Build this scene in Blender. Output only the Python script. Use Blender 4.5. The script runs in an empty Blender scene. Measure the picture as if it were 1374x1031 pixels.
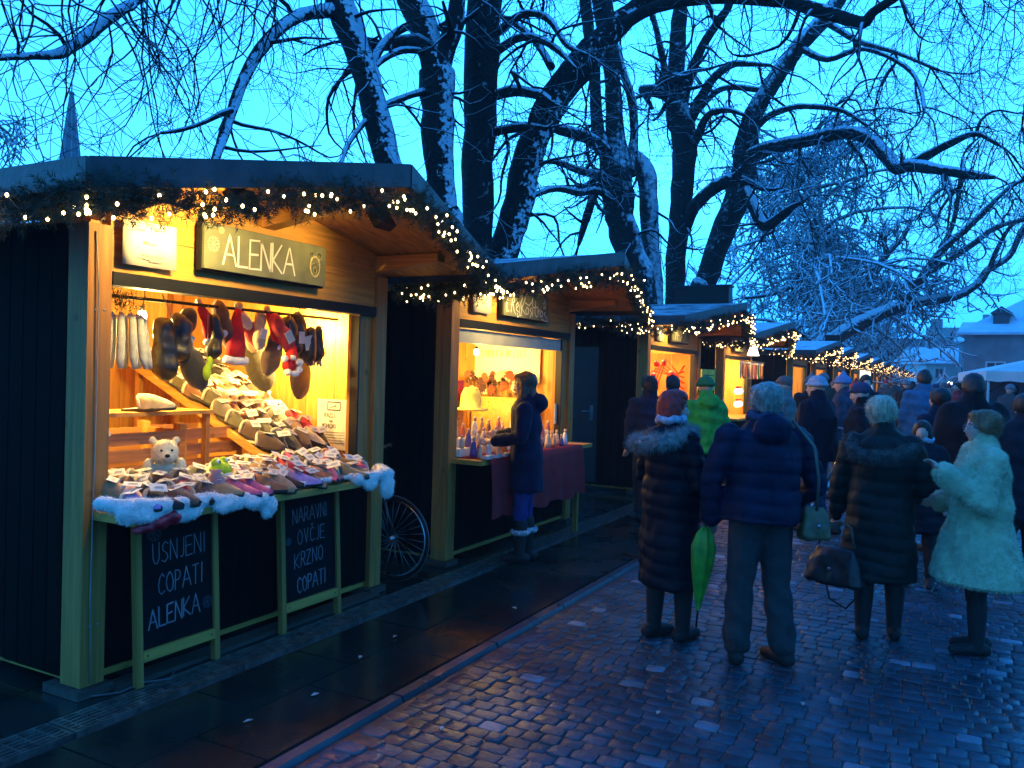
import bpy, bmesh, math, random
import numpy as np
from mathutils import Vector, Matrix, noise
R = math.radians
rnd = random.Random(7)
scn = bpy.context.scene
col = scn.collection

# ------------------------------------------------------------------ camera
cam_d = bpy.data.cameras.new('camera'); cam = bpy.data.objects.new('camera', cam_d); col.objects.link(cam)
YAW, PITCH, ROLL, EYE = .4851, .0137, .0282, 1.65
fwd = Vector((-math.sin(YAW)*math.cos(PITCH), math.cos(YAW)*math.cos(PITCH), -math.sin(PITCH)))
rt = Vector((math.cos(YAW), math.sin(YAW), 0)); up = rt.cross(fwd)
r2 = rt*math.cos(ROLL)+up*math.sin(ROLL); u2 = -rt*math.sin(ROLL)+up*math.cos(ROLL)
M = Matrix((r2, u2, -fwd)).transposed().to_4x4(); M.translation = (0, 0, EYE)
cam.matrix_world = M
cam_d.sensor_width = 36; cam_d.lens = 36*1109/1374
cam_d.clip_start = .05; cam_d.clip_end = 2000
scn.camera = cam

# ------------------------------------------------------------------ dusk sky, weak sun through cloud, exposure
world = bpy.data.worlds.new('World'); scn.world = world; world.use_nodes = True
nt = world.node_tree; N = nt.nodes; L = nt.links
N.clear()
wout = N.new('ShaderNodeOutputWorld'); bg = N.new('ShaderNodeBackground')
sky = N.new('ShaderNodeTexSky'); sky.sky_type = 'NISHITA'; sky.sun_disc = False
sky.sun_elevation = R(3); sky.sun_rotation = R(200); sky.air_density = 1.5; sky.dust_density = 2
tc = N.new('ShaderNodeTexCoord'); sp = N.new('ShaderNodeSeparateXYZ')
L.new(tc.outputs['Generated'], sp.inputs[0])
rp = N.new('ShaderNodeValToRGB'); cr = rp.color_ramp
cr.elements[0].position = 0.0; cr.elements[0].color = (.015, .46, 1.8, 1)
cr.elements[1].position = 1.0; cr.elements[1].color = (.004, .16, .9, 1)
e = cr.elements.new(.22); e.color = (.11, .86, 1.95, 1)
e = cr.elements.new(.5); e.color = (.045, .55, 1.95, 1)
L.new(sp.outputs['Z'], rp.inputs[0])
nz = N.new('ShaderNodeTexNoise'); nz.inputs['Scale'].default_value = 2.6; nz.inputs['Detail'].default_value = 4
L.new(tc.outputs['Generated'], nz.inputs[0])
mr = N.new('ShaderNodeMapRange'); mr.inputs['From Min'].default_value = .3; mr.inputs['From Max'].default_value = .7
mr.inputs['To Min'].default_value = .68; mr.inputs['To Max'].default_value = 1.22
L.new(nz.outputs[0], mr.inputs[0])
mul = N.new('ShaderNodeVectorMath'); mul.operation = 'SCALE'
L.new(rp.outputs[0], mul.inputs[0]); L.new(mr.outputs[0], mul.inputs['Scale'])
sc = N.new('ShaderNodeVectorMath'); sc.operation = 'SCALE'; sc.inputs['Scale'].default_value = 20.0
L.new(mul.outputs[0], sc.inputs[0])
tint = N.new('ShaderNodeVectorMath'); tint.operation = 'MULTIPLY'; tint.inputs[1].default_value = (.03, .40, 1.2)
L.new(sky.outputs[0], tint.inputs[0])
# afterglow: the cloud is brightest towards the left of the street and dims to the far side
dt = N.new('ShaderNodeVectorMath'); dt.operation = 'DOT_PRODUCT'; dt.inputs[1].default_value = (-.8, .6, 0); L.new(tc.outputs['Generated'], dt.inputs[0])
ag = N.new('ShaderNodeMapRange'); ag.interpolation_type = 'SMOOTHSTEP'; ag.inputs[1].default_value = -.9; ag.inputs[2].default_value = .95; ag.inputs[3].default_value = .42; ag.inputs[4].default_value = 1.12; L.new(dt.outputs['Value'], ag.inputs[0])
glow = N.new('ShaderNodeVectorMath'); glow.operation = 'SCALE'; L.new(ag.outputs[0], glow.inputs['Scale'])
add = N.new('ShaderNodeVectorMath'); add.operation = 'ADD'
L.new(tint.outputs[0], add.inputs[0]); L.new(sc.outputs[0], add.inputs[1])
L.new(add.outputs[0], glow.inputs[0]); L.new(glow.outputs[0], bg.inputs[0]); bg.inputs[1].default_value = .088
L.new(bg.outputs[0], wout.inputs[0])
sun_d = bpy.data.lights.new('sun', 'SUN'); sun_d.energy = .12; sun_d.angle = R(40); sun_d.color = (.2, .6, 1)
sun = bpy.data.objects.new('sun', sun_d); col.objects.link(sun); sun.rotation_euler = (R(35), R(10), R(30))
vs = scn.view_settings; vs.view_transform = 'Standard'; vs.look = 'None'; vs.exposure = 0; vs.gamma = 1; vs.use_curve_mapping = False
scn.cycles.max_bounces = 6; scn.cycles.diffuse_bounces = 3; scn.cycles.glossy_bounces = 3; scn.cycles.volume_bounces = 1
scn.cycles.sample_clamp_indirect = 4; scn.cycles.caustics_reflective = False; scn.cycles.caustics_refractive = False

# ------------------------------------------------------------------ tagging
def tag(o, label=None, cat=None, group=None, kind=None):
    if label: o['label'] = label
    if cat: o['category'] = cat
    if group: o['group'] = group
    if kind: o['kind'] = kind
    return o
def empty(name, loc=(0, 0, 0), rz=0, label=None, cat=None, group=None):
    o = bpy.data.objects.new(name, None); col.objects.link(o); o.location = loc; o.rotation_euler = (0, 0, rz)
    o.empty_display_size = .05
    return tag(o, label, cat, group)
def link(name, me, parent=None, loc=(0, 0, 0), rot=(0, 0, 0), mat=None):
    o = bpy.data.objects.new(name, me); col.objects.link(o); o.location = loc; o.rotation_euler = rot
    if parent: o.parent = parent
    if mat is not None:
        if len(me.materials) == 0: me.materials.append(mat)
        o.material_slots[0].link = 'OBJECT'; o.material_slots[0].material = mat
    return o
def copy_tree(o, parent=None):
    c = o.copy(); col.objects.link(c); c.parent = parent
    for ch in list(o.children): copy_tree(ch, c)
    return c

# ------------------------------------------------------------------ mesh builder
class MB:
    def __init__(s): s.v = []; s.f = []; s.sm = []
    def add(s, vs, fs, smooth=False):
        b = len(s.v); s.v.extend([tuple(p) for p in vs]); s.f.extend([tuple(i+b for i in f) for f in fs]); s.sm.extend([smooth]*len(fs)); return s
    def box(s, a, b, M=None):
        (x0, y0, z0), (x1, y1, z1) = a, b
        vs = [Vector(p) for p in ((x0,y0,z0),(x1,y0,z0),(x1,y1,z0),(x0,y1,z0),(x0,y0,z1),(x1,y0,z1),(x1,y1,z1),(x0,y1,z1))]
        if M: vs = [M @ p for p in vs]
        return s.add(vs, [(0,3,2,1),(4,5,6,7),(0,1,5,4),(1,2,6,5),(2,3,7,6),(3,0,4,7)])
    def hexa(s, p):   # eight points, bottom four then top four
        return s.add(p, [(0,3,2,1),(4,5,6,7),(0,1,5,4),(1,2,6,5),(2,3,7,6),(3,0,4,7)])
    def tube(s, pts, rad, n=6, cap=True, smooth=True, flat=None):
        pts = [Vector(p) for p in pts]; k = len(pts)
        if not isinstance(rad, (list, tuple)): rad = [rad]*k
        t = (pts[1]-pts[0]).normalized()
        a = t.cross(Vector((0, 0, 1)))
        if a.length < .1: a = t.cross(Vector((1, 0, 0)))
        a.normalize(); vs = []
        for i in range(k):
            t2 = (pts[min(i+1, k-1)]-pts[max(i-1, 0)])
            if t2.length > 1e-9: t = t2.normalized()
            a = (a-t*a.dot(t))
            if a.length < 1e-6: a = t.orthogonal()
            a.normalize(); b = t.cross(a)
            for j in range(n):
                an = 2*math.pi*j/n; o = a*math.cos(an)*rad[i]+b*math.sin(an)*rad[i]
                if flat: o = Vector((o.x*flat[0], o.y*flat[1], o.z*flat[2]))
                vs.append(pts[i]+o)
        fs = []
        for i in range(k-1):
            for j in range(n):
                j2 = (j+1) % n; fs.append((i*n+j, i*n+j2, (i+1)*n+j2, (i+1)*n+j))
        if cap: fs.append(tuple(range(n-1, -1, -1))); fs.append(tuple((k-1)*n+j for j in range(n)))
        return s.add(vs, fs, smooth)
    def cap(s, p0, p1, r0, r1, n=12, flat=None):
        p0 = Vector(p0); p1 = Vector(p1); t = p1-p0; l = t.length; t = t/l if l > 1e-6 else Vector((0, 0, 1))
        pts = []; rad = []
        for a in (89, 60, 30, 0): pts.append(p0-t*r0*math.sin(R(a))); rad.append(max(r0*math.cos(R(a)), .0005))
        for a in (0, 30, 60, 89): pts.append(p1+t*r1*math.sin(R(a))); rad.append(max(r1*math.cos(R(a)), .0005))
        return s.tube(pts, rad, n, True, True, flat)
    def ell(s, c, r, nu=14, nv=9, M=None):
        vs = []; fs = []
        c = Vector(c)
        for i in range(nv+1):
            th = math.pi*i/nv
            for j in range(nu):
                ph = 2*math.pi*j/nu
                p = Vector((r[0]*math.sin(th)*math.cos(ph), r[1]*math.sin(th)*math.sin(ph), r[2]*math.cos(th)))
                if M: p = M @ p
                vs.append(c+p)
        for i in range(nv):
            for j in range(nu):
                j2 = (j+1) % nu; fs.append((i*nu+j, (i+1)*nu+j, (i+1)*nu+j2, i*nu+j2))
        return s.add(vs, fs, True)
    def loft(s, secs, n=20, ex=2.0, smooth=True):   # sections (z, cx, cy, rx, ry)
        vs = []; fs = []
        for (z, cx, cy, rx, ry) in secs:
            for j in range(n):
                a = 2*math.pi*j/n; c, q = math.cos(a), math.sin(a)
                vs.append((cx+rx*math.copysign(abs(c)**(2/ex), c), cy+ry*math.copysign(abs(q)**(2/ex), q), z))
        for i in range(len(secs)-1):
            for j in range(n):
                j2 = (j+1) % n; fs.append((i*n+j, i*n+j2, (i+1)*n+j2, (i+1)*n+j))
        fs.append(tuple(range(n-1, -1, -1))); fs.append(tuple((len(secs)-1)*n+j for j in range(n)))
        return s.add(vs, fs, smooth)
    def mesh(s, name):
        me = bpy.data.meshes.new(name); me.from_pydata([tuple(p) for p in s.v], [], s.f)
        me.polygons.foreach_set('use_smooth', s.sm); me.update(); return me
    def build(s, name, mat, parent=None, loc=(0, 0, 0), rot=(0, 0, 0)):
        me = s.mesh(name)
        if mat: me.materials.append(mat)
        return link(name, me, parent, loc, rot)

def remeshed(mb, voxel, smooth=3, disp=None, name='body'):
    me = mb.mesh('tmp'); o = bpy.data.objects.new('tmp', me); col.objects.link(o)
    m = o.modifiers.new('r', 'REMESH'); m.mode = 'VOXEL'; m.voxel_size = voxel; m.use_smooth_shade = True
    if smooth:
        m2 = o.modifiers.new('s', 'SMOOTH'); m2.factor = .5; m2.iterations = smooth
    dg = bpy.context.evaluated_depsgraph_get(); ev = o.evaluated_get(dg)
    out = bpy.data.meshes.new_from_object(ev); out.name = name
    bpy.data.objects.remove(o); bpy.data.meshes.remove(me)
    if disp:
        n = len(out.vertices); co = np.empty(n*3); no = np.empty(n*3)
        out.vertices.foreach_get('co', co); out.vertices.foreach_get('normal', no)
        co = co.reshape(-1, 3); no = no.reshape(-1, 3)
        co = co+no*disp(co, no)[:, None]
        out.vertices.foreach_set('co', co.ravel()); out.update()
    out.polygons.foreach_set('use_smooth', [True]*len(out.polygons))
    return out
def vnoise(co, s, seed=0):
    return np.array([noise.noise(Vector((float(p[0])*s+seed, float(p[1])*s, float(p[2])*s))) for p in co])

# ------------------------------------------------------------------ materials
MATS = {}
def mat(name, c, rough=.7, var=.25, scale=6., bump=0., bscale=40., metal=0, spec=.5, stretch=(1, 1, 1), sheen=0, c2=None, coat=0):
    if name in MATS: return MATS[name]
    m = bpy.data.materials.new(name); m.use_nodes = True; t = m.node_tree; b = t.nodes['Principled BSDF']
    tcn = t.nodes.new('ShaderNodeTexCoord'); mp = t.nodes.new('ShaderNodeMapping'); mp.inputs['Scale'].default_value = stretch
    t.links.new(tcn.outputs['Object'], mp.inputs[0])
    n = t.nodes.new('ShaderNodeTexNoise'); n.inputs['Scale'].default_value = scale; n.inputs['Detail'].default_value = 5
    t.links.new(mp.outputs[0], n.inputs[0])
    mx = t.nodes.new('ShaderNodeMix'); mx.data_type = 'RGBA'
    lo = c2 if c2 else tuple(x*(1-var) for x in c); hi = c if c2 else tuple(min(1, x*(1+var)) for x in c)
    mx.inputs[6].default_value = (*lo, 1); mx.inputs[7].default_value = (*hi, 1)
    r_ = t.nodes.new('ShaderNodeMapRange'); r_.inputs[1].default_value = .35; r_.inputs[2].default_value = .65
    t.links.new(n.outputs[0], r_.inputs[0]); t.links.new(r_.outputs[0], mx.inputs[0]); t.links.new(mx.outputs[2], b.inputs['Base Color'])
    b.inputs['Roughness'].default_value = rough; b.inputs['Metallic'].default_value = metal
    b.inputs['Specular IOR Level'].default_value = spec
    if sheen: b.inputs['Sheen Weight'].default_value = sheen
    if coat: b.inputs['Coat Weight'].default_value = coat
    if bump:
        n2 = t.nodes.new('ShaderNodeTexNoise'); n2.inputs['Scale'].default_value = bscale; n2.inputs['Detail'].default_value = 4
        t.links.new(mp.outputs[0], n2.inputs[0])
        bp = t.nodes.new('ShaderNodeBump'); bp.inputs['Strength'].default_value = bump; bp.inputs['Distance'].default_value = .01
        t.links.new(n2.outputs[0], bp.inputs['Height']); t.links.new(bp.outputs[0], b.inputs['Normal'])
    MATS[name] = m; return m
def emit(name, c, s, base=(.8, .7, .5)):
    if name in MATS: return MATS[name]
    m = bpy.data.materials.new(name); m.use_nodes = True; b = m.node_tree.nodes['Principled BSDF']
    b.inputs['Base Color'].default_value = (*base, 1); b.inputs['Emission Color'].default_value = (*c, 1); b.inputs['Emission Strength'].default_value = s
    MATS[name] = m; return m
def wood(name, c, axis='z', rough=.55, knot=True, spec=.3):
    if name in MATS: return MATS[name]
    m = bpy.data.materials.new(name); m.use_nodes = True; t = m.node_tree; b = t.nodes['Principled BSDF']
    nn = t.nodes.new; lk = t.links.new
    tcn = nn('ShaderNodeTexCoord'); inf = nn('ShaderNodeObjectInfo'); ad = nn('ShaderNodeVectorMath'); ad.operation = 'ADD'
    ml = nn('ShaderNodeMath'); ml.operation = 'MULTIPLY'; ml.inputs[1].default_value = 13.7
    lk(inf.outputs['Random'], ml.inputs[0]); lk(tcn.outputs['Object'], ad.inputs[0]); lk(ml.outputs[0], ad.inputs[1])
    mp = nn('ShaderNodeMapping'); s = {'x': (.5, 9, 9), 'y': (9, .5, 9), 'z': (9, 9, .5)}[axis]; mp.inputs['Scale'].default_value = s
    lk(ad.outputs[0], mp.inputs[0])
    n = nn('ShaderNodeTexNoise'); n.inputs['Scale'].default_value = 3.5; n.inputs['Detail'].default_value = 7; n.inputs['Distortion'].default_value = .6
    lk(mp.outputs[0], n.inputs[0])
    rp = nn('ShaderNodeValToRGB'); e0, e1 = rp.color_ramp.elements
    e0.position = .3; e0.color = (*[x*.62 for x in c], 1); e1.position = .7; e1.color = (*[min(1, x*1.15) for x in c], 1)
    lk(n.outputs[0], rp.inputs[0])
    vo = nn('ShaderNodeTexVoronoi'); vo.inputs['Scale'].default_value = 3.1
    lk(ad.outputs[0], vo.inputs[0])
    kr = nn('ShaderNodeMapRange'); kr.inputs[1].default_value = .04; kr.inputs[2].default_value = .10; kr.inputs[3].default_value = 1; kr.inputs[4].default_value = 0
    lk(vo.outputs['Distance'], kr.inputs[0])
    mx = nn('ShaderNodeMix'); mx.data_type = 'RGBA'; mx.inputs[7].default_value = (c[0]*.35, c[1]*.25, c[2]*.2, 1)
    km = nn('ShaderNodeMath'); km.operation = 'MULTIPLY'; km.inputs[1].default_value = .7 if knot else 0
    lk(kr.outputs[0], km.inputs[0]); lk(km.outputs[0], mx.inputs[0]); lk(rp.outputs[0], mx.inputs[6]); lk(mx.outputs[2], b.inputs['Base Color'])
    bp = nn('ShaderNodeBump'); bp.inputs['Strength'].default_value = .25; bp.inputs['Distance'].default_value = .004
    lk(n.outputs[0], bp.inputs['Height']); lk(bp.outputs[0], b.inputs['Normal'])
    b.inputs['Roughness'].default_value = rough; b.inputs['Specular IOR Level'].default_value = spec
    MATS[name] = m; return m
def snowy(name, c, wind=(0, 0, 1), thr=.55, soft=.12, amp=.5, nscale=7., rough=.85, snow=(.72, .76, .82)):
    """bark or roofing with snow lying on whatever faces up (or into the wind)"""
    if name in MATS: return MATS[name]
    m = bpy.data.materials.new(name); m.use_nodes = True; t = m.node_tree; b = t.nodes['Principled BSDF']
    nn = t.nodes.new; lk = t.links.new
    g = nn('ShaderNodeNewGeometry'); d = nn('ShaderNodeVectorMath'); d.operation = 'DOT_PRODUCT'
    w = Vector(wind).normalized(); d.inputs[1].default_value = w
    lk(g.outputs['Normal'], d.inputs[0])
    n = nn('ShaderNodeTexNoise'); n.inputs['Scale'].default_value = nscale; n.inputs['Detail'].default_value = 5
    lk(g.outputs['Position'], n.inputs[0])
    a = nn('ShaderNodeMath'); a.operation = 'MULTIPLY_ADD'; a.inputs[1].default_value = amp; lk(n.outputs[0], a.inputs[0]); lk(d.outputs['Value'], a.inputs[2])
    r_ = nn('ShaderNodeMapRange'); r_.inputs[1].default_value = thr-soft+amp*.5; r_.inputs[2].default_value = thr+soft+amp*.5
    lk(a.outputs[0], r_.inputs[0])
    n2 = nn('ShaderNodeTexNoise'); n2.inputs['Scale'].default_value = 14; n2.inputs['Detail'].default_value = 6; lk(g.outputs['Position'], n2.inputs[0])
    cm = nn('ShaderNodeMix'); cm.data_type = 'RGBA'; cm.inputs[6].default_value = (*[x*.5 for x in c], 1); cm.inputs[7].default_value = (*[x*1.5 for x in c], 1)
    lk(n2.outputs[0], cm.inputs[0])
    mx = nn('ShaderNodeMix'); mx.data_type = 'RGBA'; mx.inputs[7].default_value = (*snow, 1)
    lk(r_.outputs[0], mx.inputs[0]); lk(cm.outputs[2], mx.inputs[6]); lk(mx.outputs[2], b.inputs['Base Color'])
    bp = nn('ShaderNodeBump'); bp.inputs['Strength'].default_value = 1; bp.inputs['Distance'].default_value = .06
    lk(n2.outputs[0], bp.inputs['Height']); lk(bp.outputs[0], b.inputs['Normal'])
    b.inputs['Roughness'].default_value = rough; b.inputs['Specular IOR Level'].default_value = .2
    MATS[name] = m; return m

W_SPR = (.60, .30, .06)
m_wz = wood('spruce_upright', (.46, .20, .045), 'z'); m_wy = wood('spruce_lengthwise', W_SPR, 'y'); m_wx = wood('spruce_crosswise', W_SPR, 'x')
m_inz = wood('pine_panel_upright', (.70, .37, .075), 'z'); m_iny = wood('pine_panel_lengthwise', (.70, .37, .075), 'y')
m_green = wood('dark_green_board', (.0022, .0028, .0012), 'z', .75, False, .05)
m_dark = mat('dark_paint', (.007, .008, .010), .6, spec=.2)
m_black = mat('black_paint', (.006, .006, .007), .45, spec=.3)
m_roof = snowy('roof_felt', (.035, .042, .05), (0, 0, 1), 1.02, .12, .5, 3.0, .45)
m_roof2 = snowy('roof_felt_snowy', (.03, .04, .05), (0, 0, 1), .86, .1, .5, 3.0, .5)
m_fascia = mat('fascia_felt', (.03, .036, .045), .45, .35, 9, .3, 30)
m_fir = mat('fir_green', (.012, .03, .012), .7, .4, 30)
m_bulb = emit('warm_bulb', (1, .66, .28), 16)
m_bulb_far = emit('warm_bulb_far', (1, .58, .2), 8)
m_lamp = emit('lamp_bulb', (1, .72, .3), 60)
m_chalk = mat('chalk', (.72, .72, .70), .9, .1)
m_slate = mat('slate_board', (.005, .005, .006), .7, .4, 5, spec=.1)
m_steel = mat('steel', (.35, .36, .38), .3, .2, 10, metal=1)
m_paper = mat('paper', (.78, .74, .62), .8, .04)
m_ink = mat('ink', (.05, .05, .05), .8)
m_fleece = mat('white_fleece', (.84, .80, .74), .95, .06, 30, .4, 120)
m_skin = mat('skin', (.55, .34, .26), .5, .08, 20)
# ------------------------------------------------------------------ ground
def ground_mat(name, c, rough_lo, rough_hi, sc_=.8, bump=.3):
    m = bpy.data.materials.new(name); m.use_nodes = True; t = m.node_tree; b = t.nodes['Principled BSDF']
    nn = t.nodes.new; lk = t.links.new
    g = nn('ShaderNodeNewGeometry'); inf = nn('ShaderNodeObjectInfo')
    n = nn('ShaderNodeTexNoise'); n.inputs['Scale'].default_value = sc_; n.inputs['Detail'].default_value = 6; lk(g.outputs['Position'], n.inputs[0])
    n2 = nn('ShaderNodeTexNoise'); n2.inputs['Scale'].default_value = 9; n2.inputs['Detail'].default_value = 6; lk(g.outputs['Position'], n2.inputs[0])
    r_ = nn('ShaderNodeMapRange'); r_.inputs[1].default_value = .35; r_.inputs[2].default_value = .65; r_.inputs[3].default_value = rough_lo; r_.inputs[4].default_value = rough_hi
    lk(n.outputs[0], r_.inputs[0]); lk(r_.outputs[0], b.inputs['Roughness'])
    cm = nn('ShaderNodeMix'); cm.data_type = 'RGBA'; cm.inputs[6].default_value = (*[x*.55 for x in c], 1); cm.inputs[7].default_value = (*[x*1.45 for x in c], 1)
    lk(n2.outputs[0], cm.inputs[0])
    isl = nn('ShaderNodeMapRange'); isl.inputs[3].default_value = .62; isl.inputs[4].default_value = 1.4; lk(g.outputs['Random Per Island'], isl.inputs[0])
    nd = nn('ShaderNodeTexNoise'); nd.inputs['Scale'].default_value = 2.3; nd.inputs['Detail'].default_value = 5; lk(g.outputs['Position'], nd.inputs[0])
    dr = nn('ShaderNodeMapRange'); dr.inputs[1].default_value = .38; dr.inputs[2].default_value = .62; dr.inputs[3].default_value = .55; dr.inputs[4].default_value = 1.15; lk(nd.outputs[0], dr.inputs[0])
    im = nn('ShaderNodeMath'); im.operation = 'MULTIPLY'; lk(isl.outputs[0], im.inputs[0]); lk(dr.outputs[0], im.inputs[1])
    ml = nn('ShaderNodeVectorMath'); ml.operation = 'SCALE'; lk(cm.outputs[2], ml.inputs[0]); lk(im.outputs[0], ml.inputs['Scale'])
    lk(ml.outputs[0], b.inputs['Base Color'])
    n3 = nn('ShaderNodeTexNoise'); n3.inputs['Scale'].default_value = 45; n3.inputs['Detail'].default_value = 4; lk(g.outputs['Position'], n3.inputs[0])
    bp = nn('ShaderNodeBump'); bp.inputs['Strength'].default_value = bump; bp.inputs['Distance'].default_value = .008
    lk(n3.outputs[0], bp.inputs['Height']); lk(bp.outputs[0], b.inputs['Normal'])
    return m
m_cob = ground_mat('wet_cobble', (.016, .044, .064), .27, .55, 1.1, .5)
m_cob_pale = ground_mat('pale_cobble', (.10, .17, .22), .3, .6, 1.1, .5)
m_joint = mat('joint_dirt', (.022, .022, .023), .5, .4, 20)
m_slab = ground_mat('wet_slab', (.009, .016, .013), .10, .38, .9, .12)
m_road_far = ground_mat('far_cobbles', (.025, .06, .085), .25, .5, 1.1, 1.0)

MB().box((-500, -60, -.6), (600, 900, -.075)).build('ground', m_joint)['kind'] = 'structure'
road = MB().box((-2.34, -12, -.07), (60, 240, -.0060)).build('road', m_joint); tag(road, kind='structure')
pave = MB().box((-14, -12, -.07), (-2.46, 240, -.02)).build('pavement', m_joint); tag(pave, kind='structure')
kerb = MB().box((-2.47, -12, -.07), (-2.33, 240, -.03)).build('kerb', m_joint); tag(kerb, kind='structure')
# kerb stones
me_k = None
for i in range(60):
    y = -.5+i*.98
    if me_k is None:
        mb = MB(); a, b_ = (-.055, 0, 0), (.055, .972, 0)
        mb.hexa([(-.05,0,-.04),(.05,0,-.04),(.05,.972,-.04),(-.05,.972,-.04),(-.035,.006,.010),(.025,.006,.010),(.025,.966,.010),(-.035,.966,.010)])
        me_k = mb.mesh('kerb_stone'); me_k.materials.append(ground_mat('kerb_granite', (.03, .045, .06), .25, .5, 2, .4))
    link('kerb_stone', me_k, kerb, (-2.40, y, 0), (0, 0, rnd.uniform(-.002, .002)))
# slabs
slab_me = []
for k in range(4):
    mb = MB(); e = .004; w, l = .418, .715
    z = [rnd.uniform(-.0015, .0015) for _ in range(4)]
    mb.hexa([(0,0,-.022),(w,0,-.022),(w,l,-.022),(0,l,-.022),(e,e,z[0]),(w-e,e,z[1]),(w-e,l-e,z[2]),(e,l-e,z[3])])
    me = mb.mesh('paving_slab'); me.materials.append(m_slab); slab_me.append(me)
cnt = 0
for c_ in range(2):
    for i in range(46):
        link('paving_slab', slab_me[(i*3+c_*7) % 4], pave, (-2.462-.42*(c_+1), -.3+.72*i+(.36 if c_ else 0), .004+rnd.uniform(-.001, .001)))
for c_ in range(7):     # slabs under and behind the huts, and the strip behind the drain
    for i in range(22):
        link('paving_slab', slab_me[(i+c_) % 4], pave, (-3.57-.42*(c_+1), 0+.72*i+(.36 if c_ % 2 else 0), .003))
mb = MB()
for c_ in range(2):
    for i in range(46, 160):
        x = -2.462-.42*(c_+1); y = -.3+.72*i
        mb.box((x, y, -.02), (x+.416, y+.713, .004))
mb.build('paving_slab_far', m_slab, pave)['kind'] = 'stuff'
# cobbles: courses run across the street, wavering; the 300 nearest are stones of their own
cobv = []
for k in range(6):
    mb = MB(); q = random.Random(k)
    n = 8; ring = [(x+q.uniform(-.035, .02), y+q.uniform(-.04, .02)) for x, y in ((.5, .36), (.40, .5), (-.40, .5), (-.5, .36), (-.5, -.36), (-.40, -.5), (.40, -.5), (.5, -.36))]
    ring = [(x, y) for x, y in ring]; vs = []
    for s_, z in ((1, -.012), (.985, -.0005), (.90, .0012)):
        for (x, y) in ring: vs.append((x*s_, y*s_, z+(q.uniform(-.0012, .0012) if z > -.005 else 0)))
    vs.append((0, 0, .0014))
    fs = [(r_*n+j, r_*n+(j+1) % n, (r_+1)*n+(j+1) % n, (r_+1)*n+j) for r_ in range(2) for j in range(n)]+[(2*n+j, 2*n+(j+1) % n, 3*n) for j in range(n)]
    cobv.append((np.array(vs), fs))
stones = []
q = random.Random(3)
y = 1.2
while y < 20:
    x = -2.335+q.uniform(0, .05)
    while x < 9:
        l = q.uniform(.075, .14)
        wy = .045*math.sin(x*1.7+y*.4)+.02*math.sin(x*4.1)
        px, py = x+l/2, y+wy
        # keep what the lens or a step aside could see
        if py > .3 and px < .13*py+1.5:
            stones.append((px, py, l-.006, .0875, q.uniform(-.05, .05), q.uniform(-.004, .004), q.randrange(6), q.random()))
        x += l
    y += .093
def seen(s): return s[1] > 2.1 and -2.33 < s[0] < .12*s[1]+.2*0+.45
near = sorted(stones, key=lambda s: (0 if seen(s) else 1, s[0]**2+s[1]**2))
mesh_c = []
for k in range(6):
    for mt in (m_cob, m_cob_pale):
        me = bpy.data.meshes.new('cobblestone'); v = cobv[k][0].copy(); me.from_pydata(v.tolist(), [], cobv[k][1])
        me.polygons.foreach_set('use_smooth', [True]*len(me.polygons)); me.materials.append(mt); mesh_c.append(me)
for s in near[:298]:
    o = link('cobblestone', mesh_c[s[6]*2+(1 if s[7] > .955 else 0)], road, (s[0], s[1], s[5]), (0, 0, s[4])); o.scale = (s[2], s[3], 1)
for pale in (0, 1):
    V = []; F = []; b0 = 0
    for s in near[298:]:
        if (s[7] > .955) != bool(pale): continue
        vs, fs = cobv[s[6]]; ca, sa = math.cos(s[4]), math.sin(s[4])
        x = vs[:, 0]*s[2]; yy = vs[:, 1]*s[3]
        V.append(np.stack([x*ca-yy*sa+s[0], x*sa+yy*ca+s[1], vs[:, 2]+s[5]], 1)); F.extend([tuple(i+b0 for i in f) for f in fs]); b0 += len(vs)
    me = bpy.data.meshes.new('cobbles'); me.from_pydata(np.concatenate(V).tolist(), [], F); me.polygons.foreach_set('use_smooth', [True]*len(F))
    me.materials.append(m_cob_pale if pale else m_cob); link('cobbles_pale' if pale else 'cobbles', me, road)['kind'] = 'stuff'
MB().box((-2.33, 19.9, -.05), (40, 240, -.004)).build('cobbles_far', m_road_far, road)
# slot drain in front of the huts
m_gr = mat('drain_iron', (.30, .28, .24), .3, .4, 15, metal=.8)
fr = MB(); fr.box((-.10, .005, -.03), (-.086, .985, .010)); fr.box((.086, .005, -.03), (.10, .985, .010)); fr.box((-.086, .005, -.03), (.086, .02, .0085)); fr.box((-.086, .97, -.03), (.086, .985, .0085))
brs = MB()
for x in (-.064, -.032, 0, .032, .064): brs.box((x-.0065, .02, -.02), (x+.0065, .97, .0085))
brx = MB()
for i in range(12): brx.box((-.086, .055+i*.078, -.022), (.086, .063+i*.078, .0075))
mf, mb1, mb2 = fr.mesh('grate_frame'), brs.mesh('bar'), brx.mesh('cross_bar')
for me in (mf, mb1, mb2): me.materials.append(m_gr)
WH = ['beside the bottom left corner post', 'in front of the left chalkboard', 'between the two chalkboards', 'in front of the right chalkboard', 'by the bicycle wheel', 'before the second hut', 'under the woman at the second hut', 'at the end of the burgundy cloth']
for i in range(14):
    g = empty('drain_grate', (-3.455, .35+i*.99, 0), 0, 'wet iron drain grate '+(WH[i-1] if 1 <= i <= 8 else ('at the very left edge of the picture' if i == 0 else 'before the third hut, %s from the burgundy cloth' % ['', 'first', 'second', 'third', 'fourth', 'last'][i-8])), 'drain grate', 'iron drain grates along the row of huts')
    link('grate_frame', mf, g); link('bar', mb1, g)['kind'] = 'stuff'; link('cross_bar', mb2, g)['kind'] = 'stuff'
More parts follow.
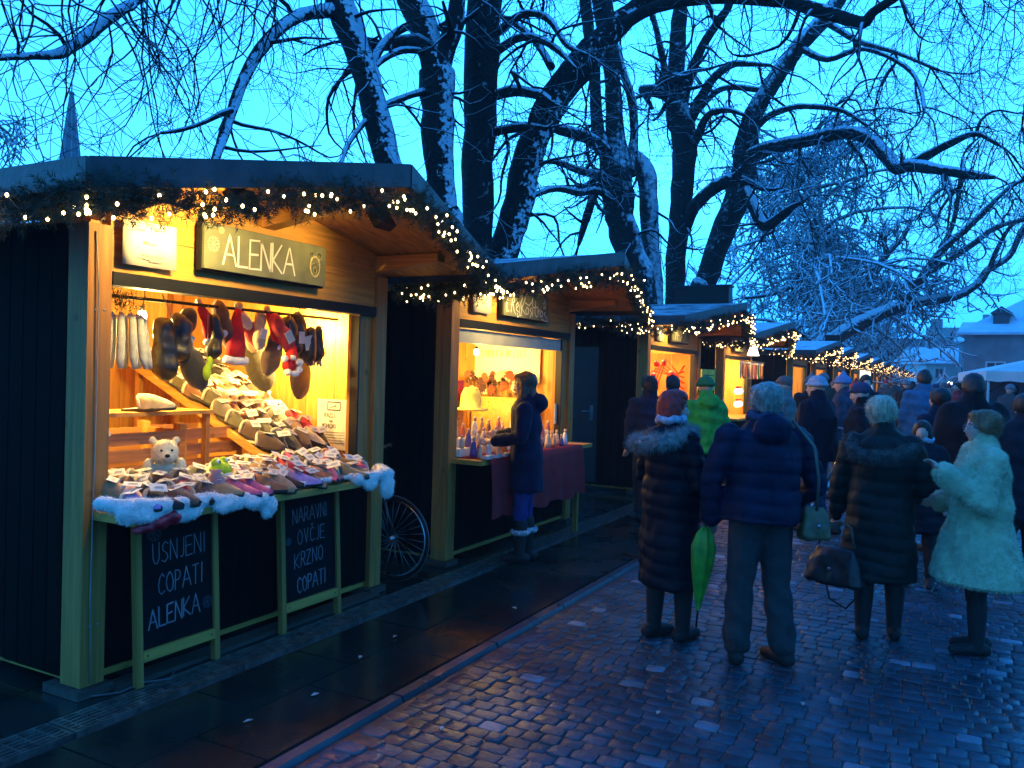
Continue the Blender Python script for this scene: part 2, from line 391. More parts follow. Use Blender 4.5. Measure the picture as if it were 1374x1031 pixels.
# small fallen scraps: leaves and bits of slush on the stones
m_leaf = mat('wet_leaf', (.45, .42, .36), .5)
for i, (x, y) in enumerate([(-2.9, 3.75), (-2.75, 3.2), (-2.95, 4.15), (-2.62, 5.1), (-2.0, 3.2), (-1.2, 3.9), (-.6, 4.4), (-2.8, 2.8)]):
    a = rnd.uniform(0, 6); mb = MB()
    mb.add([(-.025, 0, 0), (-.005, -.012, .004), (.025, 0, .001), (0, .012, .006), (-.025, 0, .002), (-.005, -.012, .006), (.025, 0, .003), (0, .012, .008)], [(0, 3, 2, 1), (4, 5, 6, 7), (0, 1, 5, 4), (1, 2, 6, 5), (2, 3, 7, 6), (3, 0, 4, 7)])
    o = mb.build('fallen_leaf', m_leaf, None, (x, y, .012), (0, 0, a)); tag(o, 'small pale scrap of leaf on the wet stones '+['below the left chalkboard', 'nearest the kerb before the left chalkboard', 'below the right chalkboard', 'by the kerb before the bicycle', 'just past the kerb', 'before the red haired woman', 'before the grey haired woman', 'nearest the camera'][i], 'leaf', 'leaf scraps on the wet ground')
# ------------------------------------------------------------------ market huts
FX = -3.68
m_old = wood('weathered_board', (.085, .06, .045), 'y')
def hut(yc, hw, lvl, label, lights, sign=None, door=False, doorknob=False, counter=True, snow=False, power=30, shutter=False, group='wooden market huts in a row'):
    t = empty('market_hut', (FX, yc, 0), 0, label, 'market hut', group)
    ov = .45; E_ = hw+ov; PX, CX = 1.0, .62; HP, HE = 2.77, 2.45; BK = -2.25
    def zt(y): return HP-(HP-HE)*abs(y)/E_
    def P(name, mb, m): return mb.build(name, m, t)
    rm = m_roof2 if snow else m_roof
    for s in (-1, 1):
        mb = MB()
        a = [(BK-.2, 0), (PX, 0), (CX, s*E_), (BK-.2, s*E_)]
        lo = [(x, y, zt(y)-.055) for x, y in a]; hi = [(x, y, zt(y)) for x, y in a]
        if s < 0: lo.reverse(); hi.reverse()
        mb.hexa(lo+hi); P('roof', mb, rm)
        mb = MB(); a = [(BK, .01*s), (PX-.05, .01*s), (CX-.05, s*(E_-.04)), (BK, s*(E_-.04))]
        lo = [(x, y, zt(y)-.075) for x, y in a]; hi = [(x, y, zt(y)-.058) for x, y in a]
        if s < 0: lo.reverse(); hi.reverse()
        mb.hexa(lo+hi); P('soffit', mb, m_wy)
        # raked fascia along the canopy edge, its top lip proud of the roofing
        d = Vector((CX-PX, s*E_, 0)).normalized(); n_ = Vector((abs(d.y), -d.x*s, 0)); n_ = Vector((d.y*s, -d.x*s, 0))
        if n_.x < 0: n_ = -n_
        A = Vector((PX, 0, 0)); B = Vector((CX, s*E_, 0)); q = []
        for z0, z1 in ((-.115, -.115), (.012, .012)):
            q.append([Vector((A.x, A.y, HP+z0)), Vector((B.x, B.y, HE+z0)), Vector((B.x, B.y, HE+z0))+n_*.03, Vector((A.x, A.y, HP+z0))+n_*.03])
        lo, hi = q
        if s > 0: lo.reverse(); hi.reverse()
        P('fascia_board', MB().hexa(lo+hi), m_fascia)
        mb = MB(); y0, y1 = sorted((s*E_, s*(E_+.025))); mb.box((BK-.2, y0, HE-.115), (CX+.03, y1, HE+.008)); P('eave_board', mb, m_fascia)
        # bracket beams carrying the canopy, tapering outwards
        y = s*(hw-.06); z = zt(y)-.079
        P('bracket', MB().hexa([(-.12, y-.05, z-.13), (.5, y-.05, z-.055), (.5, y+.05, z-.055), (-.12, y+.05, z-.13), (-.12, y-.05, z), (.5, y-.05, z), (.5, y+.05, z), (-.12, y+.05, z)]), m_wx)
    z = HP-.079
    P('ridge_beam', MB().hexa([(-.1, -.055, z-.22), (.86, -.055, z-.07), (.86, .055, z-.07), (-.1, .055, z-.22), (-.1, -.055, z), (.86, -.055, z), (.86, .055, z), (-.1, .055, z)]), m_wx)
    # corner posts on blocks
    for s in (-1, 1):
        y0, y1 = sorted((s*hw, s*(hw-.13)))
        for x0, x1 in ((-.15, 0), (BK, BK+.13)):
            zz = zt(hw)-.085-(.132 if x0 > -1 else 0)
            o = P('post', MB().box((x0, y0, .055), (x1, y1, zz)), m_wz)
        P('footing_block', MB().box((-.24, y0-.03, .006), (.03, y1+.03, .05)), m_old)
    # outer side boards, each its own plank with a shadow gap
    nb = 17 if lvl > 1 else 6; bw = (-.155-(BK+.13))/nb
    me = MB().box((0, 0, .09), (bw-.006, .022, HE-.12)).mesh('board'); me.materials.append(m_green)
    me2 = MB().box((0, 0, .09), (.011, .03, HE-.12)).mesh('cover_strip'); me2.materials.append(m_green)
    for s in (-1, 1):
        for k in range(nb):
            link('board', me, t, (BK+.13+k*bw, (s*hw-.022 if s > 0 else -hw)+.0, rnd.uniform(-.004, .004)))
    if door:   # service door in the left side wall
        P('door', MB().box((-1.5, -hw-.014, .12), (-.72, -hw-.003, 2.05)), mat('dark_door', (.014, .02, .02), .45))
        hd = MB(); hd.box((-.83, -hw-.022, 1.0), (-.78, -hw-.014, 1.22)); hd.tube([(-.805, -hw-.02, 1.13), (-.805, -hw-.06, 1.13), (-.93, -hw-.065, 1.13)], .009, 6)
        hd.build('handle', m_steel, t.children[-1])
    # back wall and inner lining
    zi = HE-.10
    for s in (-1, 1):
        y0, y1 = sorted((s*(hw-.03), s*(hw-.045)))
        nn_ = 7 if lvl > 1 else 2; w_ = (-.16-(BK+.14))/nn_
        for k in range(nn_): P('wall_panel', MB().box((BK+.14+k*w_, y0, .12), (BK+.14+(k+1)*w_-.004, y1, zi)), m_inz)
    nn_ = 9 if lvl > 1 else 3; w_ = (2*hw-.1)/nn_
    for k in range(nn_): P('wall_panel', MB().box((BK+.03, -hw+.05+k*w_, .12), (BK+.05, -hw+.05+(k+1)*w_-.004, zi)), m_inz)
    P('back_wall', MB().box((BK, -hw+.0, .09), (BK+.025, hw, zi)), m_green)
    P('ceiling', MB().box((BK+.05, -hw+.05, zi-.02), (-.06, hw-.05, zi-.004)), m_iny)
    P('floor', MB().box((BK+.03, -hw+.03, .06), (-.05, hw-.03, .11)), m_wy)
    # opening: jambs, header boards, dark rail, counter, front boards
    oy0, oy1 = -(hw-.13), hw-.13
    jr = .15 if lvl > 1 else .1
    P('jamb', MB().box((-.13, oy1-jr, .93), (-.03, oy1-.003, 2.1)), m_wz)
    P('jamb', MB().box((-.13, oy0+.003, .93), (-.06, oy0+.03, 2.1)), m_wz)
    P('guide_rail', MB().box((-.09, oy1-jr-.018, .93), (-.02, oy1-jr-.002, 2.02)), m_black)
    zh = 2.10; P('header_rail', MB().box((-.10, oy0+.002, zh-.07), (.006, oy1-.002, zh-.003)), m_dark)
    zb = [zh, zh+.19, zh+.38]
    for k in range(2):
        z1 = min(zb[k+1]-.004, 9)
        ys = [oy0+.002, oy1-.002]
        mb = MB(); mb.box((-.05, ys[0], zb[k]), (-.018, ys[1], min(z1, zt(hw)-.09))) if k == 0 else None
        if k == 0: P('header_board', mb, m_wy)
    # gable infill above the header, cut to the slope
    z0 = min(zb[1]-.004, zt(hw)-.09)+.004
    vs = [(-.05, oy0+.002, z0), (-.05, oy1-.002, z0), (-.05, oy1-.002, zt(oy1)-.08), (-.05, 0, HP-.08), (-.05, oy0+.002, zt(oy0)-.08)]
    vs += [(-.02, v[1], v[2]) for v in vs]
    P('gable_board', MB().add(vs, [(4, 3, 2, 1, 0), (5, 6, 7, 8, 9), (0, 1, 6, 5), (1, 2, 7, 6), (2, 3, 8, 7), (3, 4, 9, 8), (4, 0, 5, 9)]), m_wy)
    if shutter:
        P('roller_shutter', MB().box((-.085, oy0+.01, zh-.20), (-.035, oy1-.02-jr, zh-.082)), mat('shutter_grey', (.42, .42, .34), .5, .1))
    fw = (2*hw-.26)/14 if lvl > 1 else (2*hw-.26)/4
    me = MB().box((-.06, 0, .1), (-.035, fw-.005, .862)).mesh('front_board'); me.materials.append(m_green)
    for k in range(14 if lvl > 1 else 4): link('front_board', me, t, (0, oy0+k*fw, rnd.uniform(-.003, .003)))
    P('skirt_board', MB().box((-.10, oy0, .06), (-.066, oy1, .13)), m_dark)
    if counter:
        P('counter', MB().box((-.62, oy0+.01-.09, .872), (.30, oy1-.32 if lvl == 3 else oy1-.01, .912)), m_wy)
    # warm lamps hanging inside
    for (lx, ly, lz, pw) in lights:
        ob = MB().ell((0, 0, 0), (.028, .028, .036), 10, 7).build('bulb', m_lamp if lvl > 1 else m_bulb_far, t, (lx, ly, lz))
        MB().tube([(0, 0, .03), (0, 0, .06)], .016, 8).build('socket', m_black, ob)
        MB().tube([(0, 0, .05), (.01, .01, .12), (0, 0, zi-.02-lz)], .004, 5).build('cord', m_black, ob)
        ld = bpy.data.lights.new('lamp_light', 'POINT'); ld.energy = pw; ld.color = (1, .66, .18); ld.shadow_soft_size = .05
        lo_ = bpy.data.objects.new('lamp_light', ld); col.objects.link(lo_); lo_.parent = t; lo_.location = (lx+.02, ly, lz-.07)
    return t

# fir garland with fairy lights round a canopy edge
bulb_me = MB().ell((0, 0, 0), (.0068, .0068, .009), 8, 6).mesh('bulb'); bulb_me.materials.append(m_bulb)
bulb_big = MB().ell((0, 0, 0), (.0125, .0125, .014), 6, 5).mesh('bulb'); bulb_big.materials.append(m_bulb_far)
def path_pts(hw, back=.85):
    E_ = hw+.45
    return [Vector((.62-back, -E_-.03, 2.34)), Vector((.68, -E_-.03, 2.335)), Vector((1.05, 0, 2.64)), Vector((.68, E_+.03, 2.335)), Vector((.62-back, E_+.03, 2.32))]
def on_path(pts, u):
    ls = [(pts[i+1]-pts[i]).length for i in range(len(pts)-1)]; d = u*sum(ls)
    for i, l in enumerate(ls):
        if d <= l or i == len(ls)-1: return pts[i].lerp(pts[i+1], min(1, d/l)), (pts[i+1]-pts[i]).normalized()
        d -= l
garland_cache = {}
def garland(yc, hw, nb, where, dens=1., big=False, back=.85, seed=1):
    q = random.Random(seed); key = (round(hw, 2), dens)
    pts = path_pts(hw, back)
    tot = sum((pts[i+1]-pts[i]).length for i in range(4))
    g = empty('fir_garland', (FX, yc, 0), 0, 'dark fir garland hanging along the canopy edge of '+where, 'garland', 'fir garlands on the hut canopies')
    if key not in garland_cache:
        mb = MB(); V = []; F = []
        for i in range(int(tot*400*dens)):
            u = q.random(); p, t = on_path(pts, u)
            sag = .035*math.sin(u*tot*5.5)+.02*math.sin(u*tot*13)
            d = Vector((q.gauss(0, 1), q.gauss(0, 1), q.gauss(-.35, 1))).normalized(); l = q.uniform(.05, .11)
            b = p+Vector((q.uniform(-.03, .03), q.uniform(-.03, .03), -.045-sag*.6+q.uniform(-.06, .045)))
            for k in range(20 if dens > .6 else 7):
                f = k/(20 if dens > .6 else 7); c = b+d*l*f
                s_ = d.cross(Vector((q.gauss(0, 1), q.gauss(0, 1), q.gauss(0, 1)))).normalized()
                tip = c+(s_*.8+d*.6)*q.uniform(.022, .042); w_ = d*(.0026 if dens > .6 else .009)
                k0 = len(V); V += [c-w_, c+w_, tip]; F.append((k0, k0+1, k0+2))
        mb.v = [tuple(v) for v in V]; mb.f = F; mb.sm = [False]*len(F); me = mb.mesh('needles'); me.materials.append(m_fir)
        st = MB(); st.tube([on_path(pts, i/40)[0]+Vector((0, 0, -.05-.035*math.sin(i/40*tot*5.5))) for i in range(41)], .007, 5)
        ms = st.mesh('stem'); ms.materials.append(m_fir); garland_cache[key] = (me, ms)
    me, ms = garland_cache[key]; link('needles', me, g); link('stem', ms, g)
    f = empty('fairy_lights', (FX, yc, 0), 0, 'string of warm white fairy lights wound round the canopy of '+where, 'fairy lights', 'fairy lights on the hut canopies')
    wp = []
    u = 0.01
    for i in range(nb):
        u = (i+q.uniform(.1, .9))/nb
        u = u+.018*math.sin(u*60)   # bunches
        u = min(max(u, 0), 1); p, t = on_path(pts, u); a = q.uniform(-2.6, .6); r_ = q.uniform(.055, .085)
        pp = p+Vector((math.cos(a)*0+abs(q.gauss(.05, .03)), 0, -.025+math.sin(a)*r_-.01-.03*abs(math.sin(u*tot*4)))) if .13 < u < .87 else p+Vector((q.uniform(-.02, .03), (1 if u > .5 else -1)*q.uniform(.02, .07), -.05+math.sin(a)*r_))
        link('bulb', bulb_big if big else bulb_me, f, pp); wp.append(pp)
    link('wire', (lambda b: (b.tube(wp, .0022, 3), b.mesh('wire'))[1])(MB()), f, mat=mat('dark_wire', (.01, .02, .012), .6))

# stroke lettering: capitals drawn by hand, as thin raised chalk lines
GL = {'A': [[(0,0),(.42,1),(.85,0)],[(.16,.36),(.7,.36)]], 'L': [[(0,1),(0,0),(.62,.02)]], 'E': [[(.65,1),(0,.98),(0,0),(.65,.02)],[(0,.5),(.55,.52)]],
 'N': [[(0,0),(.02,1),(.65,0),(.68,1)]], 'K': [[(0,0),(0,1)],[(.65,1),(.02,.42),(.7,0)]], 'U': [[(0,1),(.02,.25),(.2,0),(.42,0),(.6,.25),(.62,1)]],
 'S': [[(.6,.88),(.35,1),(.08,.82),(.15,.6),(.5,.42),(.58,.18),(.3,0),(0,.12)]], 'J': [[(.45,1),(.45,.2),(.3,0),(.08,.05)]], 'I': [[(.1,0),(.12,1)]],
 'C': [[(.62,.85),(.4,1),(.15,.85),(.02,.5),(.12,.15),(.35,0),(.62,.14)]], 'O': [[(.33,1),(.08,.8),(.0,.45),(.12,.1),(.35,0),(.6,.15),(.68,.5),(.58,.85),(.33,1)]],
 'P': [[(0,0),(.02,1),(.45,.96),(.58,.75),(.42,.52),(.02,.46)]], 'T': [[(.3,0),(.32,1)],[(0,.98),(.66,1)]], 'R': [[(0,0),(.02,1),(.45,.96),(.56,.75),(.4,.52),(.02,.48)],[(.25,.5),(.6,0)]],
 'V': [[(0,1),(.32,0),(.62,1)]], 'Z': [[(.02,1),(.6,1),(0,0),(.62,0)]], 'D': [[(0,0),(0,1),(.35,.95),(.6,.5),(.35,.03),(0,0)]], 'M': [[(0,0),(.05,1),(.38,.4),(.72,1),(.78,0)]],
 'Č': [[(.62,.85),(.4,1),(.15,.85),(.02,.5),(.12,.15),(.35,0),(.62,.14)],[(.2,1.28),(.36,1.12),(.5,1.28)]], 'H': [[(0,0),(0,1)],[(.6,0),(.6,1)],[(0,.5),(.6,.5)]],
 'G': [[(.62,.85),(.4,1),(.15,.85),(.02,.5),(.12,.15),(.35,0),(.62,.14),(.62,.45),(.4,.45)]], 'B': [[(0,0),(0,1),(.45,.92),(.45,.6),(0,.52)],[(.02,.52),(.55,.4),(.5,.05),(0,0)]], ' ': []}
def ribbon(mb, o, u, v, pts, th, jit=0, q=rnd, dep=.0012):
    n = u.cross(v).normalized(); P3 = [o+u*(x+q.uniform(-jit, jit))+v*(y+q.uniform(-jit, jit)) for x, y in pts]
    for a, b in zip(P3, P3[1:]):
        d = (b-a)
        if d.length < 1e-6: continue
        s = d.normalized().cross(n)*th/2; e_ = d.normalized()*th*.35; a2, b2 = a-e_, b+e_; t1 = th*q.uniform(.8, 1.1)/th
        mb.hexa([a2-s*t1, b2-s*t1, b2+s*t1, a2+s*t1, a2-s*t1+n*dep, b2-s*t1+n*dep, b2+s*t1+n*dep, a2+s*t1+n*dep])
def write(mb, text, o, u, v, h, wsc, th, gap=.25, slant=0, jit=.002, dy=0):
    x = 0
    for i, ch in enumerate(text):
        g = GL[ch]; w_ = max([p[0] for st in g for p in st], default=.4)
        y = dy*i+rnd.uniform(-.02, .02)*h
        for st in g: ribbon(mb, o, u, v, [(x+(p[0]+slant*p[1])*h*wsc, y+p[1]*h) for p in st], th, jit)
        x += (w_+gap)*h*wsc
    return x
def flake(mb, o, u, v, c, r_, th):
    for k in range(4):
        a = math.pi*k/4+.2; d = (math.cos(a)*r_, math.sin(a)*r_)
        ribbon(mb, o, u, v, [(c[0]-d[0], c[1]-d[1]), (c[0]+d[0], c[1]+d[1])], th, .001)
    for k in range(8):
        a = math.pi*k/4+.2
        for s in (-.35, .35):
            ribbon(mb, o, u, v, [(c[0]+math.cos(a)*r_*.6, c[1]+math.sin(a)*r_*.6), (c[0]+math.cos(a+s)*r_*.95, c[1]+math.sin(a+s)*r_*.95)], th*.8, .0005)

h1 = hut(3.77, 1.20, 3, 'nearest wooden hut, open, full of slippers under the chalk name sign', [(-.62, -.41, 1.93, 108), (-.62, .94, 2.0, 130)])
h2 = hut(7.16, 1.29, 2, 'second hut with a rolled up shutter, burgundy cloth and craft figures', [(-.7, -.6, 1.86, 78), (-.8, .5, 1.86, 78)], shutter=True, counter=True)
h3 = hut(12.36, 1.38, 2, 'third hut with red baubles and a yellow board under a black roof box', [(-.8, -.3, 1.9, 80), (-.8, .6, 1.9, 80)], door=True)
h4 = hut(16.6, 1.25, 2, 'fourth hut hung with striped socks and lit figures', [(-.5, -.3, 1.9, 80), (-.5, .5, 1.9, 80)], snow=True)
YS = [(24.3, 1.3), (28.7, 1.3), (34.5, 1.3), (40.6, 1.3), (47, 1.3), (53.5, 1.3), (60, 1.3), (68, 1.3), (77, 1.3), (88, 1.3)]
NW = ['fifth', 'sixth', 'seventh', 'eighth', 'ninth', 'tenth', 'eleventh', 'twelfth', 'thirteenth', 'last small']
for i, (y, w_) in enumerate(YS):
    hut(y, w_, 1, NW[i]+' lit wooden hut down the receding row', [(-.5, 0, 1.9, 75)], snow=True)
garland(3.77, 1.20, 128, 'the nearest hut', seed=11)
garland(7.16, 1.29, 112, 'the second hut', seed=12)
garland(12.36, 1.38, 130, 'the third hut', seed=13, big=False)
garland(16.6, 1.25, 105, 'the fourth hut', dens=.5, seed=14, big=True)
for i, (y, w_) in enumerate(YS): garland(y, w_, (95, 90, 80, 70, 60, 50, 45, 40, 36, 32)[i], 'the '+NW[i]+' hut', dens=.35, big=True, seed=20+i)
# black flat boxes lying on two of the roofs
for (c, hw_, lab) in (((-3.47, 13.0, 2.62), (.43, .12, .46), 'large black box standing on the roof of the third hut'), ((-3.2, 27.4, 2.65), (.22, .12, .42), 'black box on a roof further down the row')):
    b = empty('roof_box', (c[0], c[1], c[2]), 0, lab, 'box', 'black boxes on the roofs')
    MB().box((-hw_[0], -hw_[1], 0), (hw_[0], hw_[1], hw_[2])).build('casing', m_black, b)
    MB().box((-hw_[0]-.02, -hw_[1]-.02, hw_[2]+.002), (hw_[0]+.02, hw_[1]+.02, hw_[2]+.03)).build('lid', m_roof2, b)
# floodlights under the canopies, washing the gable boards
def floodlight(x, y, z, lab, pw, aim, tilt=-35):
    fl = empty('floodlight', (x, y, z), 0, lab, 'floodlight', 'floodlights under the canopies')
    Mx = Matrix.Rotation(R(tilt), 4, 'Y')
    MB().box((-.03, -.08, -.055), (.03, .08, .055), Mx).build('housing', m_black, fl)
    MB().box((-.034, -.065, -.04), (-.031, .065, .04), Mx).build('lens', emit('flood_lens', (1, .7, .3), 6), fl)
    MB().tube([(0, 0, .045), (.01, 0, .12)], .012, 6).build('bracket', m_black, fl)
    if pw:
        ld = bpy.data.lights.new('flood_light', 'SPOT'); ld.energy = pw; ld.color = (1, .68, .20); ld.spot_size = R(150); ld.spot_blend = .9; ld.shadow_soft_size = .06
        lo_ = bpy.data.objects.new('flood_light', ld); col.objects.link(lo_); lo_.parent = fl; lo_.location = (-.06, 0, -.03)
        lo_.rotation_euler = Vector(aim).to_track_quat('-Z', 'Y').to_euler()
floodlight(-3.08, 4.08, 2.56, 'small black floodlight showing under the nearest canopy right of the name sign', 22, (-.8, -.6, -.4))
floodlight(-3.14, 3.02, 2.47, 'floodlight tucked in the fir garland above the white paper notice', 80, (-1, .1, -.32))
floodlight(-3.14, 6.55, 2.47, 'floodlight in the garland of the second hut', 60, (-1, .1, -.35))
floodlight(-3.14, 11.7, 2.47, 'floodlight in the garland of the third hut', 70, (-1, .1, -.35))
floodlight(-3.14, 16.1, 2.47, 'floodlight in the garland of the fourth hut', 70, (-1, .1, -.35))

# ---- name board of the first hut
OX = FX+.012
def sign_board(y0, y1, z0, z1, x, label, cat='sign'):
    t = empty('name_board', (x, (y0+y1)/2, z0), 0, label, cat)
    w_, h_ = (y1-y0)/2, z1-z0
    MB().box((-.03, -w_, 0), (.0, w_, h_)).build('backing', m_dark, t)
    o = MB().box((.0015, -w_+.012, .012), (.02, w_-.004, h_-.006)).build('panel', mat('sign_green', (.13, .14, .085), .6, .25, 7), t)
    return t, w_, h_
t, w_, h_ = sign_board(3.20, 4.21, 2.165, 2.435, OX+.03, 'grey green chalk sign reading ALENKA with a bear face above the first hut')
mb = MB(); o = Vector((.0205, -w_, 0)); U, V_ = Vector((0, 1, 0)), Vector((0, 0, 1))
write(mb, 'ALENKA', o+U*.145+V_*.05, U, V_, .170, .67, .0115, gap=.14, jit=.002)
mb.build('lettering', m_chalk, t)
mb = MB(); flake(mb, o, U, V_, (.075, .15), .045, .004); flake(mb, o, U, V_, (.13, .235), .02, .003); mb.build('snowflake', mat('faint_chalk', (.36, .37, .28), .9), t)
mb = MB(); C2 = (.905, .13)
def circ(c, rx, ry, a0=0, a1=6.2832, n=16): return [(c[0]+rx*math.cos(a0+(a1-a0)*k/n), c[1]+ry*math.sin(a0+(a1-a0)*k/n)) for k in range(n+1)]
for pts_, th in ((circ(C2, .044, .064), .010), (circ((C2[0]-.035, C2[1]+.065), .018, .02, -.3, 4.2), .009), (circ((C2[0]+.035, C2[1]+.065), .018, .02, -1.0, 3.5), .009), (circ((C2[0]-.015, C2[1]+.015), .007, .008), .005), (circ((C2[0]+.015, C2[1]+.015), .007, .008), .005), (circ((C2[0], C2[1]-.025), .014, .02), .005), (circ((C2[0], C2[1]-.02), .005, .005), .005)):
    ribbon(mb, o, U, V_, pts_, th)
mb.build('bear_face', mat('cream_chalk', (.75, .66, .40), .9), t)
# ---- name board of the second hut (looping script and a star)
t, w_, h_ = sign_board(6.66, 7.62, 2.165, 2.43, OX+.03, 'chalk sign with looping white script and a star above the second hut')
mb = MB(); o = Vector((.0205, -w_, 0)); S_ = 1.0
SCR = [[(.10,.06),(.06,.05),(.05,.12),(.09,.15)], [(.14,.05),(.16,.16),(.20,.22)], [(.05,.12),(.08,.22),(.15,.25),(.21,.22),(.2,.15),(.14,.12),(.18,.12),(.20,.06),(.24,.03)],
 [(.24,.09),(.28,.12),(.27,.15),(.24,.13),(.24,.08),(.29,.06)], [(.31,.13),(.31,.03),(.27,.01),(.27,.05)], [(.36,.2),(.33,.15),(.35,.07),(.33,.03),(.35,.03)], [(.35,.22),(.40,.24),(.42,.2),(.35,.1),(.43,.05)],
 [(.46,.12),(.43,.09),(.45,.05),(.49,.06),(.49,.11),(.46,.12)], [(.42,.16),(.5,.14),(.56,.18),(.57,.22),(.58,.14)], [(.55,.12),(.52,.1),(.56,.07),(.53,.03)], [(.58,.12),(.58,.04)], [(.64,.2),(.63,.08),(.66,.04),(.68,.05)], [(.59,.13),(.69,.14)],
 [(.70,.13),(.70,.05)], [(.70,.09),(.74,.12)], [(.77,.11),(.74,.08),(.76,.05),(.80,.06),(.80,.1),(.77,.11)], [(.86,.1),(.83,.09),(.87,.06),(.90,.05),(.92,.02),(.88,.01),(.82,.02),(.78,.03)]]
for st in SCR: ribbon(mb, o, U, V_, [(x*1.02, y*1.0) for x, y in st], .009, .0005)
star = [(.86+.035*(1 if k % 2 == 0 else .42)*math.sin(k*math.pi/5), .175+.05*(1 if k % 2 == 0 else .42)*math.cos(k*math.pi/5)) for k in range(11)]
ribbon(mb, o, U, V_, star, .007); mb.build('lettering', m_chalk, t)
for (yy, lab) in ((12.37, 'small dark sign with gold lettering above the third hut'), (16.4, 'small sign above the fourth hut')):
    t, w_, h_ = sign_board(yy-.45, yy+.45, 2.17, 2.41, OX+.03, lab)
    mb = MB(); o = Vector((.0205, -w_, 0))
    write(mb, 'MED' if yy < 14 else 'DARILA', o+U*.12+V_*.04, U, V_, .15, .8 if yy < 14 else .5, .014, gap=.3); mb.build('lettering', mat('cream_chalk', (.75, .66, .40), .9), t)
# ---- sheets of paper pinned up
def sheet(y0, y1, z0, z1, x, label, lines, m=m_paper):
    t = empty('paper_notice', (x, (y0+y1)/2, (z0+z1)/2), 0, label, 'paper'); w_, h_ = (y1-y0)/2, (z1-z0)/2
    mb = MB(); n = 6; vs = []
    for f in (0, .0012):
        for i in range(n+1):
            for j in (0, 1): vs.append((.004+.007*math.sin(i*1.3)*(1-j*.5)+f, -w_+2*w_*i/n, -h_+2*h_*j))
    k = 2*(n+1); fs = []
    for i in range(n): fs += [(2*i, 2*i+1, 2*i+3, 2*i+2), (k+2*i, k+2*i+2, k+2*i+3, k+2*i+1), (2*i, 2*i+2, k+2*i+2, k+2*i), (2*i+1, k+2*i+1, k+2*i+3, 2*i+3)]
    fs += [(0, k, k+1, 1), (2*n, 2*n+1, k+2*n+1, k+2*n)]
    mb.add(vs, fs, True).build('sheet', m, t)
    mb = MB()
    for (yy, zz, l, th) in lines: mb.box((.013, -w_+yy*2*w_, -h_+zz*2*h_), (.0142, -w_+(yy+l)*2*w_, -h_+zz*2*h_+th))
    mb.build('print', mat('faint_print', (.45, .42, .25), .8), t)
    return t
sheet(2.74, 3.06, 2.14, 2.37, OX+.002, 'white paper notice pinned left of the ALENKA sign', [(.2, .78, .17, .006), (.38, .5, .03, .016), (.43, .5, .03, .016), (.5, .51, .1, .005), (.34, .25, .4, .004), (.25, .17, .3, .004), (.5, .14, .28, .004)])
sheet(6.18, 6.50, 2.17, 2.39, OX+.002, 'blank pale paper pinned left of the looping script sign', [(.3, .4, .4, .005)])
sheet(11.3, 11.62, 2.17, 2.39, OX+.002, 'pale paper pinned above the third hut beside its sign', [(.3, .4, .4, .005)])
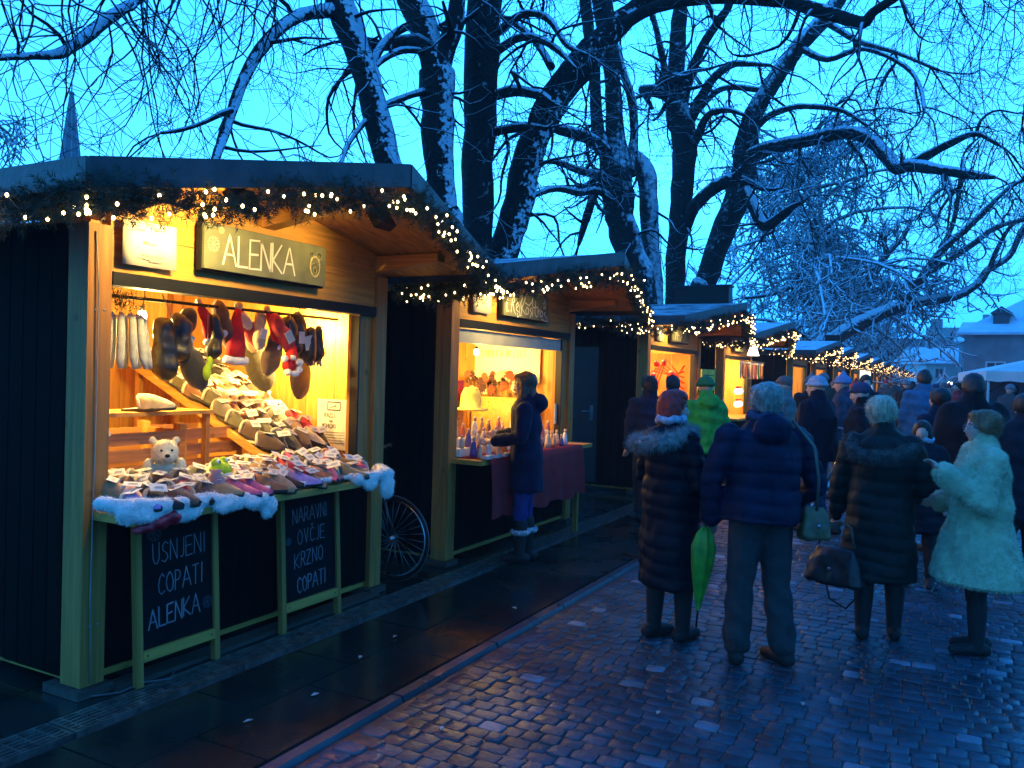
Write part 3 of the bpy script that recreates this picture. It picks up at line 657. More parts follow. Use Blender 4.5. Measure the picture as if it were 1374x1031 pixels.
# ------------------------------------------------------------------ goods of the first hut
CT = .913
felt = {}
def F_(name, c, sheen=.4): return mat('felt_'+name, c, .92, .18, 40, .25, 150, sheen=sheen)
COLS = {'brown': (.16, .075, .035), 'dark brown': (.06, .032, .02), 'black': (.012, .012, .012), 'tan': (.42, .24, .11), 'olive': (.09, .085, .045), 'grey': (.09, .085, .08), 'lilac': (.42, .28, .55),
        'red': (.5, .03, .03), 'pink': (.6, .10, .20), 'rose': (.6, .33, .36), 'cream': (.62, .5, .3), 'rust': (.34, .12, .04)}
m_line = mat('fleece_lining', (.72, .62, .45), .95, .1, 60, .6, 160); m_sole = mat('sole', (.05, .04, .03), .8)
def slipper_meshes(pointed):
    n = 14; out = []
    def outline(k):
        a = 2*math.pi*k/n; x, y = math.sin(a), math.cos(a)
        w_ = .047 if y > 0 else .036; t_ = (1-.6*max(0, y)**1.6) if pointed else 1
        return (x*w_*t_*(1.05 if abs(y) < .6 else 1), y*.13)
    mb = MB(); vs = []; fs = []
    for z, s in ((0, .94), (.006, 1), (.016, 1)):
        for k in range(n): x, y = outline(k); vs.append((x*s, y*s, z))
    for r_ in range(2):
        for k in range(n): fs.append((r_*n+k, (r_+1)*n+k, (r_+1)*n+(k+1) % n, r_*n+(k+1) % n))
    fs.append(tuple(range(n))); fs.append(tuple(2*n+k for k in range(n-1, -1, -1))); sole = mb.add(vs, fs).mesh('sole'); sole.materials.append(m_sole)
    # upper: a vault over the front two thirds, thick, open at the back
    mb = MB(); K = 9; Rn = 7
    for (off, sm) in ((0, 1),):
        vs = []
        for lay in (0, 1):
            for i in range(Rn+1):
                f = i/Rn; y = -.02+f*.148
                x, _ = outline(0); wy = max(.0, 1-((y+.0)/.132)**2)**.5 if y > 0 else 1
                w_ = .046*wy*((1-.55*max(0, y/.13)**1.5) if pointed else 1)+.002
                h = (.072-.060*f**(.85 if pointed else 1.6))*(1 if lay == 0 else .86)
                for k in range(K):
                    a = math.pi*k/(K-1)
                    cx_ = math.cos(a); vs.append((-cx_*w_*(1 if lay == 0 else .9), y-(0 if lay == 0 else .001)+(-.024*math.sin(a) if i == 0 else 0), .014+((1-abs(cx_)**1.35)**.9 if pointed else math.sin(a)**.85)*h))
        b = (Rn+1)*K; fs = []
        for i in range(Rn):
            for k in range(K-1):
                fs.append((i*K+k, i*K+k+1, (i+1)*K+k+1, (i+1)*K+k)); fs.append((b+i*K+k, b+(i+1)*K+k, b+(i+1)*K+k+1, b+i*K+k+1))
        for k in range(K-1): fs.append((k, b+k, b+k+1, k+1)); fs.append((Rn*K+k, Rn*K+k+1, b+Rn*K+k+1, b+Rn*K+k))
        mb.add(vs, fs, True)
    upper = mb.mesh('upper')
    mb = MB(); pts = []
    for k in range(9):
        a = math.pi*k/8; pts.append((-math.cos(a)*.046, -.022-.018*math.sin(a), .016+math.sin(a)**.85*.06))
    mb.tube(pts, .009, 6)
    vs = [(*outline(k), .017) for k in range(n)]; vs = [(x*.88, y*.93, z) for x, y, z in vs]+[(0, -.03, .022)]
    mb.add(vs, [(k, (k+1) % n, n) for k in range(n)][::1])
    lin = mb.mesh('lining'); lin.materials.append(m_line)
    return sole, upper, lin
SM = [slipper_meshes(True), slipper_meshes(False)]
mb = MB().box((-.034, -.023, 0), (.034, .023, .0015)); mb.box((-.021, .007, .0015), (.018, .010, .0022)); tag_me = mb.mesh('price_tag'); tag_me.materials.append(m_paper)
mb = MB()
for zz in (.006, .001, -.005): mb.box((-.02, zz-.0012, .0016), (.016 if zz > 0 else .008, zz+.0012, .0024))
ink_me = mb.mesh('print'); ink_me.materials.append(mat('print_grey', (.3, .3, .32), .8))
def slipper(x, y, z, rz, tiltx, colname, label, kind=0, tagged=True, group='felt slippers on the counter of the first hut', rx=0):
    t = empty('slipper', (x, y, z), 0, label, 'slipper', group); t.rotation_euler = (tiltx+R(rnd.uniform(-7, 7)), rx+R(rnd.uniform(-10, 10)), rz); s_ = rnd.uniform(1.12, 1.3); t.scale = (s_, s_, s_)
    so, u_, li = SM[kind]
    link('sole', so, t); link('upper', u_, t, mat=F_(colname, COLS[colname])); link('lining', li, t, mat=m_line if rnd.random() < .6 else F_('cream', COLS['cream']))
    if tagged:
        tg = link('price_tag', tag_me, t, (rnd.uniform(-.012, .012), .0+rnd.uniform(-.01, .03), .078+rnd.uniform(0, .008)), (R(rnd.uniform(-38, 5)), R(rnd.uniform(-16, 16)), R(rnd.uniform(-35, 35))))
        link('print', ink_me, tg)
ORD = ['first', 'second', 'third', 'fourth', 'fifth', 'sixth', 'seventh', 'eighth', 'ninth', 'tenth', 'eleventh', 'twelfth', 'thirteenth', 'fourteenth', 'fifteenth', 'sixteenth', 'seventeenth', 'eighteenth', 'nineteenth', 'twentieth']
rows = [('front', -3.478, 0, ['lilac', 'black', 'brown', 'brown', 'dark brown', 'tan', 'pink', 'pink', 'rust', 'tan', 'dark brown', 'lilac', 'tan', 'rust', 'pink', 'olive', 'grey', 'pink']),
        ('second', -3.575, .022, ['rose', 'olive', 'black', 'red', 'rose', 'tan', 'cream', 'brown', 'rose', 'dark brown', 'tan', 'red', 'brown', 'black', 'tan', 'olive', 'dark brown', 'grey']),
        ('third', -3.695, .045, ['tan', 'brown', 'cream', 'dark brown', 'brown', 'olive', 'cream', 'tan', 'rose', 'tan', 'brown', 'red', 'olive', 'dark brown', 'black', 'pink', 'black']),
        ('fourth', -3.82, .062, ['olive', 'tan', 'olive', None, None, None, None, 'cream', 'brown', 'cream', 'tan', 'dark brown', 'pink', 'black', 'olive', 'red'])]
for rn, x, dz, cs in rows:
    n = len(cs)
    for i, c in enumerate(cs):
        if c is None: continue
        y = 2.66+(i+.5)*(4.52-2.66)/n+rnd.uniform(-.012, .012)+(0 if rn in ('front', 'third') else .03)
        slipper(x+rnd.uniform(-.02, .02), y, CT+dz+.012, R(-90+rnd.uniform(-38, 38)), R(rnd.uniform(-5, 2)-4*(dz > 0)), c,
                '%s felt slipper, %s from the left in the %s row on the counter' % (c, ORD[i], rn), 0 if rnd.random() < .75 else 1)
# sloping display board with rows of slippers
bx0, bz0, bx1, bz1 = -3.98, 1.06, -5.35, 1.68
by0, by1 = 4.07, 4.80
t = empty('display_board', (bx0, by0, bz0), 0, 'sloping pine display board running up to the back of the first hut', 'display board')
sl = math.atan2(bz1-bz0, bx0-bx1); Lb = math.hypot(bx0-bx1, bz1-bz0); Mb = Matrix.Rotation(sl, 4, 'Y')
MB().box((-Lb, 0, -.02), (0, by1-by0, 0), Mb).build('board', m_wx, t)
MB().box((-Lb, -.025, -.035), (.02, -.001, .012), Mb).build('edge_strip', m_wx, t)
for yy in (.04, by1-by0-.06):
    MB().box((-.05, yy, -(bz0-.12)), (-.01, yy+.04, -.05)).build('leg', m_wz, t); MB().box((-1.34, yy, -(bz0-.12)), (-1.3, yy+.04, .52)).build('leg', m_wz, t)
pal = [['grey', 'olive', 'dark brown', 'black', 'grey', 'black'], ['olive', 'cream', 'brown', 'black', 'rose', 'black'], ['tan', 'cream', 'cream', 'olive', 'black', 'rose'], ['olive', 'grey', 'cream', 'cream', 'cream', 'grey'],
       ['brown', 'olive', 'rust', 'cream', 'cream', 'olive'], ['olive', 'tan', 'brown', 'cream', 'rust', 'cream'], ['grey', 'rust', 'olive', 'brown', 'cream', 'dark brown'], ['olive', 'brown', 'dark brown', 'olive', 'cream', 'red'], ['dark brown', 'olive', 'black', 'olive', 'tan', 'red'], ['dark brown', 'black', 'olive', 'dark brown', 'cream', 'black']]
for r_ in range(10):
    d = Lb*(1-(r_+.45)/10); x = bx0-d*math.cos(sl); z = bz0+d*math.sin(sl)
    for k in range(6):
        y = by0+.07+k*(by1-by0-.08)/6+rnd.uniform(-.01, .01)
        slipper(x+rnd.uniform(-.015, .015), y, z+.008+rnd.uniform(0, .02), R(-90+rnd.uniform(-22, 22)), -sl+R(8), pal[r_][k],
                '%s slipper on the sloping board, %s row from its top, %s from its edge' % (pal[r_][k], ORD[r_], ORD[k]), 0 if (r_*7+k) % 3 else 1, group='slippers on the sloping display board')
# slatted crates stacked behind the plush toys
m_crate = wood('crate_wood', (.50, .22, .07), 'y')
def crate(x, y, z, lab, wx=.34, wy=.62, hz=.30):
    t = empty('wooden_crate', (x, y, z), 0, lab, 'crate', 'slatted crates in the first hut')
    for sx in (-1, 1):
        for sy in (-1, 1): MB().box((sx*wx/2-.017, sy*wy/2-.025, 0), (sx*wx/2+.017, sy*wy/2+.025, hz)).build('corner_post', m_inz, t)
        for k in range(3):
            xa = sx*(wx/2+.019); MB().box((min(xa, xa+sx*.01), -wy/2+.0, .015+k*.098), (max(xa, xa+sx*.01), wy/2, .015+k*.098+.072)).build('slat', m_crate, t)
    for sy in (-1, 1):
        for k in range(3):
            ya = sy*(wy/2+.027); MB().box((-wx/2, min(ya, ya+sy*.01), .015+k*.098), (wx/2, max(ya, ya+sy*.01), .015+k*.098+.072)).build('slat', m_wx, t)
    return t
crate(-4.42, 3.32, .95, 'slatted pine crate on the bench behind the plush toys', hz=.32)
crate(-4.50, 3.92, .95, 'slatted crate half hidden by the sloping display board', wy=.5, hz=.32)
tb = empty('bench', (-4.2, 3.6, .11), 0, 'low inner bench carrying the crates', 'bench')
MB().box((-.28, -.95, .78), (.25, .9, .83)).build('top', m_wy, tb)
for yy in (-.9, .8):
    for xx in (-.25, .18): MB().box((xx, yy, 0), (xx+.05, yy+.05, .778)).build('leg', m_wz, tb)
sh = empty('shelf', (-4.25, 3.32, 1.34), 0, 'pine shelf with a pale slipper above the crates', 'shelf')
MB().box((-.2, -.42, 0), (.16, .42, .022)).build('shelf_board', m_wy, sh)
for yy in (-.40, .375): MB().box((.10, yy, -.45), (.14, yy+.03, .36 if yy < 0 else -.001)).build('upright', m_wz, sh)
slipper(-4.12, 3.28, 1.365, R(-60), 0, 'cream', 'pale slipper standing alone on the pine shelf', 1, False, 'slippers at the left of the first hut')
# slippers hooked on the left inside wall
for i, (x, z, c) in enumerate([(-3.92, 1.62, 'tan'), (-3.90, 1.46, 'brown'), (-3.88, 1.28, 'rust'), (-3.86, 1.12, 'rust'), (-4.02, 1.75, 'cream')]):
    slipper(x, 2.72, z, R(-88), R(-70), c, '%s slipper hanging by the left post, %s from the top' % (c, ['second', 'third', 'fourth', 'lowest', 'top'][i]), 1, i in (1, 2, 3), 'slippers hanging inside the left post')
# fleece edging along the counter
def fleece(name, pts, r_, label, cat, seed, extra=None, m=None, blades=2600, bl=(.008, .018)):
    mb = MB(); q = random.Random(seed)
    for a, b in zip(pts, pts[1:]): mb.cap(a, b, r_*q.uniform(.85, 1.15), r_*q.uniform(.85, 1.15), 10)
    if extra:
        for c, rr in extra: mb.ell(c, rr)
    me = remeshed(mb, .012, 3, lambda co, no: vnoise(co, 16, seed)*.012+vnoise(co, 45, seed)*.005, 'pile')
    m = m or m_fleece; me.materials.append(m)
    t = empty(name, (0, 0, 0), 0, label, cat); link('pile', me, t)
    fur_on(me, t, blades, bl, m, q)
    return t
def fur_on(me, parent, count, bl, m, q, flow=(0, 0, -.5), w=.0022, name='fur', sel=None):
    areas = np.empty(len(me.polygons)); me.polygons.foreach_get('area', areas)
    nv = len(me.vertices); co = np.empty(nv*3); me.vertices.foreach_get('co', co); co = co.reshape(-1, 3); no = np.empty(nv*3); me.vertices.foreach_get('normal', no); no = no.reshape(-1, 3)
    idx = np.random.RandomState(q.randrange(9999)).choice(len(me.polygons), count, p=areas/areas.sum())
    V = []; Fc = []
    for i in idx:
        vs = me.polygons[int(i)].vertices; ws = [q.random() for _ in vs]; s_ = sum(ws)
        p = sum((Vector(co[v])*w_/s_ for v, w_ in zip(vs, ws)), Vector()); n_ = Vector(no[vs[0]])
        if sel and not sel(p): continue
        d = (n_+Vector(flow)+Vector((q.gauss(0, .45), q.gauss(0, .45), q.gauss(0, .45)))).normalized()*q.uniform(*bl)
        s = d.cross(Vector((q.gauss(0, 1), q.gauss(0, 1), q.gauss(0, 1)))).normalized()*w
        k = len(V); p = p-n_*.003; V += [p-s, p+s, p+d*.6+s*.5, p+d]; Fc.append((k, k+1, k+2, k+3))
    f = bpy.data.meshes.new(name); f.from_pydata([tuple(v) for v in V], [], Fc); f.polygons.foreach_set('use_smooth', [True]*len(Fc)); f.materials.append(m)
    return link(name, f, parent)
pts = [(-3.50, 2.53, .985), (-3.42, 2.535, .98)]+[(-3.385+.006*math.sin(i), 2.6+i*.1, .965-.006*i+.008*math.sin(i*1.7)) for i in range(9)]
fleece('fleece_edging', pts, .036, 'white fleece edging draped along the left of the first counter', 'fleece', 3, [((-3.38, 2.58, .93), (.025, .06, .05)), ((-3.37, 2.68, .925), (.026, .1, .045)), ((-3.37, 2.9, .895), (.028, .12, .045)), ((-3.37, 3.2, .9), (.028, .12, .04)), ((-3.36, 3.47, .87), (.035, .07, .08)), ((-3.36, 3.38, .9), (.04, .09, .05))], blades=6000)
pts = [(-3.42, 3.5+i*.1, .945) for i in range(9)]
fleece('fleece_strip', pts, .02, 'thin cream fleece strip lying on the middle of the counter edge', 'fleece', 5, blades=1600)
pts = [(-3.385, 4.28, .925), (-3.375, 4.4, .93), (-3.37, 4.5, .935), (-3.38, 4.62, .935), (-3.5, 4.66, .94)]
fleece('fleece_corner', pts, .042, 'white fleece drooping over the right corner of the first counter', 'fleece', 4, [((-3.36, 4.4, .895), (.03, .08, .05)), ((-3.36, 4.58, .86), (.035, .075, .10))], blades=3200)
mb = MB(); mb.ell((-3.37, 2.76, .875), (.03, .08, .04)); mb.ell((-3.37, 2.68, .855), (.02, .09, .025)); mb.ell((-3.36, 2.83, .89), (.03, .045, .04))
me = remeshed(mb, .01, 2, lambda co, no: vnoise(co, 25, 3)*.012, 'bow'); me.materials.append(mat('red_satin', (.5, .01, .02), .35)); o = link('red_ribbon', me); tag(o, 'red satin ribbon tucked under the fleece of the first counter', 'ribbon')
MB().box((-3.47, 4.50, .872), (-3.385, 4.68, .912)).build('end', m_wy, None) if False else None
# ---- plush toys
def plush(name, prims, voxel, m, t, disp=.003):
    mb = MB()
    for c, r_ in prims: mb.ell(c, r_)
    me = remeshed(mb, voxel, 2, lambda co, no: vnoise(co, 60, 1)*disp, name); me.materials.append(m); return link(name, me, t)
m_pb = mat('cream_plush', (.78, .70, .46), .95, .1, 50, .6, 150)
t = empty('plush_bear', (-3.80, 3.13, CT+.05), R(-122), 'cream plush polar bear sitting among the slippers', 'plush toy')
b = plush('body', [((0, 0, .08), (.07, .06, .085)), ((0, .03, .20), (.072, .07, .07)), ((0, .085, .18), (.036, .04, .03)), ((-.075, .05, .05), (.035, .075, .032)), ((.075, .05, .05), (.035, .075, .032)), ((-.085, .03, .11), (.028, .03, .06)), ((.085, .03, .11), (.028, .03, .06)), ((-.06, .01, .262), (.022, .014, .022)), ((.06, .01, .262), (.022, .014, .022))], .008, m_pb, t)
fur_on(b.data, t, 2600, (.006, .014), m_pb, random.Random(2), w=.0014)
for s in (-1, 1): MB().ell((s*.027, .096, .215), (.0065, .005, .0065), 8, 6).build('eye', m_black, t)
MB().ell((0, .125, .188), (.014, .008, .010), 8, 6).build('nose', m_black, t)
m_fg = mat('lime_plush', (.42, .62, .02), .9, .15, 40, .4, 120)
t = empty('plush_frog', (-3.66, 3.32, CT+.045), R(-72), 'lime green plush frog lying with its head up beside the white bear', 'plush toy')
plush('body', [((0, -.06, .05), (.07, .11, .05)), ((0, .07, .10), (.075, .06, .045)), ((-.04, .06, .145), (.028, .026, .028)), ((.04, .06, .145), (.028, .026, .028)), ((-.09, .05, .04), (.022, .09, .022)), ((.09, .05, .04), (.022, .09, .022)), ((-.09, -.1, .03), (.03, .07, .025)), ((.09, -.1, .03), (.03, .07, .025)), ((-.10, .13, .012), (.028, .035, .01)), ((.10, .13, .012), (.028, .035, .01))], .008, m_fg, t)
plush('throat', [((0, .085, .072), (.062, .05, .032))], .008, mat('pale_plush', (.65, .6, .42), .9), t)
for s in (-1, 1):
    MB().ell((s*.045, .08, .152), (.014, .012, .014), 10, 8).build('eye', mat('eye_white', (.8, .8, .75), .2), t); MB().ell((s*.048, .091, .153), (.006, .005, .007), 8, 6).build('pupil', m_black, t)
m_org = mat('sheer_bag', (.35, .20, .20), .4, .3, 20)
mb = MB(); mb.loft([(0, 0, 0, .055, .03), (.03, 0, 0, .062, .04), (.07, .003, 0, .05, .03), (.09, 0, 0, .022, .016), (.115, 0, 0, .04, .02)], 14)
me = mb.mesh('pouch'); me.materials.append(m_org); t = empty('sachet', (-3.50, 3.22, CT+.05), R(20), 'small sheer brown and violet sachet lying before the green frog', 'sachet'); link('pouch', me, t)
mb = MB(); mb.ell((0, .03, .04), (.03, .012, .03), 10, 8); mb.build('lavender', mat('lavender', (.25, .2, .6), .8), t)
# ---- things hanging from the front rail
m_str = mat('string', (.5, .4, .3), .8)
def hang(mb_or_me, name, loc, m, label, cat, topz=2.0, rz=0, group=None, part='body'):
    t = empty(name, loc, rz, label, cat, group)
    me = mb_or_me; me.materials.append(m) if not me.materials else None
    link(part, me, t); MB().tube([(0, 0, 0), (0, 0, topz-loc[2])], .0025, 4).build('string', m_str, t)
    return t
q = random.Random(9)
# bunch of pale socks round a hoop
t = empty('sock_bunch', (-3.95, 2.95, 1.69), 0, 'bunch of pale grey long socks hanging in a ring under the left bulb', 'socks')
m_sock = mat('pale_wool', (.50, .50, .42), .9, .12, 30, .4, 100)
MB().tube([(.105*math.cos(a), .13*math.sin(a), .20) for a in [2*math.pi*k/18 for k in range(19)]], .004, 5).build('hoop', m_steel, t)
for k in range(13):
    a = 2*math.pi*k/13; x, y = .10*math.cos(a), .125*math.sin(a)
    mb = MB(); mb.tube([(x*.8, y*.8, .215), (x, y, .19), (x*1.08, y*1.08, .08), (x*1.18, y*1.22, -.02), (x*1.3, y*1.36, -.075)], [.012, .02, .024, .024, .015], 8, flat=(.8, 1, 1))
    mb.build('sock', m_sock, t)
MB().tube([(0, 0, .2), (0, 0, .43)], .003, 4).build('string', m_str, t)
def blobme(prims, vox, disp=.004, s_=18): 
    mb = MB()
    for p in prims:
        if p[0] == 'e': mb.ell(p[1], p[2], M=Matrix.Rotation(R(p[3]), 3, 'X') if len(p) > 3 else None)
        else: mb.cap(p[1], p[2], p[3], p[4])
    return remeshed(mb, vox, 2, lambda co, no: vnoise(co, s_, 5)*disp, 'body')
bk = mat('black_leather', (.014, .013, .012), .42, .3, 8, .3, 30)
hang(blobme([('c', (0, -.05, .02), (0, -.03, -.22), .055, .075), ('c', (0, .07, .06), (0, .08, -.12), .05, .06), ('e', (0, .1, .02), (.05, .055, .07))], .011, .012), 'black_hood', (-3.98, 3.30, 1.84), bk, 'bundle of black leather slippers hanging right of the pale socks', 'slippers')
hang(blobme([('c', (0, 0, 0), (0, .03, -.1), .03, .045), ('c', (0, .03, -.1), (0, 0, -.2), .03, .055)], .01, .006), 'black_slipper', (-3.98, 3.62, 1.93), bk, 'black slipper hanging behind the first red Santa hat', 'slipper')
RED = mat('santa_red', (.62, .012, .012), .85, .15, 30, .3, 90); wh = m_fleece
def santa_hat(loc, rz, lab, tilt=0, s_=1):
    t = empty('santa_hat', loc, rz, lab, 'santa hat', 'red Santa hats hanging in the first hut'); t.rotation_euler = (tilt, 0, rz); t.scale = (s_*1.25,)*3
    mb = MB(); mb.loft([(-.16, 0, 0, .025, .075), (-.10, 0, 0, .035, .068), (-.03, 0, .005, .03, .045), (.04, 0, .0, .02, .03), (.09, .01, 0, .012, .018)], 16)
    me = mb.mesh('cone'); me.materials.append(RED); link('cone', me, t)
    me = blobme([('c', (0, -.075, -.175), (0, .075, -.175), .026, .026)], .01, .01); me.materials.append(wh); link('brim', me, t)
    MB().ell((.01, 0, .1), (.022, .022, .022)).build('pompom', wh, t)
santa_hat((-4.0, 3.82, 1.90), .2, 'red Santa hat with white brim hanging nearest the middle of the rail')
santa_hat((-4.02, 3.58, 1.95), -.3, 'smaller red hat partly behind black slippers', .5, .7)
santa_hat((-4.02, 4.15, 1.95), .1, 'round red hat hanging between dark slippers near the right bulb', .7, .8)
def big_slipper(loc, rz, c, lab, s_=1., tilt=0):
    t = empty('giant_slipper', loc, rz, lab, 'giant slipper'); t.rotation_euler = (tilt, 0, rz); t.scale = (s_,)*3
    me = blobme([('e', (0, .0, -.10), (.03, .095, .15)), ('e', (0, 0, .08), (.03, .075, .12))], .012, .004); me.materials.append(F_(c, COLS[c])); link('upper', me, t)
    me = blobme([('e', (.022, 0, .07), (.015, .055, .09))], .01, .004); me.materials.append(m_line); link('lining', me, t)
    MB().tube([(0, 0, .18), (0, 0, 2.0-loc[2])], .003, 4).build('string', m_str, t)
big_slipper((-4.40, 4.36, 1.76), -.1, 'olive', 'giant olive felt slipper hanging tilted above the display board', 1.35, R(28))
big_slipper((-4.22, 4.66, 1.70), 0, 'dark brown', 'giant dark slipper hanging lowest below the right bulb', 1.2)
big_slipper((-4.08, 4.0, 1.90), .1, 'red', 'giant red slipper with pale lining beside the Santa hat', .85, R(55))
t_ = hang(blobme([('c', (0, 0, .04), (0, .05, -.12), .05, .07), ('c', (0, .10, .03), (0, .14, -.1), .05, .06)], .011, .01), 'dark_gloves', (-4.02, 4.30, 1.91), bk, 'pair of dark leather mitts hanging by the right bulb with a white tag', 'mitts')
g_ = link('price_tag', tag_me, t_, (.085, .05, -.06), (0, R(90), 0)); g_.scale = (1.2,)*3
t_ = hang(blobme([('c', (0, -.03, .02), (0, -.03, -.15), .035, .045), ('c', (0, .05, .04), (0, .06, -.13), .03, .045)]+[('c', (0, -.06+.03*k, -.15), (.01, -.065+.034*k, -.22), .014, .010) for k in range(5)], .009, .006), 'black_gloves', (-3.98, 4.52, 1.88), bk, 'black gloves with white fingertip tags hanging in front of the giant dark slipper', 'gloves')
for k in range(4): MB().box((.045, -.05+.035*k, -.23), (.047, -.044+.035*k, -.19)).build('fingertip_tag', m_paper, t_)
for i, (y, z, c, s_, lab) in enumerate([(3.48, 1.88, 'black', 1., 'black felt slipper hanging left of the middle Santa hat'), (3.72, 1.96, 'dark brown', .9, 'brown furry slipper hanging high behind the Santa hat'), (4.18, 1.93, 'red', .85, 'dark red slipper hanging above the dark mitts'), (4.25, 1.84, 'dark brown', 1.05, 'dark brown slipper hanging between the red and black ones'), (4.42, 1.93, 'black', 1., 'black slipper hanging just left of the right bulb'), (3.40, 1.76, 'black', 1.15, 'black slipper hanging lowest beside the lime booties'), (4.08, 1.94, 'cream', .7, 'cream slipper hanging small behind the red giant slipper')]):
    t_ = hang(blobme([('e', (0, .01, -.10), (.035, .055, .085)), ('e', (0, -.01, .0), (.03, .045, .08))], .010, .008), 'hanging_slipper', (-4.05+.03*(i % 3), y, z), F_(c, COLS[c]), lab, 'slipper', rz=.1, group='single slippers hanging in the first hut'); t_.rotation_euler = (R((-25, 20, 35, -30, 15, 28, -10)[i]), 0, 0); t_.scale = (s_*1.45,)*3
    if i % 2 == 0: link('price_tag', tag_me, t_, (.042, 0, -.08), (R(15), R(90), 0))
# Santa plush
t = empty('plush_santa', (-3.98, 4.28, 1.66), R(-80), 'small red and white plush figure hanging below the dark mitts', 'plush toy')
plush('body', [((0, 0, 0), (.06, .04, .06)), ((0, .02, .07), (.045, .04, .04)), ((-.03, .01, .11), (.03, .025, .04))], .009, RED, t)
plush('trim', [((-.08, .03, .02), (.03, .03, .028)), ((-.06, .04, -.03), (.03, .03, .025)), ((.0, .045, -.06), (.05, .025, .022)), ((.06, .03, -.05), (.025, .03, .025)), ((.085, .02, .04), (.026, .026, .026)), ((.03, .05, .05), (.03, .02, .02)), ((-.02, .055, .02), (.02, .02, .02))], .008, wh, t)
MB().tube([(0, 0, .14), (0, 0, .42)], .0025, 4).build('string', m_str, t)
# sundry small pieces up by the left bulb
t_ = hang(blobme([('e', (0, 0, 0), (.03, .05, .085))], .01, .004), 'red_stocking', (-3.86, 2.76, 1.93), RED, 'red stocking hanging in the top left corner of the opening', 'stocking')
mb = MB(); qq = random.Random(4)
for k in range(420):
    c = Vector((qq.gauss(0, .03), qq.gauss(0, .05), qq.gauss(0, .035))); d = Vector((qq.gauss(0, 1), qq.gauss(0, 1), qq.gauss(0, 1))).normalized()*.03; s = d.cross(Vector((0, .3, 1))).normalized()*.003
    mb.add([c-s, c+s, c+d], [(0, 1, 2)])
me = mb.mesh('needles'); me.materials.append(m_fir); t = empty('fir_sprig', (-3.93, 2.95, 1.98), 0, 'small fir sprig above the bunch of pale socks', 'fir sprig'); link('needles', me, t)
t_ = hang(blobme([('e', (0, 0, 0), (.02, .03, .05)), ('e', (0, .02, .06), (.018, .025, .04))], .008, .003), 'lime_booties', (-3.92, 3.52, 1.60), m_fg, 'tiny lime green booties hanging under the black slippers', 'booties')
rail = MB().tube([(-4.0, 2.70, 2.005), (-4.0, 4.8, 2.005)], .010, 8).build('hanging_rail', m_dark); tag(rail, 'thin dark rail inside the first hut that the hats hang from', 'rail')
# poster on the right-hand inner wall
t = empty('poster', (-4.05, 4.905, 1.22), 0, 'yellowish printed poster with a small emblem on the right inner wall', 'poster')
MB().box((-.21, -.003, -.19), (.10, 0, .19)).build('sheet', m_paper, t)
mb = MB(); o = Vector((-.21, -.0035, -.19)); U2, V2 = Vector((1, 0, 0)), Vector((0, 0, 1))
ribbon(mb, o, U2, V2, [(.10, .30), (.22, .30), (.22, .36), (.10, .36), (.10, .30)], .008); ribbon(mb, o, U2, V2, [(.12, .315), (.15, .325), (.18, .33), (.17, .345)], .005)
write(mb, 'RAZLI', o+U2*.07+V2*.245, U2, V2, .028, .9, .004, .3); write(mb, 'NA', o+U2*.12+V2*.205, U2, V2, .02, .9, .003, .4); write(mb, 'MEDVEDKI', o+U2*.05+V2*.165, U2, V2, .028, .7, .004, .25)
for k in range(5): mb.box((-.16, -.0048, -.06-.02*k), (.06, -.0036, -.057-.02*k))
mb.build('print', m_ink, t)
# ---- the two chalkboards
def chalkboard(y0, y1, xb, label, lines, flakes):
    t = empty('chalkboard', (xb, (y0+y1)/2, .012), 0, label, 'chalkboard', 'chalkboards leaning on the first hut'); t.rotation_euler = (0, R(-3.2), 0)
    w_ = (y1-y0)/2; H_ = .86
    for s in (-1, 1):
        ya, yb = sorted((s*w_, s*(w_-.035))); MB().box((-.022, ya, 0), (.016, yb, H_)).build('leg', m_wz, t)
    MB().box((-.02, -w_+.036, H_-.035), (.013, w_-.036, H_)).build('top_rail', m_wy, t)
    rl = MB().box((-.018, -w_+.036, .12), (.018, w_-.036, .175)).build('bottom_rail', m_wy, t)
    for s in (-1, 1): MB().ell((.018, s*(w_-.06), .148), (.002, .006, .006), 8, 5).build('screw', m_black, rl)
    MB().box((-.012, -w_+.036, .177), (.0, w_-.036, H_-.037)).build('slate', m_slate, t)
    mb = MB(); o = Vector((.0008, -w_, 0))
    for (txt, y_, z_, h, ws, th, g, dy) in lines: write(mb, txt, o+U*y_+V_*z_, U, V_, h, ws, th, g, dy=dy)
    mb.build('lettering', mat('blue_chalk', (.26, .27, .30), .9), t)
    mb = MB()
    for c, r_ in flakes: flake(mb, o, U, V_, c, r_, .004)
    mb.build('snowflake', mat('worn_chalk', (.07, .075, .09), .9), t)
chalkboard(2.79, 3.32, -3.555, 'left chalkboard reading USNJENI COPATI ALENKA', [('USNJENI', .11, .60, .105, .62, .0045, .22, .002), ('COPATI', .14, .435, .105, .6, .0055, .2, .003), ('ALENKA', .08, .27, .10, .62, .0075, .18, .004)], [((.12, .76), .045), ((.46, .33), .035)])
chalkboard(3.81, 4.36, -3.555, 'right chalkboard reading NARAVNI OVČJE KRZNO COPATI', [('NARAVNI', .12, .655, .09, .62, .0045, .2, .002), ('OVČJE', .16, .52, .09, .7, .004, .25, .001), ('KRZNO', .13, .375, .09, .7, .0055, .22, .004), ('COPATI', .15, .215, .095, .62, .0075, .18, .004)], [((.08, .55), .025)])
# doormat-like timber sill in front of the hut
MB().box((-3.72, 2.72, .006), (-3.60, 4.86, .03)).build('timber_sill', m_old); bpy.data.objects['timber_sill']['kind'] = 'structure'

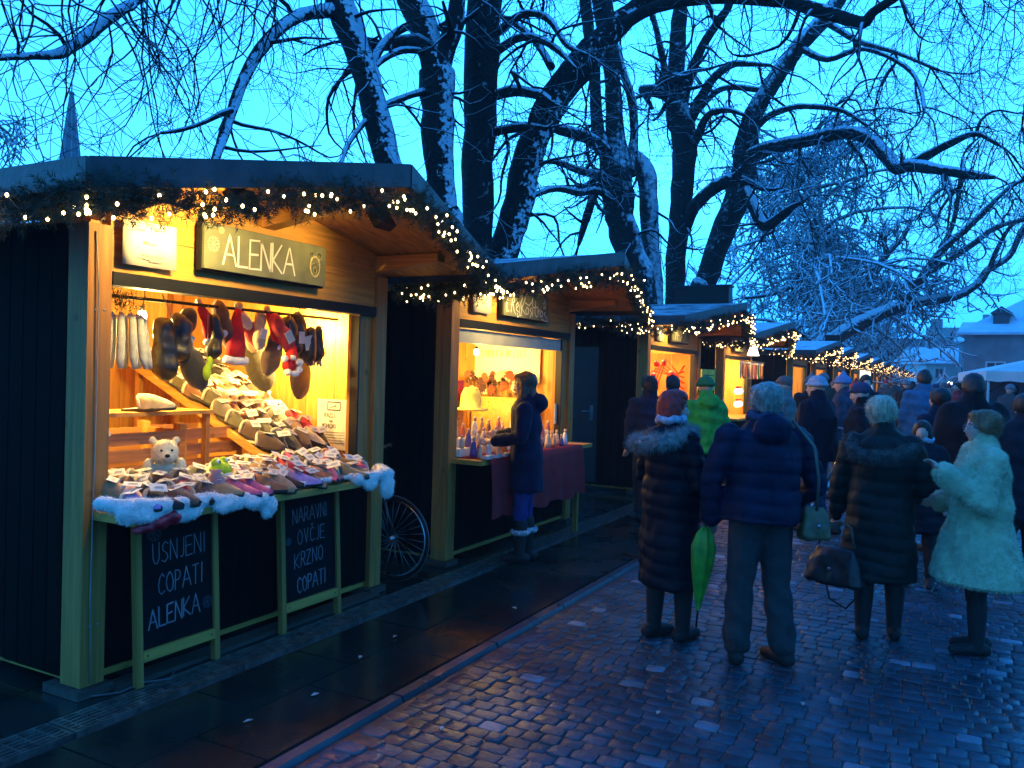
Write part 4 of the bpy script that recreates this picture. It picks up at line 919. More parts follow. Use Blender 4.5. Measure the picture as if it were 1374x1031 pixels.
cb = MB().tube([(-3.70, 2.62, .06), (-3.66, 2.60, .012), (-3.58, 2.72, .011), (-3.60, 2.86, .011), (-3.52, 2.97, .011), (-3.60, 3.06, .011), (-3.68, 3.02, .03)], .006, 6).build('power_cable', mat('cable_grey', (.09, .085, .08), .5)); tag(cb, 'thin grey cable lying at the foot of the left corner post', 'cable')
# screws and a cable clip run on the timber, small but visible on the near hut
hh = h1
for (x, y, z) in [(.001, -1.16, .35), (.001, -1.11, .35), (.001, -1.16, 1.9), (.001, -1.11, 1.9), (.001, 1.12, .35), (.001, 1.16, 1.9), (-.0175, -.9, 2.16), (-.0175, .9, 2.16), (-.0175, -.4, 2.25), (-.0175, .95, 2.25)]:
    MB().ell((0, 0, 0), (.002, .006, .006), 8, 5).build('screw', m_steel, hh, (x, y, z))
MB().tube([(.004, -1.165, 2.28), (.012, -1.15, 2.0), (.006, -1.15, 1.2), (.010, -1.16, .5), (.006, -1.15, .07)], .004, 5).build('cable', mat('cable_pale', (.3, .28, .24), .6), hh)
# ------------------------------------------------------------------ goods of the second hut
t = empty('tablecloth', (FX, 7.05, 0), 0, 'burgundy cloth hanging from the counter of the second hut', 'tablecloth')
m_burg = mat('burgundy_cloth', (.32, .006, .010), .85, .25, 12, .3, 60)
mb = MB(); n = 44; vs = []
for f in (0, .004):
    for i in range(n+1):
        y = -1.05+1.95*i/n
        for z, a in ((.914, 0), (.918, .33), (.86, .345), (.65, .36), (.42+.02*math.sin(i*.5), .365)):
            vs.append((a+f+(.018*math.sin(i*.9)*(.92-z)*2 if a > .34 else 0), y, z+(f if a < .34 else 0)))
k = (n+1)*5; fs = []
for i in range(n):
    for j in range(4): a = i*5+j; fs += [(a, a+5, a+6, a+1), (k+a, k+a+1, k+a+6, k+a+5)]
mb.add(vs, fs, True).build('cloth', m_burg, t)
for y in (-1.1+0, .78): MB().box((.26, y+.08, .01), (.31, y+.13, .868)).build('support', m_wz, t) if y > 0 else None
CT2 = .922
figc = [(.7, .66, .6), (.5, .12, .08), (.2, .1, .06), (.65, .5, .35), (.75, .72, .7), (.12, .09, .3), (.55, .3, .12)]
figm = [mat('figure_%d' % i, c, .5, .2, 30) for i, c in enumerate(figc)]
fme = []
for k in range(3):
    b = MB(); b.loft([(0, 0, 0, .022, .02), (.03, 0, 0, .02, .018), (.07, 0, .0, .014, .013), (.085, 0, 0, .006, .006)], 10); c = b.mesh('robe')
    c.materials.append(figm[0]); h = MB().ell((0, .002, .094), (.011, .011, .013), 8, 6).mesh('head'); h.materials.append(mat('figure_skin', (.6, .42, .3), .6))
    fme.append((c, h))
q = random.Random(8); W2 = ['beside the left post', 'near the left post', 'a little left of the woman', 'in front of the woman', 'hidden behind the woman', 'right of the woman', 'near the right post', 'at the right end']
nf = 0
for r_, (x, zz) in enumerate(((-3.46, CT2), (-3.56, CT2), (-3.68, CT2+.07), (-3.80, CT2+.14))):
    for i in range(13):
        y = 6.06+i*.145+q.uniform(-.03, .03)
        k = q.randrange(7); cn = ['white', 'red', 'brown', 'sand', 'ivory', 'dark blue', 'ochre'][k]
        t = empty('figurine', (x+q.uniform(-.02, .02), y, zz), q.uniform(-1, 1)-1.57, '%s carved figurine, %s in the %s tier of the second counter' % (cn, ORD[i]+' from left', ['front', 'second', 'third', 'back'][r_]), 'figurine', 'carved figurines on the second counter')
        s = q.uniform(1.0, 1.7); t.scale = (s, s, s)
        link('robe', fme[0][0], t, mat=figm[k]); link('head', fme[0][1], t)
for i, (x, z, h) in enumerate(((-3.70, CT2, .066), (-3.82, CT2, .136))):
    o = MB().box((x-.055, 6.0, z), (x+.055, 7.95, z+h)).build('display_step', m_paper); tag(o, ['lower', 'upper'][i]+' white step under the rows of figurines on the second counter', 'display step')
for i in range(6):
    y = 6.02+i*.16
    o = MB().box((-.03, -.045, 0), (.03, .045, .028)).build('soap_box', mat('pale_box', (.6, .55, .5), .7), None, (-3.39, y, CT2)); tag(o, 'small pale wrapped box, %s from the left along the second counter edge' % ORD[i], 'box', 'wrapped boxes on the second counter')
# banner at the back, dried flowers, hat, red box, jars
t = empty('banner', (FX-.78, 8.36, 1.80), R(-90), 'large cream banner with faint lettering inside the second hut', 'banner')
MB().box((-.006, -.44, -.26), (0, .40, .24)).build('cloth', mat('cream_banner', (.8, .76, .55), .8, .05), t)
mb = MB(); write(mb, 'ZA LEPSI', Vector((.0005, -.38, .10)), U, V_, .09, .9, .010, .3) if False else write(mb, 'DARILCA IN LECT', Vector((.0005, -.36, .03)), U, V_, .075, .62, .010, .3)
mb.build('print', mat('print_olive', (.35, .33, .12), .8), t)
MB().tube([(0, -.46, .25), (0, .42, .25)], .012, 6).build('rod', m_dark, t)
q = random.Random(5); t = empty('dried_flowers', (FX-.80, 8.22, 1.42), 0, 'mass of dried orange and brown flowers before the cream banner', 'dried flowers')
stm = MB()
for k in range(46):
    y = q.uniform(-.09, .06); z = q.uniform(.0, .22); x = q.uniform(-.42, .40); r_ = q.uniform(.03, .055)
    mb = MB()
    for j in range(9):
        a = 2*math.pi*j/9; d = Vector((math.cos(a)*.5, math.cos(a)*.5+math.sin(a)*.2, math.sin(a))).normalized()*r_; s = Vector((.6, -.3, .1)).cross(d).normalized()*r_*.3
        c = Vector((x, y, z)); mb.add([c, c+d*.6+s, c+d, c+d*.6-s, c+Vector((.006, 0, 0)), c+d*.6+s+Vector((.006, 0, 0)), c+d+Vector((.012, 0, 0)), c+d*.6-s+Vector((.006, 0, 0))], [(0, 1, 2, 3), (7, 6, 5, 4), (0, 4, 5, 1), (1, 5, 6, 2), (2, 6, 7, 3), (3, 7, 4, 0)])
    mb.build('flower', [mat('dry_orange', (.35, .06, .015), .8), mat('dry_brown', (.07, .02, .01), .8), mat('dry_cream', (.6, .45, .25), .8)][k % 3], t)
    stm.tube([(x, y, z), (x*.8, y*.3, -.25)], .003, 3)
stm.build('stems', mat('dry_stem', (.25, .2, .08), .9), t)
mb = MB(); mb.loft([(-.498, 0, 0, .40, .09), (-.48, 0, 0, .42, .10), (-.05, 0, 0, .44, .11)], 24); mb.build('trough', m_wy, t)
sh = empty('back_shelf', (FX-.9, 7.24, .92), 0, 'broad back shelf under the flowers in the second hut', 'shelf'); MB().box((-.3, -1.1, -.03), (.12, 1.1, 0)).build('shelf_board', m_wy, sh)
for y in (-1.0, 1.0): MB().box((-.25, y-.02, -.80), (-.2, y+.02, -.031)).build('leg', m_wz, sh); MB().box((.05, y-.02, -.80), (.1, y+.02, -.031)).build('leg', m_wz, sh)
mb = MB(); mb.loft([(0, 0, 0, .12, .14), (.012, 0, 0, .12, .14), (.02, 0, 0, .075, .09), (.10, 0, 0, .07, .085), (.15, 0, 0, .045, .055)], 20); mb.v = [(a*1.35, b*1.35, c*1.5) for a, b, c in mb.v]
me = mb.mesh('hat'); me.materials.append(mat('yellow_felt', (.75, .6, .12), .9)); o = link('yellow_hat', me, None, (FX-.45, 6.98, 1.27)); tag(o, 'yellow felt hat on a stand left of the woman at the second hut', 'hat')
mb = MB(); mb.loft([(0, 0, 0, .05, .05), (.01, 0, 0, .05, .05), (.02, 0, 0, .01, .01), (.37, 0, 0, .01, .01)], 10); o = mb.build('hat_stand', m_wz, None, (FX-.45, 6.98, .914)); tag(o, 'turned wooden stand carrying the yellow felt hat', 'stand')
o = MB().box((-.06, -.10, 0), (.06, .10, .20)).build('red_box', mat('red_card', (.5, .03, .02), .6), None, (FX-.62, 6.92, 1.36)); tag(o, 'upright red box behind the yellow felt hat', 'box')
o = MB().box((-.25, -.35, 0), (.05, .35, .43)).build('riser', m_wy, None, (FX-.62, 6.7, .925)); tag(o, 'wooden riser lifting the red box and jars in the second hut', 'riser')
for i in range(4):
    mb = MB(); mb.loft([(0, 0, 0, .03, .03), (.07, 0, 0, .032, .032), (.085, 0, 0, .022, .022)], 12); t = empty('jar', (FX-.66+.01*i, 6.42+.09*i, 1.358), 0, 'glass jar with a metal lid, %s from the left beside the yellow hat' % ORD[i], 'jar', 'jars in the second hut')
    me = mb.mesh('glass'); me.materials.append(mat('jar_glass', (.5, .4, .25), .1)); link('glass', me, t); MB().loft([(.086, 0, 0, .026, .026), (.10, 0, 0, .026, .026)], 12).build('lid', m_steel, t)
o = MB().box((-.07, -.05, 0), (-.04, .16, .24)).build('picture_board', mat('slate_grey', (.2, .17, .12), .7), None, (FX-.68, 6.60, 1.358)); tag(o, 'grey framed board propped among the jars', 'board')
t = empty('wicker_fan', (FX-.5, 6.28, .92), 0, 'brown leaning wooden rack by the left post of the second hut', 'rack')
for k in range(4): MB().tube([(0, .02*k, 0), (-.05, -.16+.06*k, .36)], .012, 5).build('slat', m_inz, t)
o = MB().box((-.004, -.09, -.11), (0, .06, .11)).build('card', m_paper, None, (FX-.06, 8.19, 1.22)); tag(o, 'white price card pinned inside the right post of the second hut', 'card')
# red tinsel things and yellow board in the third hut
t = empty('yellow_board', (FX+.30, 13.10, 1.62), 0, 'bright yellow price board beside the right post of the third hut', 'board')
MB().box((-.01, -.42, -.17), (.01, .42, .17)).build('panel', mat('yellow_card', (.85, .62, .02), .6), t); MB().tube([(0, .3, -.17), (-.02, .3, -.70)], .014, 5).build('stake', m_wz, t)
mb = MB()
for k in range(3): mb.box((.0105, -.34, .07-.075*k), (.0118, .30, .085-.075*k))
mb.build('print', m_ink, t)
t = empty('red_wall_cloth', (FX-.55, 13.66, 1.70), R(-90), 'orange red cloth with loops at the back of the third hut', 'cloth')
MB().box((-.01, -.42, -.60), (0, .45, .34)).build('cloth', mat('orange_cloth', (.6, .14, .02), .8, .3, 5), t)
for k in range(5):
    MB().tube([(.012, -.4+.06*k, -.2), (.02, -.25+.06*k, .05+.05*k), (.012, .0+.05*k, .0), (.012, .3, -.25+.1*k)], .010, 5).build('ribbon', RED, t)
for i, (y, z) in enumerate([(12.0, 1.84), (12.35, 1.86), (12.75, 1.70), (11.85, 1.66)]):
    t = empty('bauble', (FX-.20, y, z), 0, 'red and white bauble, %s from the left in the third hut' % ORD[i], 'bauble', 'baubles in the third hut')
    MB().ell((0, 0, 0), (.045, .045, .045), 12, 9).build('ball', mat('red_gloss', (.5, .01, .01), .15), t); MB().ell((0, 0, .028), (.034, .034, .03), 10, 7).build('snow_cap', m_paper, t); MB().tube([(0, 0, .05), (0, 0, 2.3-z)], .003, 4).build('thread', m_str, t)
# socks and lights at the fourth hut, held out on a rail
q = random.Random(12)
rl = MB().tube([(FX+.28, 15.45, 2.0), (FX+.28, 17.7, 2.0)], .014, 6).build('sock_rail', m_wy); tag(rl, 'rail at the front of the fourth hut carrying striped socks', 'rail')
sc_ = [('white', (.7, .68, .6)), ('green', (.05, .3, .15)), ('red', (.5, .03, .03)), ('pink', (.6, .3, .3)), ('brown', (.2, .1, .06)), ('orange', (.6, .22, .05))]
for i in range(16):
    c = sc_[(i*5) % 6]; t = empty('hanging_sock', (FX+.28+q.uniform(-.02, .02), 15.5+i*.14, 1.98), q.uniform(-.3, .3), '%s knitted sock, %s from the left on the rail of the fourth hut' % (c[0], ORD[i]), 'sock', 'socks hung on the fourth hut')
    mb = MB(); mb.tube([(0, 0, 0), (0, 0, -.16), (.0, .015, -.26), (0, .08, -.31)], [.036, .036, .034, .022], 7, flat=(.5, 1, 1)); mb.build('sock', mat('knit_'+c[0], c[1], .9), t)
    MB().loft([(-.04, 0, 0, .021, .039), (0, 0, 0, .021, .039)], 8).build('cuff', m_fleece, t)
for i in range(6):
    t = empty('lit_figure', (FX+.20, 15.6+.16*(i % 3), 1.42-.24*(i//3)), 0, 'small glowing white ornament, %s of six under the socks of the fourth hut' % ORD[i], 'ornament', 'glowing ornaments at the fourth hut')
    MB().ell((0, 0, 0), (.05, .05, .06), 10, 8).build('globe', emit('glow_globe', (1, .75, .45), 3), t); MB().ell((0, 0, .075), (.02, .02, .02), 8, 6).build('cap', RED, t)
t = empty('lit_lantern', (FX+.55, 15.25, 2.22), 0, 'bright white star lantern shining at the left corner of the fourth hut', 'lantern')
MB().loft([(-.14, 0, 0, .11, .14), (-.02, 0, 0, .07, .10), (.1, 0, 0, .03, .05)], 6).build('shade', emit('lantern_white', (1, .85, .6), 5), t); MB().tube([(0, 0, .1), (0, 0, .16)], .01, 5).build('hook', m_dark, t)
t = empty('heart_sign', (FX+.03, 17.55, 2.2), 0, 'pale wooden heart hung on the fourth hut', 'heart')
mb = MB(); hp = [(0, -.16), (.15, .02), (.13, .12), (.06, .14), (0, .08), (-.06, .14), (-.13, .12), (-.15, .02)]; mb.add([(0, a, b) for a, b in hp]+[(.02, a, b) for a, b in hp], [tuple(range(7, -1, -1)), tuple(range(8, 16))]+[(i, (i+1) % 8, 8+(i+1) % 8, 8+i) for i in range(8)]); mb.build('heart', m_wz, t)
# white heaps glowing on far counters
for i, y in enumerate((24.3, 28.7)):
    mb = MB(); q = random.Random(i)
    for k in range(16): mb.ell((q.uniform(-.12, .12), q.uniform(-.5, .5), q.uniform(0, .12)), (.07, .08, .07), 8, 6)
    o = mb.build('paper_lanterns', emit('lantern_heap', (1, .75, .4), 2.2), None, (FX+.15, y-.3, .98)); tag(o, ['cluster of glowing paper lanterns on the fifth counter', 'cluster of glowing paper lanterns on the sixth counter'][i], 'lanterns')
# ------------------------------------------------------------------ bicycles
def bicycle(loc, rz, label, light=False):
    t = empty('bicycle', loc, rz, label, 'bicycle', 'bicycles parked at the huts')
    for x in (.53, -.53):
        w_ = empty('wheel', (x, 0, .335)); w_.parent = t
        def ring(R0, r_, n=40, nm='tyre', m=m_black):
            mb = MB(); vs = []; fs = []
            for i in range(n):
                a = 2*math.pi*i/n
                for j in range(6):
                    b = 2*math.pi*j/6; rr = R0+math.cos(b)*r_; vs.append((rr*math.cos(a), math.sin(b)*r_, rr*math.sin(a)))
            for i in range(n):
                for j in range(6): fs.append((i*6+j, i*6+(j+1) % 6, ((i+1) % n)*6+(j+1) % 6, ((i+1) % n)*6+j))
            mb.add(vs, fs, True).build(nm, m, w_)
        ring(.318, .015); ring(.296, .010, nm='rim', m=mat('rim_alloy', (.6, .6, .6), .25, metal=1)); ring(.332, .003, nm='tread', m=mat('tread_grey', (.2, .2, .19), .6))
        sp_ = MB()
        for k in range(28):
            a = 2*math.pi*k/28; s = .02 if k % 2 else -.02; sp_.tube([(.03*math.cos(a+.8), s, .03*math.sin(a+.8)), (.29*math.cos(a), 0, .29*math.sin(a))], .0016, 3)
        sp_.build('spokes', m_steel, w_); MB().tube([(0, -.045, 0), (0, .045, 0)], .022, 8).build('hub', m_steel, w_)
    fc = mat('bike_frame', (.03, .035, .04), .3, coat=.5)
    fr_ = MB()
    for a, b, r_ in (((.36, .86), (-.16, .84), .014), ((.38, .78), (-.08, .28), .016), ((-.08, .28), (-.18, .92), .014), ((-.08, .28), (-.53, .335), .01), ((-.17, .84), (-.53, .335), .009), ((.36, .90), (.40, .72), .017)): fr_.tube([(a[0], 0, a[1]), (b[0], 0, b[1])], r_, 8)
    fr_.build('frame', fc, t)
    fk = MB()
    for s in (-1, 1): fk.tube([(.40, s*.03, .70), (.45, s*.05, .5), (.53, s*.05, .335)], .009, 6)
    fk.build('fork', fc, t)
    MB().tube([(.30, -.28, 1.02), (.36, -.18, 1.04), (.39, 0, 1.02), (.36, .18, 1.04), (.30, .28, 1.02)], .011, 8).build('handlebar', m_steel, t); MB().tube([(.36, 0, .9), (.39, 0, 1.02)], .013, 8).build('stem', m_steel, t)
    MB().cap((-.32, 0, .95), (-.06, 0, .95), .07, .03, 10, (1, 1, .35)).build('saddle', m_black, t)
    MB().tube([(-.08, -.06, .28), (-.08, .06, .28)], .06, 14).build('chainring', m_steel, t)
    for s in (-1, 1):
        MB().box((-.14 if s < 0 else -.02, s*.10-.04, .13 if s < 0 else .42), (-.06 if s < 0 else .06, s*.10+.04, .15 if s < 0 else .44)).build('pedal', m_black, t)
    a = [(-.53+.345*math.cos(x), 0, .335+.345*math.sin(x)) for x in [R(20+10*k) for k in range(15)]]; MB().tube(a, .012, 5, flat=(1, 2, 1)).build('mudguard', fc, t)
    return t
bicycle((-4.30, 5.22, .006), R(2), 'dark bicycle pushed into the gap between the first and second huts')
b2 = bicycle((-1.35, 11.6, 0), R(70), 'dark bicycle standing in the crowd behind the man in the white beanie')
# ------------------------------------------------------------------ trees
TREES = [
('T1','t',[(-6.47,9.4,-0.1,0.305),(-6.67,9.32,3.65,0.215),(-6.91,9.21,4.58,0.174),(-7.18,9.08,5.63,0.184),(-7.51,8.93,6.59,0.194),(-7.79,8.79,7.5,0.194),(-7.92,8.74,8.52,0.153)]),
('T1','b',[(-7.57,8.9,6.57,0.102),(-7.58,8.58,6.41,0.09),(-7.64,8.23,6.22,0.078),(-7.65,7.91,5.94,0.076),(-7.65,7.6,5.57,0.074),(-7.61,7.3,5.11,0.072),(-7.52,7.03,4.61,0.061),(-7.4,6.78,4.19,0.059),(-7.23,6.55,3.93,0.049),(-7.08,6.31,3.52,0.018)]),
('T1','b',[(-7.44,6.95,4.6,0.043),(-7.44,6.81,4.52,0.034),(-7.54,6.61,4.36,0.025),(-7.65,6.4,4.24,0.025),(-7.72,6.22,4.17,0.016)]),
('T1','b',[(-7.79,8.79,7.5,0.133),(-8.17,8.19,7.59,0.109),(-8.57,7.56,7.09,0.086),(-8.67,7.09,6.48,0.074),(-8.75,6.63,5.96,0.062),(-8.73,6.23,5.56,0.069),(-8.65,5.86,5.17,0.066),(-8.49,5.53,4.91,0.056),(-8.37,5.19,4.75,0.038),(-8.3,4.81,4.59,0.036),(-8.3,4.4,4.43,0.015)]),
('T1','b',[(-7.18,9.08,5.63,0.072),(-7.41,9.75,6.37,0.065),(-7.48,10.5,6.93,0.057),(-7.61,11.21,7.05,0.027)]),
('T2','t',[(-6.42,10.4,-0.1,0.354),(-6.54,10.36,3.5,0.22),(-6.64,10.32,4.05,0.176),(-6.76,10.27,5.01,0.231),(-6.78,10.27,5.58,0.242),(-6.81,10.26,6.07,0.264)]),
('T2','t',[(-6.81,10.26,6.02,0.198),(-7.05,10.23,6.76,0.221),(-7.27,10.22,7.18,0.212),(-7.45,10.22,7.88,0.202),(-7.63,10.23,8.93,0.135)]),
('T2','t',[(-6.79,10.27,6.02,0.154),(-6.54,10.26,6.68,0.141),(-6.43,10.18,7.01,0.118),(-6.3,10.1,7.59,0.106),(-6.09,10.08,8.47,0.074)]),
('T2','b',[(-6.86,10.23,5.8,0.055),(-6.96,9.72,5.54,0.053),(-7.08,9.2,5.2,0.051),(-7.13,8.72,4.67,0.03),(-6.99,8.34,4.17,0.019)]),
('T2','b',[(-6.93,10.2,6.34,0.055),(-7.06,9.73,6.22,0.053),(-7.13,9.29,5.9,0.041),(-7.02,8.94,5.51,0.022)]),
('T3','t',[(-6.48,11.23,-0.1,0.376),(-6.59,11.21,3.81,0.234),(-6.62,11.22,5.44,0.257),(-6.62,11.25,7.48,0.28),(-6.59,11.28,8.42,0.257),(-6.58,11.31,9.59,0.164)]),
('T3','b',[(-6.44,11.34,6.96,0.07),(-5.96,11.29,7.15,0.057),(-5.49,11.23,6.99,0.056),(-5.11,11.12,6.49,0.044),(-4.71,11.02,6.24,0.024)]),
('T3','b',[(-6.43,11.34,6.67,0.07),(-5.91,11.21,6.77,0.068),(-5.35,11.09,6.52,0.055),(-4.85,10.94,6.02,0.024)]),
('T3','b',[(-6.46,11.31,5.97,0.082),(-5.98,11.16,5.95,0.091),(-5.47,11.02,5.77,0.077),(-5.12,10.79,5.53,0.024)]),
('T3','b',[(-6.45,11.31,5.41,0.07),(-5.91,11.29,5.43,0.08),(-5.44,11.23,5.34,0.025)]),
('T4','t',[(-6.58,11.49,-0.1,0.357),(-6.48,11.56,2.84,0.286),(-6.35,11.64,3.65,0.239),(-6.17,11.74,4.29,0.239),(-6.1,11.79,4.91,0.239),(-5.92,11.9,5.54,0.239),(-5.64,12.05,6.18,0.239),(-5.35,12.21,6.63,0.262),(-4.97,12.42,7.12,0.215),(-4.64,12.6,7.49,0.155),(-4.23,12.83,7.86,0.143),(-3.72,13.1,8.42,0.119),(-3.22,13.38,9.39,0.084)]),
('T4','b',[(-4.97,12.42,7.06,0.107),(-4.73,12.37,7.17,0.094),(-4.39,12.37,7.33,0.093),(-3.93,12.44,7.43,0.092),(-3.25,12.62,7.46,0.102),(-2.37,12.91,7.36,0.101),(-1.94,12.95,7.18,0.1),(-1.5,13.0,6.98,0.098),(-1.24,12.96,6.86,0.086),(-1.11,12.85,6.94,0.075),(-0.9,12.78,7.03,0.063),(-0.71,12.71,7.09,0.052),(-0.37,12.71,7.23,0.022)]),
('T4','b',[(-5.77,11.99,6.56,0.072),(-6.16,12.27,7.08,0.062),(-6.55,12.55,7.47,0.063),(-7.13,12.72,7.92,0.029)]),
('T5','t',[(-6.4,18.97,-0.1,0.451),(-6.52,18.93,3.52,0.356),(-6.81,18.8,4.58,0.356),(-7.05,18.68,5.45,0.356),(-7.18,18.63,6.48,0.392),(-7.23,18.62,7.51,0.232),(-7.31,18.59,8.56,0.196),(-7.42,18.55,9.59,0.214),(-7.61,18.47,10.62,0.249),(-7.84,18.37,12.04,0.214),(-7.97,18.32,13.46,0.143)]),
('T5','b',[(-7.21,18.61,6.53,0.214),(-7.39,18.45,6.95,0.178),(-7.53,18.31,7.46,0.159),(-7.59,18.22,8.24,0.141),(-7.61,18.14,8.86,0.141),(-7.73,18.02,9.76,0.14),(-7.8,17.92,10.43,0.14),(-7.92,17.8,11.62,0.104)]),
('T5','b',[(-7.25,18.6,6.8,0.178),(-7.47,18.06,7.09,0.157),(-7.58,17.57,7.13,0.137),(-7.69,17.08,7.1,0.134),(-7.87,16.56,7.07,0.099)]),
('T5','b',[(-7.27,18.58,6.39,0.125),(-7.52,18.02,6.37,0.105),(-7.73,17.48,6.37,0.086),(-7.92,16.95,6.42,0.067),(-8.11,16.42,6.31,0.036)]),
('T5','b',[(-7.12,18.65,5.56,0.125),(-7.25,18.22,5.89,0.105),(-7.4,17.77,5.91,0.086),(-7.53,17.33,5.78,0.085),(-7.79,16.83,5.79,0.083),(-7.95,16.37,5.66,0.065),(-8.13,15.9,5.36,0.064),(-8.09,15.55,4.95,0.035)]),
('T5','b',[(-7.58,18.41,6.06,0.089),(-7.75,18.31,5.45,0.107),(-7.91,18.21,4.73,0.039)]),
('T5','b',[(-6.88,18.79,6.45,0.143),(-6.88,18.94,7.04,0.126),(-6.91,19.08,7.6,0.108),(-7.02,19.17,8.33,0.109),(-7.28,19.19,9.11,0.091),(-7.53,19.21,9.91,0.074),(-7.69,19.29,10.97,0.041)]),
('T6','t',[(-6.42,20.07,-0.1,0.258),(-6.56,20.03,3.29,0.225),(-6.69,19.98,4.86,0.225),(-6.82,19.94,6.41,0.243),(-6.92,19.89,6.84,0.243),(-7.12,19.79,7.09,0.225),(-7.35,19.67,6.97,0.187)]),
('T7','t',[(-6.47,21.57,-0.1,0.344),(-6.54,21.57,3.83,0.259),(-6.48,21.64,5.93,0.279),(-6.41,21.7,7.58,0.319),(-6.52,21.65,8.42,0.359),(-6.66,21.59,8.95,0.299)]),
('T7','b',[(-6.73,21.55,8.95,0.139),(-6.83,21.5,9.24,0.12),(-7.0,21.43,10.06,0.1),(-7.22,21.32,11.07,0.08),(-7.45,21.21,11.72,0.08),(-7.64,21.13,12.71,0.044)]),
('T7','t',[(-6.68,21.58,8.85,0.239),(-6.68,21.6,10.49,0.219),(-6.64,21.64,11.5,0.199),(-6.59,21.68,12.74,0.179),(-6.58,21.72,14.74,0.12)]),
('T7','b',[(-6.52,21.66,8.86,0.179),(-6.37,21.52,9.35,0.138),(-5.98,21.51,10.34,0.117),(-5.52,21.53,11.01,0.116),(-5.26,21.44,11.33,0.096),(-4.99,21.37,12.27,0.042)]),
('T7','b',[(-6.38,21.73,8.4,0.159),(-6.19,21.6,8.62,0.138),(-5.75,21.62,9.45,0.117),(-5.26,21.65,9.8,0.097),(-4.87,21.62,9.77,0.077),(-4.25,21.71,9.67,0.042)]),
('T7','b',[(-6.31,21.75,7.77,0.139),(-6.02,21.43,7.95,0.117),(-5.67,21.14,8.41,0.096),(-5.14,20.94,8.42,0.075),(-4.63,20.72,8.16,0.04)]),
('T7','b',[(-6.36,21.69,5.57,0.179),(-6.15,21.52,6.02,0.177),(-5.9,21.37,6.25,0.175),(-5.48,21.31,6.59,0.173),(-5.0,21.27,6.76,0.171)]),
('T8','t',[(-6.47,22.78,-0.1,0.432),(-6.2,22.95,3.89,0.313),(-6.07,23.03,4.4,0.313),(-5.72,23.23,5.73,0.334),(-5.3,23.47,7.04,0.355),(-5.18,23.56,8.36,0.313),(-4.98,23.67,9.24,0.251),(-4.51,23.94,10.13,0.23),(-4.0,24.22,11.0,0.23),(-3.33,24.59,11.9,0.23),(-2.96,24.79,12.56,0.209),(-2.63,24.98,13.83,0.167),(-2.5,25.08,15.5,0.046)]),
('T8','b',[(-5.22,23.53,7.79,0.23),(-4.87,23.3,7.89,0.226),(-4.31,23.17,8.0,0.202),(-3.51,23.18,8.08,0.199),(-2.73,23.17,8.19,0.176),(-2.19,23.03,8.05,0.154),(-1.79,22.82,7.65,0.17),(-1.47,22.56,7.24,0.167),(-1.27,22.24,6.91,0.164),(-0.89,22.02,6.95,0.125),(-0.49,21.81,7.11,0.105),(-0.11,21.6,7.24,0.086),(0.39,21.44,7.35,0.067),(0.83,21.25,7.0,0.036)]),
('T8','b',[(-1.03,21.35,6.75,0.139),(-0.63,21.02,6.6,0.136),(-0.32,20.63,6.42,0.116),(0.27,20.4,6.21,0.113),(0.75,20.1,6.04,0.034)]),
('T8','b',[(-5.29,23.48,7.16,0.188),(-5.04,23.24,6.74,0.165),(-4.8,23.0,6.31,0.162),(-4.5,22.78,5.79,0.16),(-4.08,22.65,5.96,0.138),(-3.73,22.47,6.17,0.097),(-3.46,22.25,6.23,0.042)]),
('T8','b',[(-5.06,23.63,8.63,0.104),(-4.55,23.46,8.94,0.103),(-3.89,23.37,9.06,0.081),(-3.23,23.29,8.95,0.079),(-2.6,23.18,8.72,0.058),(-2.02,23.04,8.23,0.038)]),
('T8','b',[(-4.94,23.7,9.76,0.084),(-5.65,23.7,9.94,0.085),(-6.2,23.77,9.87,0.086),(-6.74,23.84,9.33,0.048)]),
('T8','b',[(-4.0,24.22,11.0,0.104),(-3.16,23.78,10.37,0.081),(-2.2,23.41,10.37,0.058),(-1.19,23.06,9.64,0.056),(-0.81,22.37,8.81,0.054),(-0.69,21.55,8.02,0.035)]),
('T8','b',[(-3.32,24.59,11.72,0.104),(-2.44,23.95,10.82,0.08),(-1.48,23.35,10.16,0.057),(-0.43,22.8,9.35,0.037)]),
('T9','t',[(-6.28,41.8,-0.1,0.497),(-5.68,42.14,3.15,0.396),(-4.9,42.56,3.75,0.36),(-3.9,43.09,4.51,0.36),(-3.12,43.51,4.93,0.324),(-2.09,44.07,5.43,0.288),(-0.98,44.65,5.72,0.252),(0.32,45.34,6.01,0.216),(1.16,45.79,6.61,0.18),(1.58,46.03,7.31,0.18),(2.42,46.48,7.95,0.144),(3.01,46.82,9.33,0.144),(3.81,47.25,10.3,0.079)]),
('T9','b',[(-2.09,44.07,5.43,0.252),(-1.59,44.0,6.2,0.214),(-1.1,43.93,6.96,0.213),(-0.44,43.96,8.0,0.176),(0.46,44.11,8.92,0.174),(1.25,44.2,9.76,0.139),(2.04,44.29,10.65,0.103),(3.26,44.6,11.54,0.068)]),
('T9','b',[(-1.02,44.65,7.05,0.18),(-0.18,44.51,7.57,0.142),(0.82,44.46,8.29,0.14),(1.7,44.34,8.99,0.138),(3.02,44.45,9.41,0.075)]),
('T9','b',[(-0.55,44.92,8.25,0.108),(-0.04,45.2,9.35,0.108),(0.21,45.37,11.3,0.108),(0.3,45.44,12.7,0.072)]),
('T9','b',[(1.58,46.03,7.31,0.108),(1.93,45.43,8.32,0.106),(2.47,44.95,9.26,0.069),(3.32,44.61,9.66,0.068)]),
('T10','t',[(-5.92,48.77,-0.1,0.524),(-6.02,48.76,4.56,0.372),(-5.88,48.84,4.89,0.331),(-5.11,49.27,6.03,0.248),(-4.15,49.79,7.1,0.248),(-3.22,50.3,8.83,0.207),(-2.44,50.73,9.8,0.124),(-2.18,50.88,10.56,0.083)]),
